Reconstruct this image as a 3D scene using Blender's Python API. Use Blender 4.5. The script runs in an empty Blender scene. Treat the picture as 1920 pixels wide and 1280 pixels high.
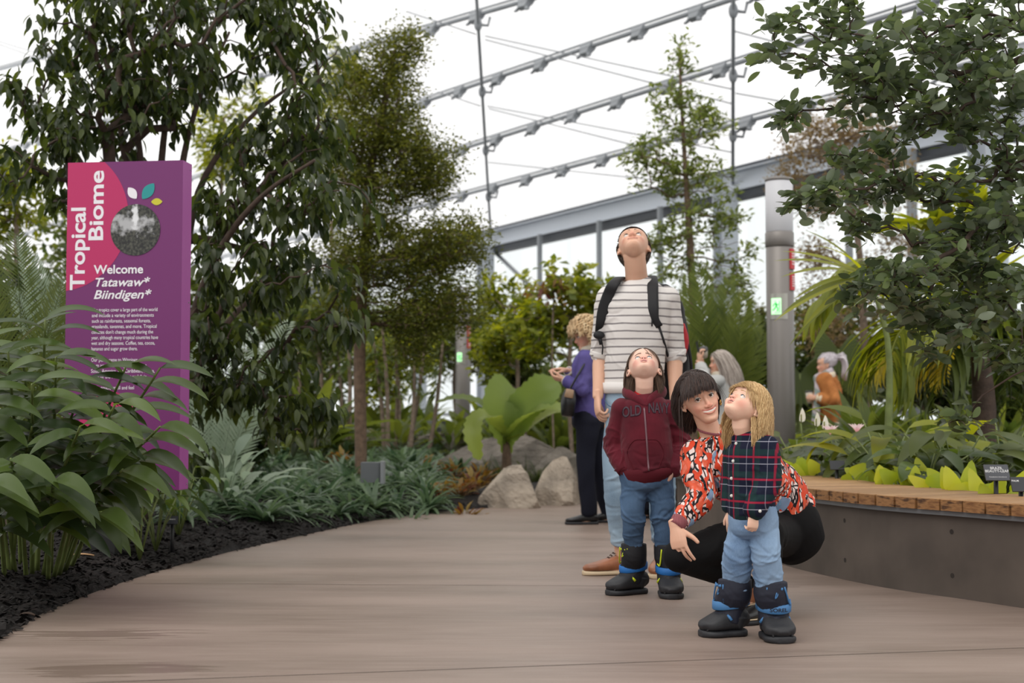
import bpy, math, random
import numpy as np
from mathutils import Vector, Matrix

SC = bpy.context.scene
COL = SC.collection
# ---------------------------------------------------------------- camera, world, sun, exposure
F = 2667.0                      # focal length in pixels of the 1920 px frame (50 mm on 36 mm)
CH = 0.825                      # camera height
PITCH = math.atan(142.0 / F)
cd = bpy.data.cameras.new('camera'); cam = bpy.data.objects.new('camera', cd); COL.objects.link(cam)
cd.lens = 50.0; cd.sensor_width = 36.0; cd.clip_start = 0.1; cd.clip_end = 300
cam.location = (0, 0, CH); cam.rotation_euler = (math.pi / 2 + PITCH, 0, 0)
cd.dof.use_dof = True; cd.dof.focus_distance = 5.9; cd.dof.aperture_fstop = 3.2
SC.camera = cam
w = bpy.data.worlds.new('overcast_sky'); SC.world = w; w.use_nodes = True
nt = w.node_tree; bg = nt.nodes['Background']
tc = nt.nodes.new('ShaderNodeTexCoord'); sep = nt.nodes.new('ShaderNodeSeparateXYZ')
ramp = nt.nodes.new('ShaderNodeValToRGB')
nt.links.new(tc.outputs['Generated'], sep.inputs[0]); nt.links.new(sep.outputs['Z'], ramp.inputs[0])
ramp.color_ramp.elements[0].position = 0.0; ramp.color_ramp.elements[0].color = (1.12, 1.12, 1.12, 1)
ramp.color_ramp.elements[1].position = 0.9; ramp.color_ramp.elements[1].color = (1.45, 1.42, 1.38, 1)
nt.links.new(ramp.outputs[0], bg.inputs[0]); bg.inputs[1].default_value = 1.0
sl = bpy.data.lights.new('soft_daylight', 'SUN'); sun = bpy.data.objects.new('soft_daylight', sl); COL.objects.link(sun)
sl.energy = 0.9; sl.angle = math.radians(40); sl.color = (1.0, 0.96, 0.9)
sun.rotation_euler = (math.radians(38), 0, math.radians(-35)); sun.location = (-5, -5, 20)
SC.view_settings.view_transform = 'Standard'; SC.view_settings.look = 'None'
SC.view_settings.gamma = 1.0; SC.view_settings.use_curve_mapping = False
SC.view_settings.exposure = 0.0
cy = SC.cycles
cy.max_bounces = 7; cy.diffuse_bounces = 3; cy.glossy_bounces = 2; cy.transmission_bounces = 4
cy.transparent_max_bounces = 10; cy.caustics_reflective = False; cy.caustics_refractive = False
cy.sample_clamp_indirect = 4.0; cy.use_denoising = True

random.seed(7); RNG = np.random.default_rng(7)

def P(px, py, Y):
    """point seen at pixel (px, py), Y metres in front of the camera"""
    dx = px - 960.0; dz = 640.0 - py; c, s = math.cos(PITCH), math.sin(PITCH)
    d = Vector((dx, F * c - dz * s, F * s + dz * c)); t = Y / d.y
    return Vector((0, 0, CH)) + d * t
def G(px, py, z=0.0):
    dx = px - 960.0; dz = 640.0 - py; c, s = math.cos(PITCH), math.sin(PITCH)
    d = Vector((dx, F * c - dz * s, F * s + dz * c)); t = (z - CH) / d.z
    return Vector((0, 0, CH)) + d * t
def V3(*a): return Vector(a)

# ---------------------------------------------------------------- tags and objects
def tag(o, label=None, cat=None, group=None, kind=None):
    if label: o['label'] = label
    if cat: o['category'] = cat
    if group: o['group'] = group
    if kind: o['kind'] = kind
    return o
def empty(name, loc, rz=0.0, scale=1.0):
    o = bpy.data.objects.new(name, None); COL.objects.link(o); o.empty_display_size = 0.05
    o.location = loc; o.rotation_euler = (0, 0, rz); o.scale = (scale,) * 3
    return o
def wm(o):
    m = o.matrix_basis.copy()
    if o.parent: m = wm(o.parent) @ o.matrix_parent_inverse @ m
    return m
def link(name, me, parent=None, local=False):
    o = bpy.data.objects.new(name, me); COL.objects.link(o)
    if parent:
        o.parent = parent
        if not local: o.matrix_parent_inverse = wm(parent).inverted()
    return o
def copy_tree(o, parent=None):
    c = o.copy(); COL.objects.link(c); c.parent = parent
    for ch in list(o.children): copy_tree(ch, c)
    return c

class MB:
    """collects geometry, then links it as one mesh object"""
    def __init__(s): s.v = []; s.q = []; s.t = []; s.tone = []; s.n = 0; s.qm = []; s.tm = []
    def add(s, V, Q=None, T=None, tone=0.5, m=0):
        V = np.asarray(V, float).reshape(-1, 3)
        s.v.append(V)
        s.tone.append(np.full(len(V), tone) if np.isscalar(tone) else np.asarray(tone, float))
        if Q is not None and len(Q): Q = np.asarray(Q, int); s.q.append(Q + s.n); s.qm.append(np.full(len(Q), m))
        if T is not None and len(T): T = np.asarray(T, int); s.t.append(T + s.n); s.tm.append(np.full(len(T), m))
        s.n += len(V); return s
    def mesh(s, name, mats, smooth=True):
        V = np.concatenate(s.v); tone = np.concatenate(s.tone)
        Q = np.concatenate(s.q) if s.q else np.zeros((0, 4), int); T = np.concatenate(s.t) if s.t else np.zeros((0, 3), int)
        qm = np.concatenate(s.qm) if s.qm else np.zeros(0, int); tm = np.concatenate(s.tm) if s.tm else np.zeros(0, int)
        me = bpy.data.meshes.new(name)
        me.vertices.add(len(V)); me.vertices.foreach_set('co', V.astype(np.float32).ravel())
        me.loops.add(Q.size + T.size); me.loops.foreach_set('vertex_index', np.concatenate([Q.ravel(), T.ravel()]).astype(np.int32))
        me.polygons.add(len(Q) + len(T))
        st = np.concatenate([np.arange(len(Q)) * 4, len(Q) * 4 + np.arange(len(T)) * 3]).astype(np.int32)
        me.polygons.foreach_set('loop_start', st)
        me.polygons.foreach_set('material_index', np.concatenate([qm, tm]).astype(np.int32))
        me.polygons.foreach_set('use_smooth', np.full(len(st), bool(smooth)))
        me.update(calc_edges=True)
        a = me.attributes.new('tone', 'FLOAT', 'POINT'); a.data.foreach_set('value', tone.astype(np.float32))
        for mt in (mats if isinstance(mats, (list, tuple)) else [mats]): me.materials.append(mt)
        return me
    def build(s, name, mats, parent=None, smooth=True, local=False):
        return link(name, s.mesh(name, mats, smooth), parent, local)
    # --- shapes
    def box(s, c, size, R=None, tone=0.5, m=0, taper=1.0):
        h = np.array(size) / 2.0
        v = np.array([[x, y, z] for z in (-1, 1) for y in (-1, 1) for x in (-1, 1)], float)
        v[4:, :2] *= taper
        v = v * h
        if R is not None: v = v @ np.array(R).T
        v += np.array(c)
        return s.add(v, [[0, 2, 3, 1], [4, 5, 7, 6], [0, 1, 5, 4], [2, 6, 7, 3], [0, 4, 6, 2], [1, 3, 7, 5]], tone=tone, m=m)
    def loft(s, secs, ref=(1, 0, 0), n=16, cap=True, tone=0.5, m=0, ex=2.0, dens=1, roundcap=0.0):
        """secs: (centre, ra, rb): elliptical rings; ra runs along ref (projected), rb across it"""
        C = np.array([list(x[0]) for x in secs], float); A = np.array([x[1] for x in secs], float); B = np.array([x[2] if len(x) > 2 else x[1] for x in secs], float)
        if dens > 1 and len(C) > 2:
            C, A, B = cr(C, dens), cr(A[:, None], dens)[:, 0], cr(B[:, None], dens)[:, 0]
        if roundcap:
            def capr(C, A, B):
                d = C[0] - C[1]; d /= np.linalg.norm(d) + 1e-9; r = min(A[0], B[0]) * roundcap
                nc, na, nb = [], [], []
                for th in (80, 50, 25):
                    th = math.radians(th); nc.append(C[0] + d * r * math.sin(th)); na.append(A[0] * math.cos(th)); nb.append(B[0] * math.cos(th))
                return np.vstack([nc, C]), np.concatenate([na, A]), np.concatenate([nb, B])
            C, A, B = capr(C, A, B); C, A, B = [x[::-1] for x in capr(C[::-1], A[::-1], B[::-1])]
        T = np.gradient(C, axis=0); T /= np.linalg.norm(T, axis=1)[:, None] + 1e-12
        ref = np.array(ref, float)
        if ref.ndim == 1: ref = np.tile(ref, (len(C), 1))
        elif len(ref) != len(C): ref = np.array([ref[min(len(ref) - 1, int(round(i * (len(ref) - 1) / (len(C) - 1))))] for i in range(len(C))])
        S = ref - (ref * T).sum(1)[:, None] * T; S /= np.linalg.norm(S, axis=1)[:, None] + 1e-12
        U = np.cross(T, S)
        a = np.linspace(0, 2 * math.pi, n, endpoint=False)
        ca, sa = np.cos(a), np.sin(a)
        if ex != 2.0: ca = np.sign(ca) * np.abs(ca) ** (2 / ex); sa = np.sign(sa) * np.abs(sa) ** (2 / ex)
        V = C[:, None] + A[:, None, None] * ca[None, :, None] * S[:, None] + B[:, None, None] * sa[None, :, None] * U[:, None]
        k = len(C); i = np.arange(k - 1)[:, None] * n; j = np.arange(n)[None]; j2 = (j + 1) % n
        Q = np.stack([i + j, i + j2, i + n + j2, i + n + j], -1).reshape(-1, 4)
        V = V.reshape(-1, 3); Tt = None
        if cap:
            V = np.vstack([V, C[0], C[-1]]); c0, c1 = k * n, k * n + 1; jj = np.arange(n); j3 = (jj + 1) % n
            Tt = np.vstack([np.stack([np.full(n, c0), j3, jj], -1), np.stack([np.full(n, c1), (k - 1) * n + jj, (k - 1) * n + j3], -1)])
        return s.add(V, Q, Tt, tone=tone, m=m)
    def tube(s, pts, r, n=6, tone=0.5, m=0, dens=1, cap=True):
        pts = [list(p) for p in pts]
        rr = r if hasattr(r, '__len__') else [r] * len(pts)
        d = np.array(pts[-1]) - np.array(pts[0]); ref = (1, 0, 0) if abs(d[0]) < 0.7 * np.linalg.norm(d) else (0, 1, 0)
        return s.loft([(p, q, q) for p, q in zip(pts, rr)], ref, n, cap, tone, m, dens=dens)
    def ball(s, c, r, R=None, nu=16, nv=10, tone=0.5, m=0):
        r = np.array(r if hasattr(r, '__len__') else (r, r, r), float)
        ph = np.linspace(0, math.pi, nv + 1)[1:-1]; th = np.linspace(0, 2 * math.pi, nu, endpoint=False)
        v = np.array([[math.sin(p) * math.cos(t), math.sin(p) * math.sin(t), math.cos(p)] for p in ph for t in th] + [[0, 0, 1], [0, 0, -1]]) * r
        if R is not None: v = v @ np.array(R).T
        v += np.array(c); k = nv - 1
        i = np.arange(k - 1)[:, None] * nu; j = np.arange(nu)[None]; j2 = (j + 1) % nu
        Q = np.stack([i + j, i + nu + j, i + nu + j2, i + j2], -1).reshape(-1, 4); jj = np.arange(nu); j3 = (jj + 1) % nu
        T = np.vstack([np.stack([np.full(nu, k * nu), jj, j3], -1), np.stack([np.full(nu, k * nu + 1), (k - 1) * nu + j3, (k - 1) * nu + jj], -1)])
        return s.add(v, Q, T, tone=tone, m=m)

def cr(X, d):
    """Catmull-Rom resample rows of X, d steps per span"""
    X = np.asarray(X, float); k = len(X); out = []
    Xp = np.vstack([2 * X[0] - X[1], X, 2 * X[-1] - X[-2]])
    for i in range(k - 1):
        p0, p1, p2, p3 = Xp[i:i + 4]
        for j in range(d):
            t = j / d
            out.append(0.5 * (2 * p1 + (p2 - p0) * t + (2 * p0 - 5 * p1 + 4 * p2 - p3) * t * t + (3 * p1 - p0 - 3 * p2 + p3) * t ** 3))
    out.append(X[-1]); return np.array(out)

def evald(o):
    dg = bpy.context.evaluated_depsgraph_get(); return bpy.data.meshes.new_from_object(o.evaluated_get(dg))
def fuse(mb, voxel=0.004, smooth=3, fac=0.5):
    """union of closed shapes into one continuous skin"""
    me = mb.mesh('tmp', []) if False else mb.mesh('tmp', [MAT['plain']])
    o = bpy.data.objects.new('tmp', me); COL.objects.link(o)
    r = o.modifiers.new('r', 'REMESH'); r.mode = 'VOXEL'; r.voxel_size = voxel; r.use_smooth_shade = True
    if smooth:
        q = o.modifiers.new('s', 'SMOOTH'); q.factor = fac; q.iterations = smooth
    bpy.context.view_layer.update()
    nm = evald(o); bpy.data.objects.remove(o); bpy.data.meshes.remove(me)
    return nm
def getv(me):
    a = np.empty(len(me.vertices) * 3, np.float32); me.vertices.foreach_get('co', a); return a.reshape(-1, 3).astype(float)
def setv(me, V): me.vertices.foreach_set('co', V.astype(np.float32).ravel()); me.update()
def getn(me):
    a = np.empty(len(me.vertices) * 3, np.float32); me.vertices.foreach_get('normal', a); return a.reshape(-1, 3).astype(float)
def setattrf(me, name, val):
    a = me.attributes.get(name) or me.attributes.new(name, 'FLOAT', 'POINT'); a.data.foreach_set('value', np.asarray(val, np.float32))

# ---------------------------------------------------------------- materials
MAT = {}
def N(nt, t, **k):
    n = nt.nodes.new(t)
    for a, b in k.items():
        if a.startswith('_'): setattr(n, a[1:], b)
        else: n.inputs[a.replace('__', ' ')].default_value = b
    return n
def newmat(name):
    m = bpy.data.materials.new(name); m.use_nodes = True; MAT[name] = m
    b = m.node_tree.nodes['Principled BSDF']; return m, m.node_tree, b
def c4(c): return (c[0], c[1], c[2], 1.0)
def srgb(r, g, b):
    f = lambda u: (u / 255 / 12.92) if u / 255 <= 0.04045 else ((u / 255 + 0.055) / 1.055) ** 2.4
    return (f(r), f(g), f(b))
def mixc(nt, fac, a, b, mode='MIX'):
    m = nt.nodes.new('ShaderNodeMix'); m.data_type = 'RGBA'; m.blend_type = mode
    for sock, v in ((m.inputs[0], fac), (m.inputs[6], a), (m.inputs[7], b)):
        if hasattr(v, 'is_output'): nt.links.new(v, sock)
        else: sock.default_value = v if not isinstance(v, tuple) else c4(v)
    return m.outputs[2]
def mathn(nt, op, a, b=None, c=None):
    m = nt.nodes.new('ShaderNodeMath'); m.operation = op
    for i, v in enumerate((a, b, c)):
        if v is None: continue
        if hasattr(v, 'is_output'): nt.links.new(v, m.inputs[i])
        else: m.inputs[i].default_value = v
    return m.outputs[0]
def noisen(nt, scale, coord=None, detail=3, stretch=None):
    n = N(nt, 'ShaderNodeTexNoise', Scale=scale, Detail=detail)
    if coord is None:
        t = nt.nodes.new('ShaderNodeTexCoord'); coord = t.outputs['Object']
    if stretch:
        mp = nt.nodes.new('ShaderNodeMapping'); mp.inputs['Scale'].default_value = stretch; nt.links.new(coord, mp.inputs[0]); coord = mp.outputs[0]
    nt.links.new(coord, n.inputs['Vector']); return n.outputs[0]
def rampn(nt, fac, stops):
    r = nt.nodes.new('ShaderNodeValToRGB'); nt.links.new(fac, r.inputs[0]); e = r.color_ramp.elements
    while len(e) < len(stops): e.new(0.5)
    for x, (p, c) in zip(e, stops): x.position = p; x.color = c4(c) if hasattr(c, '__len__') else (c, c, c, 1)
    return r.outputs[0]
def bump(nt, b, h, strength=0.3, dist=0.01):
    n = N(nt, 'ShaderNodeBump', Strength=strength, Distance=dist); nt.links.new(h, n.inputs['Height']); nt.links.new(n.outputs[0], b.inputs['Normal'])
def simple(name, col, rough=0.6, metal=0.0, var=0.0, vscale=8.0, bmp=0.0, bscale=40.0, bdist=0.004, spec=None, sss=0.0):
    m, nt, b = newmat(name)
    b.inputs['Base Color'].default_value = c4(col); b.inputs['Roughness'].default_value = rough; b.inputs['Metallic'].default_value = metal
    if spec is not None: b.inputs['Specular IOR Level'].default_value = spec
    if var:
        n = noisen(nt, vscale); lo = tuple(max(0, x * (1 - var)) for x in col); hi = tuple(min(1, x * (1 + var)) for x in col)
        nt.links.new(rampn(nt, n, [(0.3, lo), (0.7, hi)]), b.inputs['Base Color'])
    if bmp: bump(nt, b, noisen(nt, bscale), bmp, bdist)
    return m
def leafmat(name, c0, c1, trans=0.45, rough=0.4, under=None, veins=0.0):
    """tone attribute mixes two leaf colours; light passes through the blade"""
    m, nt, b = newmat(name)
    at = nt.nodes.new('ShaderNodeAttribute'); at.attribute_name = 'tone'
    col = mixc(nt, at.outputs['Fac'], c0, c1)
    if under is not None:
        g = nt.nodes.new('ShaderNodeNewGeometry'); col2 = mixc(nt, g.outputs['Backfacing'], col, under)
    else: col2 = col
    nt.links.new(col2, b.inputs['Base Color']); b.inputs['Roughness'].default_value = rough; b.inputs['Specular IOR Level'].default_value = 0.35
    tr = nt.nodes.new('ShaderNodeBsdfTranslucent'); hs = N(nt, 'ShaderNodeHueSaturation', Saturation=1.15, Value=1.9)
    nt.links.new(col, hs.inputs['Color']); hs.inputs['Hue'].default_value = 0.485; nt.links.new(hs.outputs[0], tr.inputs[0])
    mx = nt.nodes.new('ShaderNodeMixShader'); mx.inputs[0].default_value = trans
    nt.links.new(b.outputs[0], mx.inputs[1]); nt.links.new(tr.outputs[0], mx.inputs[2])
    nt.links.new(mx.outputs[0], nt.nodes['Material Output'].inputs[0])
    return m
simple('plain', (0.5, 0.5, 0.5))
# ================================================================ materials of the place
def concrete():
    m, nt, b = newmat('path_concrete')
    t = nt.nodes.new('ShaderNodeTexCoord').outputs['Object']
    n1 = noisen(nt, 1.1, t, 4, (0.5, 2.2, 1)); n2 = noisen(nt, 9, t, 4, (0.35, 3.0, 1)); n3 = noisen(nt, 120, t, 2)
    c = rampn(nt, n1, [(0.3, srgb(120, 104, 94)), (0.7, srgb(146, 128, 118))])
    c = mixc(nt, mathn(nt, 'MULTIPLY', rampn(nt, n2, [(0.42, 0.0), (0.75, 1.0)]), 0.45), c, srgb(156, 140, 129))
    c = mixc(nt, mathn(nt, 'MULTIPLY', n3, 0.25), c, srgb(86, 72, 64))
    # damp patches near the camera, two low and wide stains
    sp = nt.nodes.new('ShaderNodeSeparateXYZ'); nt.links.new(t, sp.inputs[0])
    def patch(x, y, rx, ry):
        ax = mathn(nt, 'DIVIDE', mathn(nt, 'SUBTRACT', sp.outputs[0], x), rx); ay = mathn(nt, 'DIVIDE', mathn(nt, 'SUBTRACT', sp.outputs[1], y), ry)
        d = mathn(nt, 'SQRT', mathn(nt, 'ADD', mathn(nt, 'MULTIPLY', ax, ax), mathn(nt, 'MULTIPLY', ay, ay)))
        d = mathn(nt, 'ADD', d, mathn(nt, 'MULTIPLY', mathn(nt, 'SUBTRACT', n2, .4), 3.0))
        return rampn(nt, d, [(0.95, 1.0), (1.25, 0.0)])
    g1, g2 = G(170, 1188), G(220, 1256)
    wet = mathn(nt, 'MAXIMUM', patch(g1.x, g1.y, 0.42, 0.16), patch(g2.x, g2.y, 0.38, 0.14))
    c = mixc(nt, mathn(nt, 'MULTIPLY', wet, 0.3), c, srgb(88, 72, 62))
    nt.links.new(c, b.inputs['Base Color'])
    nt.links.new(rampn(nt, mathn(nt, 'SUBTRACT', mathn(nt, 'MULTIPLY', n1, 0.3), mathn(nt, 'MULTIPLY', wet, 0.3)), [(-0.3 + 0.3, 0.30), (0.3, 0.62)]), b.inputs['Roughness'])
    b.inputs['Specular IOR Level'].default_value = 0.4
    bump(nt, b, n2, 0.15, 0.004)
concrete()
simple('mulch', srgb(30, 25, 23), 0.9, var=0.6, vscale=30, bmp=1.0, bscale=60, bdist=0.03)
leafmat('mulch_chip', srgb(34, 28, 26), srgb(20, 17, 16), trans=0.0, rough=0.85)
simple('dry_leaf', srgb(190, 150, 110), 0.7, var=0.3, vscale=40)
simple('soil', srgb(46, 38, 32), 0.95, var=0.5, vscale=20, bmp=0.8, bscale=40, bdist=0.02)
simple('bench_concrete', srgb(84, 75, 68), 0.65, var=0.22, vscale=3.5, bmp=0.2, bscale=18, bdist=0.004)
def wood():
    m, nt, b = newmat('bench_wood')
    at = nt.nodes.new('ShaderNodeAttribute'); at.attribute_name = 'tone'
    n = noisen(nt, 10, None, 5, (3, 3, 3)); n2 = noisen(nt, 14, None, 3, (1, 1, 4))
    c = mixc(nt, at.outputs['Fac'], srgb(146, 108, 68), srgb(174, 134, 90))
    c = mixc(nt, rampn(nt, n, [(0.45, 0.0), (0.7, 0.5)]), c, srgb(140, 100, 62))
    g = nt.nodes.new('ShaderNodeNewGeometry'); sp = nt.nodes.new('ShaderNodeSeparateXYZ'); nt.links.new(g.outputs['Normal'], sp.inputs[0])
    endg = rampn(nt, sp.outputs[2], [(0.3, 1.0), (0.7, 0.0)])       # end grain on the sawn ends
    ec = rampn(nt, n2, [(0.35, srgb(70, 44, 24)), (0.5, srgb(150, 108, 66)), (0.7, srgb(110, 72, 40))])
    nt.links.new(mixc(nt, endg, c, ec), b.inputs['Base Color']); b.inputs['Roughness'].default_value = 0.6
wood()
simple('rock', srgb(150, 138, 124), 0.85, var=0.35, vscale=5, bmp=0.8, bscale=14, bdist=0.03)
simple('rock_dark', srgb(104, 97, 89), 0.85, var=0.35, vscale=5, bmp=0.8, bscale=14, bdist=0.03)
simple('grey_steel', srgb(120, 122, 124), 0.45, 0.3)
simple('roof_steel', srgb(138, 142, 146), 0.5, 0.0)
simple('pale_steel', srgb(188, 194, 202), 0.5, 0.0)
simple('dark_gasket', srgb(62, 66, 72), 0.6)
simple('bollard_paint', srgb(126, 121, 117), 0.42, 0.35)
simple('plate_steel', srgb(168, 166, 158), 0.35, 0.6)
simple('red_alarm', srgb(190, 28, 34), 0.4)
simple('white_print', (0.8, 0.8, 0.8), 0.5)
simple('black_plastic', srgb(24, 24, 26), 0.5)
simple('label_plate', srgb(84, 86, 92), 0.5)
simple('label_dark', srgb(48, 50, 56), 0.5)
def emis(name, col, st):
    m, nt, b = newmat(name); b.inputs['Base Color'].default_value = c4(col); b.inputs['Emission Color'].default_value = c4(col); b.inputs['Emission Strength'].default_value = st
emis('exit_glow', srgb(190, 255, 190), 0.9); emis('exit_green', srgb(40, 190, 90), 0.35)
simple('diffuser', srgb(232, 232, 236), 0.35)
m, nt, b = MAT['diffuser'], MAT['diffuser'].node_tree, MAT['diffuser'].node_tree.nodes['Principled BSDF']
tr = nt.nodes.new('ShaderNodeBsdfTranslucent'); tr.inputs[0].default_value = (0.9, 0.9, 0.92, 1); mx = nt.nodes.new('ShaderNodeMixShader'); mx.inputs[0].default_value = 0.4
nt.links.new(b.outputs[0], mx.inputs[1]); nt.links.new(tr.outputs[0], mx.inputs[2]); nt.links.new(mx.outputs[0], nt.nodes['Material Output'].inputs[0])
def film(name, tp, col):
    m, nt, b = newmat(name)
    t1 = nt.nodes.new('ShaderNodeBsdfTransparent'); t2 = nt.nodes.new('ShaderNodeBsdfTranslucent'); t2.inputs[0].default_value = c4(col)
    t1.inputs[0].default_value = (0.98, 0.98, 0.98, 1)
    n = noisen(nt, 0.5, None, 2); mx = nt.nodes.new('ShaderNodeMixShader')
    nt.links.new(rampn(nt, n, [(0.3, tp - 0.12), (0.7, tp + 0.05)]), mx.inputs[0])
    nt.links.new(t1.outputs[0], mx.inputs[1]); nt.links.new(t2.outputs[0], mx.inputs[2]); nt.links.new(mx.outputs[0], nt.nodes['Material Output'].inputs[0])
film('etfe_film', 0.32, (0.95, 0.95, 0.97))
m, nt, b = newmat('wall_glass'); t1 = nt.nodes.new('ShaderNodeBsdfTransparent'); t1.inputs[0].default_value = (0.96, 0.98, 0.98, 1)
gl = nt.nodes.new('ShaderNodeBsdfGlossy'); gl.inputs['Roughness'].default_value = 0.02; mx = nt.nodes.new('ShaderNodeMixShader'); mx.inputs[0].default_value = 0.06
nt.links.new(t1.outputs[0], mx.inputs[1]); nt.links.new(gl.outputs[0], mx.inputs[2]); nt.links.new(mx.outputs[0], nt.nodes['Material Output'].inputs[0])
simple('snow', (0.8, 0.82, 0.85), 0.8)
simple('bark', srgb(106, 86, 70), 0.85, var=0.3, vscale=20, bmp=0.6, bscale=50, bdist=0.01)
simple('bark_dark', srgb(70, 55, 46), 0.85, var=0.3, vscale=20, bmp=0.5, bscale=50, bdist=0.01)
simple('bark_grey', srgb(120, 104, 90), 0.85, var=0.3, vscale=20, bmp=0.4, bscale=50, bdist=0.01)
simple('stem_green', srgb(104, 116, 62), 0.55, var=0.2, vscale=15)
leafmat('leaf_dark', srgb(42, 54, 30), srgb(78, 90, 42), 0.40, 0.28)
leafmat('leaf_olive', srgb(66, 74, 34), srgb(112, 116, 50), 0.42, 0.5)
leafmat('leaf_oval', srgb(58, 70, 48), srgb(92, 108, 62), 0.38, 0.34, under=srgb(120, 130, 108))
leafmat('leaf_bright', srgb(90, 104, 42), srgb(154, 158, 64), 0.5, 0.45)
leafmat('leaf_slender', srgb(84, 98, 52), srgb(128, 140, 78), 0.45, 0.4)
leafmat('leaf_mid', srgb(62, 78, 38), srgb(106, 116, 56), 0.45, 0.4)
leafmat('leaf_ginger', srgb(50, 66, 40), srgb(94, 114, 52), 0.38, 0.3)
leafmat('leaf_ground', srgb(60, 82, 60), srgb(104, 124, 92), 0.3, 0.32)
leafmat('leaf_yellow', srgb(150, 168, 56), srgb(196, 200, 84), 0.4, 0.4)
leafmat('leaf_dead', srgb(168, 156, 62), srgb(196, 184, 92), 0.4, 0.6)
leafmat('leaf_brown', srgb(112, 98, 68), srgb(146, 130, 92), 0.4, 0.7)
leafmat('leaf_red', srgb(104, 62, 50), srgb(140, 122, 62), 0.35, 0.5)
leafmat('leaf_grey', srgb(130, 146, 128), srgb(160, 172, 150), 0.4, 0.5)
leafmat('petal_white', srgb(226, 222, 206), srgb(240, 236, 226), 0.4, 0.5)
leafmat('petal_pink', srgb(222, 190, 196), srgb(236, 214, 214), 0.4, 0.5)

# ================================================================ floor, beds
EDGE_PX = [(-330, 1400), (-160, 1290), (0, 1196), (60, 1160), (130, 1128), (250, 1085), (400, 1042), (560, 1005), (700, 976), (830, 959), (930, 951), (1000, 944), (1085, 936), (1150, 917), (1230, 906), (1330, 901)]
EDGE = np.array([[G(a, b_).x, G(a, b_).y] for a, b_ in EDGE_PX]); EDGE = cr(EDGE, 6)
BW_PX = [(1270, 990), (1340, 1012), (1410, 1038), (1480, 1062), (1600, 1090), (1700, 1108), (1800, 1122), (1920, 1140), (2060, 1158), (2240, 1176)]
BW = cr(np.array([[G(a, b_).x, G(a, b_).y] for a, b_ in BW_PX]), 8)        # foot of the planter wall
def poly_mesh(name, pts, z0, z1, mat):
    import bmesh
    bm = bmesh.new(); vs = [bm.verts.new((p[0], p[1], z1)) for p in pts]; f = bm.faces.new(vs)
    r = bmesh.ops.extrude_face_region(bm, geom=[f]); bmesh.ops.translate(bm, vec=(0, 0, z0 - z1), verts=[v for v in r['geom'] if isinstance(v, bmesh.types.BMVert)])
    bmesh.ops.recalc_face_normals(bm, faces=bm.faces); bmesh.ops.triangulate(bm, faces=bm.faces)
    me = bpy.data.meshes.new(name); bm.to_mesh(me); bm.free(); me.materials.append(mat); return me
fp = [tuple(p) for p in EDGE] + [(6.5, 20.0), (9, 6), (9, 1.0), (-2.0, 1.0)]
fl = link('floor', poly_mesh('floor', fp, -0.12, 0.0, MAT['path_concrete'])); tag(fl, kind='structure')
# saw-cut joints in the path: thin dark grooves following the slab lines
jb = MB()
for (x0, y0, x1, y1) in ((-200, 1293, 2050, 1209), (250, 1093, 1500, 1100), (1380, 1240, 1381, 1241)):
    if x0 == 1380: continue
    a, b_ = G(x0, y0, 0.0012), G(x1, y1, 0.0012); d = (b_ - a).normalized(); n_ = Vector((-d.y, d.x, 0)) * 0.0025
    jb.add([a - n_, b_ - n_, b_ + n_, a + n_], [[0, 1, 2, 3]])
o = jb.build('trim_1', simple('joint_dark', srgb(70, 58, 50), 0.9), None); tag(o, kind='structure')
def dist_edge(X, Y):
    """signed distance to the path edge: positive on the bed side (left/behind)"""
    A = EDGE[:-1]; B = EDGE[1:]; Pq = np.stack([X, Y], -1)[:, None]
    AB = B - A; t = np.clip(((Pq - A) * AB).sum(-1) / (AB ** 2).sum(-1), 0, 1); C = A + t[..., None] * AB
    D = np.sqrt(((Pq - C) ** 2).sum(-1)); i = D.argmin(1); k = np.arange(len(X))
    cr_ = AB[i, 0] * (Pq[k, 0, 1] - A[i, 1]) - AB[i, 1] * (Pq[k, 0, 0] - A[i, 0])
    return D[k, i] * np.sign(cr_)
def bedz(X, Y):
    X = np.atleast_1d(np.asarray(X, float)); Y = np.atleast_1d(np.asarray(Y, float)); d = dist_edge(X, Y)
    h = 0.015 + 0.10 * np.clip(d / 0.5, 0, 1) + 0.25 * np.clip((d - 0.8) / 4.0, 0, 1)
    h = h + 0.012 * np.sin(X * 7.1 + Y * 3) + 0.010 * np.sin(Y * 9.3 - X * 4)
    return np.where(d > 0.0, h, -0.11)
gx, gy = np.meshgrid(np.arange(-14, 12.01, 0.13), np.arange(1.0, 40.01, 0.13))
gz = np.concatenate([bedz(gx.ravel()[i:i + 20000], gy.ravel()[i:i + 20000]) for i in range(0, gx.size, 20000)])
gz = gz + np.where(gz > 0, RNG.uniform(-0.012, 0.012, gz.size), 0)
nx, ny = gx.shape[1], gx.shape[0]; i = np.arange(ny - 1)[:, None] * nx; j = np.arange(nx - 1)[None]
gm = MB().add(np.stack([gx.ravel(), gy.ravel(), gz], -1), np.stack([i + j, i + j + 1, i + nx + j + 1, i + nx + j], -1).reshape(-1, 4))
o = gm.build('ground', MAT['mulch']); tag(o, kind='structure')
sg = MB().add([[-90, -40, -0.6], [90, -40, -0.6], [90, 140, -0.6], [-90, 140, -0.6]], [[0, 1, 2, 3]]).build('ground', MAT['snow']); tag(sg, kind='structure')
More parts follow.
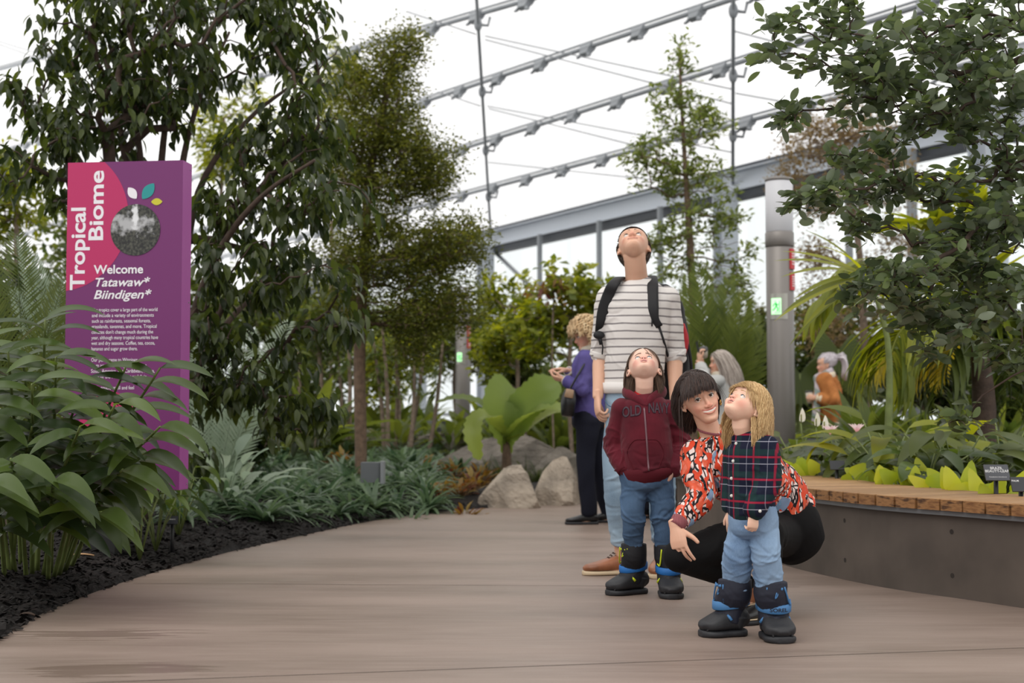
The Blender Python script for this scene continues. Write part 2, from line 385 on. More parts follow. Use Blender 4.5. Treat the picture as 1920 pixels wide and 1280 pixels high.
# bark chips on the bed
mc = MB(); n_ = 26000
bx, by = RNG.uniform(-4.5, 1.4, n_ * 3), RNG.uniform(3.4, 13, n_ * 3); dd = dist_edge(bx, by); ok = (dd > -0.02) & (dd < 2.0) & (RNG.random(n_ * 3) < np.clip(1.4 - by / 12, 0.2, 1)); bx, by, dd = bx[ok][:n_], by[ok][:n_], dd[ok][:n_]
bz = bedz(bx, by) + 0.006; bz = np.where(dd < 0.0, 0.004, bz)
th = RNG.uniform(0, 6.28, len(bx)); pt = RNG.uniform(-0.6, 0.6, len(bx)); L_ = RNG.uniform(0.008, 0.028, len(bx)); W_ = L_ * RNG.uniform(0.3, 0.6, len(bx))
d1 = np.stack([np.cos(th) * np.cos(pt), np.sin(th) * np.cos(pt), np.sin(pt)], -1); rl = RNG.uniform(-0.7, 0.7, len(bx))
d2 = np.stack([-np.sin(th) * np.cos(rl), np.cos(th) * np.cos(rl), np.sin(rl)], -1); up_ = np.cross(d1, d2) * 0.004
c_ = np.stack([bx, by, bz], -1); vv = []
for a_, b2 in ((-1, -1), (1, -1), (1, 1), (-1, 1)):
    vv.append(c_ + d1 * (a_ * L_)[:, None] + d2 * (b2 * W_)[:, None] + up_)
vv.append(c_ + up_ * 3); vv = np.stack(vv, 1).reshape(-1, 3); k = np.arange(len(bx))[:, None] * 5
tt = np.concatenate([k + np.array([[a_, b2, 4]]) for a_, b2 in ((0, 1), (1, 2), (2, 3), (3, 0))])
mc.add(vv, None, tt, tone=np.repeat(RNG.random(len(bx)), 5))
o = mc.build('bark_mulch', MAT['mulch_chip'], smooth=False); tag(o, 'black bark mulch covering the bed beside the curving path', 'mulch', kind='stuff')

# ================================================================ curved bench on the planter wall
bench = empty('planter_bench', (float(BW[20][0]), float(BW[20][1]), 0)); tag(bench, 'long curved bench of wooden slats on a dark concrete planter wall', 'bench')
def offset(C, d):
    T = np.gradient(C, axis=0); T /= np.linalg.norm(T, axis=1)[:, None]; Nn = np.stack([-T[:, 1], T[:, 0]], -1)   # towards the planter
    return C + Nn * d
if (offset(BW, 0.3) - BW)[10].sum() < 0: SGN = -1.0
else: SGN = 1.0
def band(mb, C, d0, d1, z0, z1, m=0, tone=0.5):
    a, b_ = offset(C, d0 * SGN), offset(C, d1 * SGN); n = len(C)
    V = np.vstack([np.c_[a, np.full(n, z0)], np.c_[a, np.full(n, z1)], np.c_[b_, np.full(n, z1)], np.c_[b_, np.full(n, z0)]])
    i = np.arange(n - 1); Q = [np.stack([i + p * n, i + 1 + p * n, i + 1 + q * n, i + q * n], -1) for p, q in ((0, 1), (1, 2), (2, 3), (3, 0))]
    Q.append(np.array([[0, n, 2 * n, 3 * n], [n - 1, 4 * n - 1, 3 * n - 1, 2 * n - 1]]))
    mb.add(V, np.vstack(Q), m=m, tone=tone)
wb = MB(); band(wb, BW, 0.0, 0.16, 0.0, 0.375); wall_o = wb.build('concrete_base', MAT['bench_concrete'], bench, smooth=False)
wb = MB(); band(wb, BW, -0.03, 0.62, 0.375, 0.398); wb.build('steel_ledge', MAT['grey_steel'], bench, smooth=False)
# form-tie holes in the concrete
BL = np.concatenate([[0], np.cumsum(np.linalg.norm(np.diff(BW, axis=0), axis=1))])
def on_bw(s):
    x = np.interp(s, BL, BW[:, 0]); y = np.interp(s, BL, BW[:, 1]); e = 0.02
    t = np.array([np.interp(s + e, BL, BW[:, 0]) - np.interp(s - e, BL, BW[:, 0]), np.interp(s + e, BL, BW[:, 1]) - np.interp(s - e, BL, BW[:, 1])]); t /= np.linalg.norm(t)
    return np.array([x, y]), t, np.array([-t[1], t[0]]) * SGN
def s_at_px(px):
    pxs = 960 + F * BW[:, 0] / (BW[:, 1] * math.cos(PITCH)); k = int(np.argmin(abs(pxs - px))); return BL[k]
for px in (1588, 1778, 1960):
    for z in (0.10, 0.30):
        c, t, n2 = on_bw(s_at_px(px)); c3 = np.array([c[0] - n2[0] * 0.001, c[1] - n2[1] * 0.001, z])
        a = np.linspace(0, 6.283, 13)[:-1]; hb = MB(); ring = [c3 + np.array([t[0] * math.cos(q), t[1] * math.cos(q), math.sin(q)]) * 0.012 for q in a]
        hb.add(ring + [c3], None, [[k, (k + 1) % 12, 12] for k in range(12)]); hb.build('form_tie_hole', MAT.get('hole_dark') or simple('hole_dark', srgb(46, 40, 36), 0.9), bench)
pl = MB(); s = 0.03; PW = 0.138
while s < BL[-1] - 0.16:
    p0, t, n2 = on_bw(s + PW / 2); hw = (PW - 0.012) / 2
    a, b_ = p0 - n2 * 0.05, p0 + n2 * 0.60; k2 = 1.0 - 0.0
    tone = random.random(); be = 0.004; z0, z1 = 0.398, 0.452
    ring = lambda z, e, w_: [np.r_[a + n2 * e - t * w_, z], np.r_[a + n2 * e + t * w_, z], np.r_[b_ - n2 * e + t * w_ * 1.06, z], np.r_[b_ - n2 * e - t * w_ * 1.06, z]]
    V = ring(z0, 0, hw) + ring(z1 - be, 0, hw) + ring(z1, be, hw - be)
    Q = [[3, 2, 1, 0], [8, 9, 10, 11]] + [[q + l, (q + 1) % 4 + l, (q + 1) % 4 + l + 4, q + l + 4] for l in (0, 4) for q in range(4)]
    pl.add(V, Q, tone=tone); s += PW
pl.build('slatted_seat', MAT['bench_wood'], bench, smooth=False)
back = offset(BW, 0.5 * SGN)
sp_ = [tuple(p) for p in back] + [(9.0, 5.0), (9.0, 14.5), (1.6, 14.5), (1.15, 11.5)]
so = link('ground', poly_mesh('planter_soil', sp_, 0.0, 0.37, MAT['soil'])); tag(so, kind='structure')

# ================================================================ roof: ETFE cushions between tubes, eave, glazed wall
ed = Vector((-1437 / F, 1, 0)).normalized(); E0 = P(1450, 306, 26.0)
ud = Vector((-ed.y, ed.x, 0)); ud = ud if ud.y < 0 else -ud; AL = math.radians(30)
up2 = (ud * math.cos(AL) + Vector((0, 0, math.sin(AL)))); NR = ed.cross(up2).normalized()
if NR.z < 0: NR = -NR
def RP(px, py):
    d = P(px, py, 1.0) - Vector((0, 0, CH)); o_ = Vector((0, 0, CH)); t = (E0 - o_).dot(NR) / d.dot(NR); return o_ + d * t
def eave_at(px):
    k = (px - 960) / (F * math.cos(PITCH))            # X = k*Y
    e0x, e0y = E0.x, E0.y; t = (k * e0y - e0x) / (ed.x - k * ed.y); return Vector((e0x + ed.x * t, e0y + ed.y * t, E0.z))
LN = [((0, 130), (400, 22)), ((-50, 300), (990, 0)), ((0, 455), (1369, 0)), ((300, 456), (1760, 0)), ((400, 487), (1920, 92))]
LINES = []
for (a, b_) in LN:
    A, B = RP(*a), RP(*b_); d = (B - A); LINES.append((A - d * 0.0 - d.normalized() * 6, B + d.normalized() * 8))
LINES.append((eave_at(100), eave_at(2300)))
cm_ = MB(); clampme = None
cb = MB()   # one clamp: a small hooked bracket below the tube
cb.box((0, 0, -0.02), (0.34, 0.14, 0.10)); cb.box((0.02, 0, -0.12), (0.22, 0.10, 0.12), taper=1.3)
cb.tube([(0.10, 0, -0.14), (0.17, 0, -0.22), (0.25, 0, -0.23)], [0.04, 0.03, 0.02]); cb.tube([(-0.10, 0, -0.14), (-0.16, 0, -0.20), (-0.21, 0, -0.20)], [0.04, 0.03, 0.02])
clampme = cb.mesh('roof_clamp', MAT['roof_steel'], smooth=False)
for k, (A, B) in enumerate(LINES[:-1]):
    tb = MB(); d = B - A; L = d.length; npt = int(L / 1.5) + 2
    tb.tube([A + d * (q / npt) for q in range(npt + 1)], 0.042, 10)
    tb.tube([A + d * (q / npt) + Vector((0, 0, 0.085)) for q in range(npt + 1)], 0.022, 8)
    o = tb.build('trim_%d' % (k + 2), MAT['roof_steel']); tag(o, kind='structure')
    s = 0.6; X = d.normalized(); R = Matrix((X, NR.cross(X).normalized(), NR)).transposed().to_4x4()
    if k == 0: continue
    while s < L:
        c = A + X * s
        px = 960 + F * c.x / max(c.y, 0.1)
        if -60 < px < 1980 and c.y > 3:
            q = link('roof_clamp', clampme, o); q.matrix_parent_inverse = Matrix(); q.matrix_basis = Matrix.Translation(c) @ R
        s += 1.55
# cushions
surf = MB(); top = (LINES[0][0] + up2 * 9, LINES[0][1] + up2 * 9); rows = [top] + LINES
ns = 40
for a, b_ in zip(rows[:-1], rows[1:]):
    V = []
    for u in range(7):
        t = u / 6; A = a[0].lerp(b_[0], t); B = a[1].lerp(b_[1], t); bul = 4 * t * (1 - t) * 0.35
        for v in range(ns + 1): V.append(A.lerp(B, v / ns) + NR * (0.14 + bul))
    i = np.arange(6)[:, None] * (ns + 1); j = np.arange(ns)[None]
    surf.add([list(x) for x in V], np.stack([i + j, i + j + 1, i + ns + j + 2, i + ns + j + 1], -1).reshape(-1, 4))
o = surf.build('ceiling', MAT['etfe_film']); tag(o, kind='structure')
def rod(name, pts, r, lab=None, knots=()):
    mb = MB(); mb.tube([list(p) for p in pts], r, 8)
    for c in knots:
        mb.ball(c, (r * 2.4, r * 2.4, r * 4)); mb.tube([c, c + Vector((0.18, 0, -0.02)), c + Vector((0.22, 0, 0.14))], r * 0.9, 6)
    o = mb.build(name, MAT['roof_steel']); tag(o, kind='structure'); return o
dn = NR * -0.28
def cross(ln, a, b_):
    # where the pixel segment meets a roof line, solved in the roof plane
    A, B = LINES[ln]; C, D = RP(*a), RP(*b_); u, v_ = B - A, D - C
    n_ = u.cross(v_); t = ((C - A).cross(v_)).dot(n_) / n_.dot(n_); return A + u * t
ti = 8
for (a, b_) in (((905, -60), (930, 432)), ((1389, -60), (1385, 322))):
    ks = [cross(l, a, b_) + dn for l in range(1, 5)]
    rod('trim_%d' % ti, [RP(*a) + dn, RP(*b_) + dn], 0.032, knots=ks); ti += 1
for (a, b_) in (((776, 0), (905, 42)), ((922, 45), (1384, 142)), ((922, 52), (1385, 170)), ((925, 178), (1384, 262)), ((928, 183), (1200, 250)), ((927, 285), (1384, 330)), ((0, 60), (130, 100)), ((0, 66), (100, 100)),
                 ((1392, 150), (1920, 240)), ((1390, 32), (1920, 170)), ((832, 152), (912, 178))):
    rod('trim_%d' % ti, [RP(*a) + dn, RP(*b_) + dn], 0.012); ti += 1
# eave beam with dark seat and the posts of the glazed wall
eb = MB(); A, B = eave_at(100), eave_at(2500); R = np.array(Matrix((ed, ud, Vector((0, 0, 1)))).transposed())
mid = (A + B) / 2; Lb = (B - A).length
eb.box(mid + Vector((0, 0, -0.19)), (Lb, 0.22, 0.36), R); eb.box(mid + Vector((0, 0, -0.01)), (Lb, 0.42, 0.03), R); eb.box(mid + Vector((0, 0, -0.38)), (Lb, 0.40, 0.03), R)
o = eb.build('trim_%d' % ti, MAT['pale_steel'], smooth=False); tag(o, kind='structure'); ti += 1
eb = MB(); eb.box(mid + Vector((0, 0, -0.47)), (Lb, 0.30, 0.14), R); eb.box(mid + Vector((0, 0, 0.06)), (Lb, 0.10, 0.10), R)
o = eb.build('trim_%d' % ti, MAT['dark_gasket'], smooth=False); tag(o, kind='structure'); ti += 1
def post(px, wd, mat='pale_steel'):
    global ti
    c = eave_at(px) + ud * 0.3; mb = MB(); h = E0.z - 0.4 + 0.6
    if wd > 0.2:
        for sx in (-1, 1): mb.box(c + ed * (sx * wd * 0.42) + Vector((0, 0, -0.4 - h / 2)), (0.025, wd, h), R)
        mb.box(c + Vector((0, 0, -0.4 - h / 2)), (wd * 0.84, 0.02, h), R)
    else: mb.box(c + Vector((0, 0, -0.4 - h / 2)), (wd, wd, h), R)
    o = mb.build('trim_%d' % ti, MAT[mat], smooth=False); tag(o, kind='structure'); ti += 1
for px in (420, 560, 690): post(px, 0.1)
post(806, 0.30); post(930, 0.34); post(1033, 0.09, 'roof_steel'); post(1146, 0.09, 'roof_steel'); post(1262, 0.09, 'roof_steel'); post(1386, 0.36)
post(1500, 0.09, 'roof_steel'); post(1620, 0.09, 'roof_steel'); post(1740, 0.12, 'roof_steel'); post(1884, 0.42)
a, b_ = eave_at(930) + Vector((0, 0, -0.55)), eave_at(1000) + Vector((0, 0, -1.6)); rod('trim_%d' % ti, [a, b_], 0.05); ti += 1
for zz in (0.9, 2.6):
    mb = MB(); mb.box(mid + Vector((0, 0, zz - mid.z)), (Lb, 0.08, 0.08), R); o = mb.build('trim_%d' % ti, MAT['roof_steel'], smooth=False); tag(o, kind='structure'); ti += 1
gw = MB(); gw.box(mid + Vector((0, 0, -E0.z / 2 - 0.5)) - ud * 0.1, (Lb, 0.02, E0.z), R); o = gw.build('wall_back', MAT['wall_glass'], smooth=False); tag(o, kind='structure')

# ================================================================ light bollards with exit signs
FONT_OFF = {}
def text_mesh(s, size, bold=0.0, shear=0.0, sx=1.0, align='LEFT', space=1.0, res=4):
    c = bpy.data.curves.new('t', 'FONT'); c.body = s; c.size = size; c.offset = bold * size; c.shear = shear; c.align_x = align; c.space_character = space; c.resolution_u = res; c.extrude = 0.0; c.fill_mode = 'BOTH' if False else 'FRONT'
    o = bpy.data.objects.new('t', c); COL.objects.link(o); bpy.context.view_layer.update()
    me = evald(o); bpy.data.objects.remove(o); V = getv(me); V[:, 0] *= sx
    T = []; me.calc_loop_triangles()
    T = np.empty(len(me.loop_triangles) * 3, np.int32); me.loop_triangles.foreach_get('vertices', T); bpy.data.meshes.remove(me)
    return V, T.reshape(-1, 3)
def put_text(mb, tx, origin, X, Y, off=0.0, m=0):
    V, T = tx; X = np.array(X, float); Y = np.array(Y, float); n_ = np.cross(X, Y)
    mb.add(np.array(origin) + V[:, :1] * X + V[:, 1:2] * Y + n_ * off, None, T, m=m); return mb

def bollard(px, pyexit, Y, label, side=1):
    b0 = P(px, 782, Y); r = 0.128; s = F / Y
    root = empty('light_column', (b0.x, b0.y, 0)); tag(root, label, 'light column')
    cx, cyy = b0.x, b0.y; top = 3.07
    def ring(name, z0, z1, rr, mat, parent=root, bev=0.008):
        mb = MB(); mb.loft([((cx, cyy, z0), rr - bev), ((cx, cyy, z0 + bev), rr), ((cx, cyy, z1 - bev), rr), ((cx, cyy, z1), rr - bev)], n=40); return mb.build(name, MAT[mat], parent)
    ring('post', 0.0, 2.42, r, 'bollard_paint'); ring('collar', 2.42, 2.56, r * 1.05, 'bollard_paint'); ring('diffuser', 2.56, 3.04, r, 'diffuser')
    ring('lid', 3.04, 3.07, r * 1.04, 'bollard_paint')
    # a curved plate hugging the post, holding the exit light
    def curved(name, a0, a1, z0, z1, rr, mat, parent, th=0.004, hw=None):
        mb = MB(); k = 14; V = []; 
        for a in np.linspace(a0, a1, k):
            for q, z in ((rr - 0.01, z0), (rr + th, z0), (rr + th, z1), (rr - 0.01, z1)): V.append((cx + q * math.sin(a), cyy - q * math.cos(a), z))
        i = np.arange(k - 1)[:, None] * 4; j = np.arange(4)[None]; Q = np.stack([i + j, i + 4 + j, i + 4 + (j + 1) % 4, i + (j + 1) % 4], -1).reshape(-1, 4)
        Q = np.vstack([Q, [[0, 1, 2, 3], [4 * k - 1, 4 * k - 2, 4 * k - 3, 4 * k - 4]]])
        mb.add(V, Q); return mb.build(name, MAT[mat], parent, smooth=False)
    zc = 1.03 + CH; a0 = -0.42
    pl_ = curved('sign_plate', a0 - 0.55, a0 + 0.78, zc - 0.12, zc + 0.12, r, 'plate_steel', root)
    pn = curved('exit_panel', a0 - 0.40, a0 + 0.30, zc - 0.075, zc + 0.075, r, 'exit_glow', pl_, 0.008)
    # running figure
    mb = MB(); rr = r + 0.0095
    def pt(u, v): a = a0 - 0.05 + u / rr; return Vector((cx + rr * math.sin(a), cyy - rr * math.cos(a), zc + v))
    for seg, q in ((((-.006, .046), (-.006, .048)), .010), (((-.004, .034), (.004, .002)), .008), (((0, .026), (-.022, .018), (-.028, .0)), .0045), (((0, .026), (.018, .012), (.026, .018)), .0045),
                   (((.004, .0), (.018, -.022), (.012, -.048)), .0055), (((.002, .0), (-.012, -.022), (-.032, -.036)), .0055)):
        mb.tube([pt(*u) for u in seg], q, 6)
    mb.tube([pt(.032, .05), pt(.032, -.06), pt(-.01, -.06)], 0.003, 4)
    mb.build('running_figure', MAT['exit_green'], pl_)
    for z, h in ((2.30, 0.19), (2.09, 0.165)):
        al = curved('alarm_box', side * 0.60 if side > 0 else -1.25, 1.25 if side > 0 else -0.72, z - h / 2, z + h / 2, r, 'red_alarm', root, 0.012)
        mb = MB()
        for k in range(5):
            zz = z - h * 0.28 + k * h * 0.13
            V = [(cx + (r + 0.0135) * math.sin(a) * side, cyy - (r + 0.0135) * math.cos(a), q) for a in np.linspace(0.75, 1.12, 5) for q in (zz, zz + h * 0.05)]
            mb.add(V, [[2 * e, 2 * e + 2, 2 * e + 3, 2 * e + 1] for e in range(4)])
        mb.build('alarm_text', MAT['white_print'], al)
    return root
bollard(1465, 576, 13.3, 'tall grey round light column with frosted top beside the orange jacket')
bollard(868, 672, 24.5, 'distant grey light column with green exit light behind the paddle-leaved palm')

# ================================================================ the purple welcome sign
simple('sign_purple', srgb(108, 32, 98), 0.5); simple('sign_side', srgb(150, 70, 140), 0.5); simple('sign_pink', srgb(180, 30, 92), 0.5)
simple('sign_white', (0.80, 0.76, 0.80), 0.5); simple('sign_teal', srgb(22, 140, 140), 0.5); simple('sign_lime', srgb(196, 190, 44), 0.5)
simple('sign_orange', srgb(200, 70, 40), 0.5)
simple('post_black', srgb(20, 19, 20), 0.6)
m, nt, b = newmat('sign_photo')     # printed picture: mist over a dark forest with a pale waterfall
t = nt.nodes.new('ShaderNodeTexCoord').outputs['Object']
n1 = noisen(nt, 70, t, 6); n2 = noisen(nt, 5, t, 4); n3 = noisen(nt, 26, t, 6)
c = rampn(nt, n1, [(0.4, srgb(22, 22, 22)), (0.68, srgb(80, 80, 70))])
sp = nt.nodes.new('ShaderNodeSeparateXYZ'); nt.links.new(t, sp.inputs[0])
def blob(x, z, rx, rz):
    ax = mathn(nt, 'DIVIDE', mathn(nt, 'SUBTRACT', sp.outputs[0], x), rx); az = mathn(nt, 'DIVIDE', mathn(nt, 'SUBTRACT', sp.outputs[2], z), rz)
    d = mathn(nt, 'SQRT', mathn(nt, 'ADD', mathn(nt, 'MULTIPLY', ax, ax), mathn(nt, 'MULTIPLY', az, az))); d = mathn(nt, 'ADD', d, mathn(nt, 'MULTIPLY', mathn(nt, 'SUBTRACT', n3, .5), 3.0))
    return rampn(nt, d, [(0.35, 0.95), (1.0, 0.0)])
c = mixc(nt, blob(-0.035, 0.03, 0.16, 0.06), c, srgb(176, 176, 178)); c = mixc(nt, blob(0.0, 0.085, 0.022, 0.11), c, srgb(225, 226, 228))
nt.links.new(c, b.inputs['Base Color']); b.inputs['Roughness'].default_value = 0.5
YS = 7.8
s0 = P(126, 308, YS); s1 = P(350, 304, YS - 0.0); sg_ = G(205, 1065)
xl, xr = P(126, 400, YS).x, P(350, 400, YS + 0.02).x; zt = P(240, 305, YS).z; zb = P(240, 917, YS).z
rotz = math.radians(-3.5)
cxs, Wd, TH = (xl + xr) / 2, (xr - xl), 0.14
sign = empty('welcome_sign', (cxs, YS + TH / 2, 0), 0); tag(sign, 'tall purple and pink welcome sign on a black post', 'sign')
# local frame: X to the right along the face, Z up; the face is turned a little so the right edge shows
yaw = math.radians(-7)
Xs = np.array([math.cos(yaw), math.sin(yaw) * -1 * -1, 0]); Xs = np.array([math.cos(yaw), -math.sin(-yaw), 0]); Ns = np.array([Xs[1], -Xs[0], 0])   # outward normal (towards camera)
if Ns[1] > 0: Ns = -Ns
O = np.array([xl, YS, 0.0]); Wd = (xr - xl) / Xs[0] * 1.0
def SP(u, v, off=0.0): return O + Xs * u * Wd + np.array([0, 0, 1.0]) * (zt - v * (zt - zb)) + Ns * off
mb = MB(); a_, b_, c_, d_ = SP(0, 1), SP(1, 1), SP(1, 0), SP(0, 0); bk = -Ns * TH
mb.add([a_, b_, c_, d_, a_ + bk, b_ + bk, c_ + bk, d_ + bk], [[0, 1, 2, 3], [5, 4, 7, 6], [4, 0, 3, 7], [3, 2, 6, 7], [0, 4, 5, 1]], m=0)
mb.add([b_, b_ + bk, c_ + bk, c_], [[0, 1, 2, 3]], m=1)
panel = mb.build('panel', [MAT['sign_purple'], MAT['sign_side']], sign, smooth=False)
HT = zt - zb
def SPm(x, z, off=0.001): return SP(x / Wd, z / HT, off)   # metres from the top-left corner
# pink disc clipped by the panel's left edge (printed field)
KW = Wd / 226.0
mb = MB(); R0 = 139 * KW; cxp, czp = -18 * KW, 106 * KW; V = []
for z in np.linspace(0.0008, czp + R0 * math.sin(math.acos(-cxp / R0)), 60):
    x = cxp + math.sqrt(max(0, R0 * R0 - (z - czp) ** 2)); V += [SPm(0.0, z), SPm(max(0, x), z)]
mb.add(V, [[2 * i, 2 * i + 1, 2 * i + 3, 2 * i + 2] for i in range(59)]); mb.build('pink_field', MAT['sign_pink'], panel, smooth=False)
# lower pink/orange printed shapes behind the leaves
mb = MB(); ring = [SPm(0.25 + 0.16 * math.cos(a), 1.42 + 0.16 * math.sin(a)) for a in np.linspace(0, 6.283, 40)[:-1]]
mb.add(ring + [SPm(0.25, 1.42)], None, [[i, (i + 1) % 39, 39] for i in range(39)]); mb.build('pink_disc', MAT['sign_pink'], panel)
KW = Wd / 226.0; 
def sx(px): return (px - 126) * KW * 1.0
def sz(py): return (py - 306) / 611.0 * HT
mb = MB(); cx_, cz_, rr = sx(261), sz(435), 48.5 * KW; ring = [SPm(cx_ + rr * math.cos(a), cz_ + rr * 1.0 * math.sin(a), 0.003) for a in np.linspace(0, 6.283, 49)[:-1]]
C0 = Vector(SPm(cx_, cz_, 0.003)); mb.add([Vector(r) - C0 for r in ring] + [(0, 0, 0)], None, [[(i + 1) % 48, i, 48] for i in range(48)])
ph = mb.build('photo_disc', MAT['sign_photo'], panel, smooth=False); ph.location = C0
def leafshape(x, y, L, Wl, ang, mat, off=0.003):
    mb = MB(); V = []
    for t in np.linspace(0, 1, 14):
        hw = Wl * math.sin(math.pi * t) ** 0.8 if 0 < t < 1 else 0
        for sgn in (-1, 1):
            u = (t - 0.5) * L; v = sgn * hw; V.append(SPm(sx(x) + (u * math.cos(ang) - v * math.sin(ang)) * KW, sz(y) - (u * math.sin(ang) + v * math.cos(ang)) * KW, off))
    mb.add(V, [[2 * i, 2 * i + 1, 2 * i + 3, 2 * i + 2] for i in range(13)]); mb.build('leaf_emblem', MAT[mat], panel, smooth=False)
leafshape(254, 366, 27, 8.5, math.radians(128), 'sign_white'); leafshape(285, 363, 37, 10.5, math.radians(52), 'sign_teal'); leafshape(302, 383, 22, 6.5, math.radians(0), 'sign_lime')
Zd = np.array([0, 0, 1.0])
def stext(s, px, py, size_px, bold, shear=0.0, vert=False, sxx=1.0, mat='sign_white', name='lettering', width=None):
    tx = text_mesh(s, 1.0, bold, shear); V = tx[0]; wd = V[:, 0].max() - V[:, 0].min()
    sc = size_px * KW; kx = (width * KW / wd / sc) if width else sxx
    V = V * sc; V[:, 0] *= kx; mb = MB(); o_ = SPm(sx(px), sz(py), 0.0022)
    if vert: put_text(mb, (V, tx[1]), o_, Zd, -Xs)
    else: put_text(mb, (V, tx[1]), o_, Xs, Zd)
    mb.build(name, MAT[mat], panel, smooth=False)
stext('Tropical', 162, 546, 40, 0.022, vert=True, width=156); stext('Biome', 197, 456, 40, 0.022, vert=True, width=132)
stext('Welcome', 181, 516, 23, 0.022, width=97); stext('Tatawaw*', 180, 540, 23, 0.018, 0.28, width=107); stext('Biindigen*', 180, 563, 23, 0.018, 0.28, width=113)
body = ["The tropics cover a large part of the world", "and include a variety of environments", "such as rainforests, seasonal forests,", "grasslands, savannas, and more. Tropical", "climates don't change much during the", "year, although many tropical countries have",
        "wet and dry seasons. Coffee, tea, cocoa,", "bananas and sugar grow there.", "", "Our plants came to Winnipeg", "from across the tropics, including", "South America, the Caribbean, Africa,", "parts of the Middle East and Asia.", "", "Look, touch, smell and feel"]
wds = [128, 121, 115, 127, 120, 130, 124, 90, 0, 90, 108, 124, 110, 0, 84]
for k, (l, wv) in enumerate(zip(body, wds)):
    if l: stext(l, 178, 587 + k * 10.35, 9.6, 0.004, width=wv, sxx=1.0)
# small screws on the side, and the post
for v in (0.02, 0.43, 0.83, 0.985):
    mb = MB(); c = np.array(SP(1, v)) - Ns * (TH * 0.8) + Xs * 0.001; mb.ball(c, 0.004); mb.build('screw', MAT['grey_steel'], sign)
mb = MB(); mb.box(np.array(SP(0.33, 1)) * [1, 1, 0] - Ns * TH * 0.5 + [0, 0, zb / 2 + 0.05], (0.16, 0.12, zb + 0.12), np.array([Xs, -Ns, Zd]).T); mb.build('post', MAT['post_black'], sign, smooth=False)

# ================================================================ boulders
def boulder(px, py, Y, sx_, sy_, sz_, seed, mat, label, group=None, z0=None, name='boulder'):
    r = np.random.default_rng(seed); c = P(px, py, Y)
    zb_ = float(bedz(c.x, Y)[0]) if z0 is None else z0
    mb = MB(); mb.ball((0, 0, 0), 1.0, nu=72, nv=40); V = mb.v[0]
    # cut the ball with random planes: facets
    for k in range(10):
        n_ = r.normal(size=3); n_[2] = abs(n_[2]) * 0.8; n_ /= np.linalg.norm(n_); d = r.uniform(0.5, 0.78); h = V @ n_; V -= np.where(h > d, h - d, 0)[:, None] * n_
    V[:, 2] = np.where(V[:, 2] < -0.5, -0.5, V[:, 2])
    V += 0.02 * np.sin(V[:, [1, 2, 0]] * 9 + seed) + 0.005 * r.normal(size=V.shape)
    V = (V + [0, 0, 0.5]) * [sx_, sy_, sz_]; mb.v[0] = V
    o = mb.build(name, MAT[mat], smooth=False); o.location = (c.x, Y, zb_ - 0.03); tag(o, label, 'rock', group); return o
boulder(958, 930, 13.2, 0.36, 0.34, 0.34, 5, 'rock', 'pale angular boulder at the path edge, bigger of the two', z0=0.0)
boulder(1042, 930, 13.6, 0.30, 0.30, 0.33, 11, 'rock', 'brown and grey boulder at the path edge behind the navy trousers', z0=0.0)
boulder(1100, 905, 14.6, 0.32, 0.3, 0.33, 15, 'rock_dark', 'grey boulder behind the purple sweater woman’s legs'.replace('’', "'"), z0=0.0)
boulder(1064, 870, 16.0, 0.45, 0.3, 0.30, 21, 'rock_dark', 'low dark rock on the bed above the brown and grey boulder', z0=0.12)
boulder(960, 845, 16.5, 0.9, 0.35, 0.42, 23, 'rock_dark', 'long dark rock behind the paddle-leaved palm', z0=0.12)
for k, (px, w_, sd) in enumerate(((610, 0.55, 31), (680, 0.60, 33), (760, 0.75, 35), (850, 0.6, 37))):
    boulder(px, 830, 20.5 - k * 0.2, w_, 0.4, 0.38, sd, 'rock_dark', ['low grey rock ending the stone edging behind the brown tree trunk', 'low grey rock just right of the brown tree trunk', 'longest grey rock in the stone edging across the bed', 'grey rock of the edging in front of the distant light column'][k], 'stone edging across the bed', z0=0.28)
# small floodlight box among the ground cover
c = P(703, 885, 12.2); zb_ = float(bedz(c.x, 12.2)[0]); c = c - Vector((0, 0, .06)); root = empty('spotlight', (c.x, 12.2, zb_)); tag(root, 'small grey box spotlight standing in the ground cover plants', 'spotlight')
mb = MB(); mb.box((c.x - 0.035, 12.2, c.z + 0.06), (0.16, 0.14, 0.17)); hs_ = mb.build('housing', simple('spot_grey', srgb(104, 108, 112), 0.5), root, smooth=False)
mb = MB(); mb.box((c.x + 0.07, 12.17, c.z + 0.06), (0.03, 0.16, 0.19)); mb.build('bracket', MAT['roof_steel'], root, smooth=False)
mb = MB(); mb.tube([(c.x, 12.2, zb_ - 0.02), (c.x, 12.2, c.z)], 0.015, 8); mb.build('stake', MAT['black_plastic'], root)
# plant name plates
def name_plate(px, py, Y, w_, h_, tilt, lines, label, mat='label_plate', z0=0.3, yaw=0.0):
    c = P(px, py, Y); root = empty('plant_name_plate', (c.x, Y, z0)); tag(root, label, 'plant label')
    X = np.array([math.cos(yaw), math.sin(yaw), 0]); Yv = np.array([-math.sin(yaw) * math.sin(tilt), math.cos(yaw) * math.sin(tilt), math.cos(tilt)]); Nn = np.cross(X, Yv)
    R = np.array([X, Yv, Nn]).T; mb = MB(); mb.box(np.array(c), (w_, h_, 0.008), R); pl_ = mb.build('plate', MAT[mat], root, smooth=False)
    mb = MB(); mb.tube([(c.x, Y + 0.02, z0 - 0.1), (c.x, Y + 0.012, c.z - 0.01)], 0.012, 6); mb.build('stake', MAT['black_plastic'], root)
    for t_, u, v, sz_, bd in lines:
        mb = MB(); tx = text_mesh(t_, sz_, bd, align='CENTER'); put_text(mb, tx, np.array(c) + X * u + Yv * v + Nn * 0.0055, X, Yv); mb.build('lettering', MAT['white_print'], pl_, smooth=False)
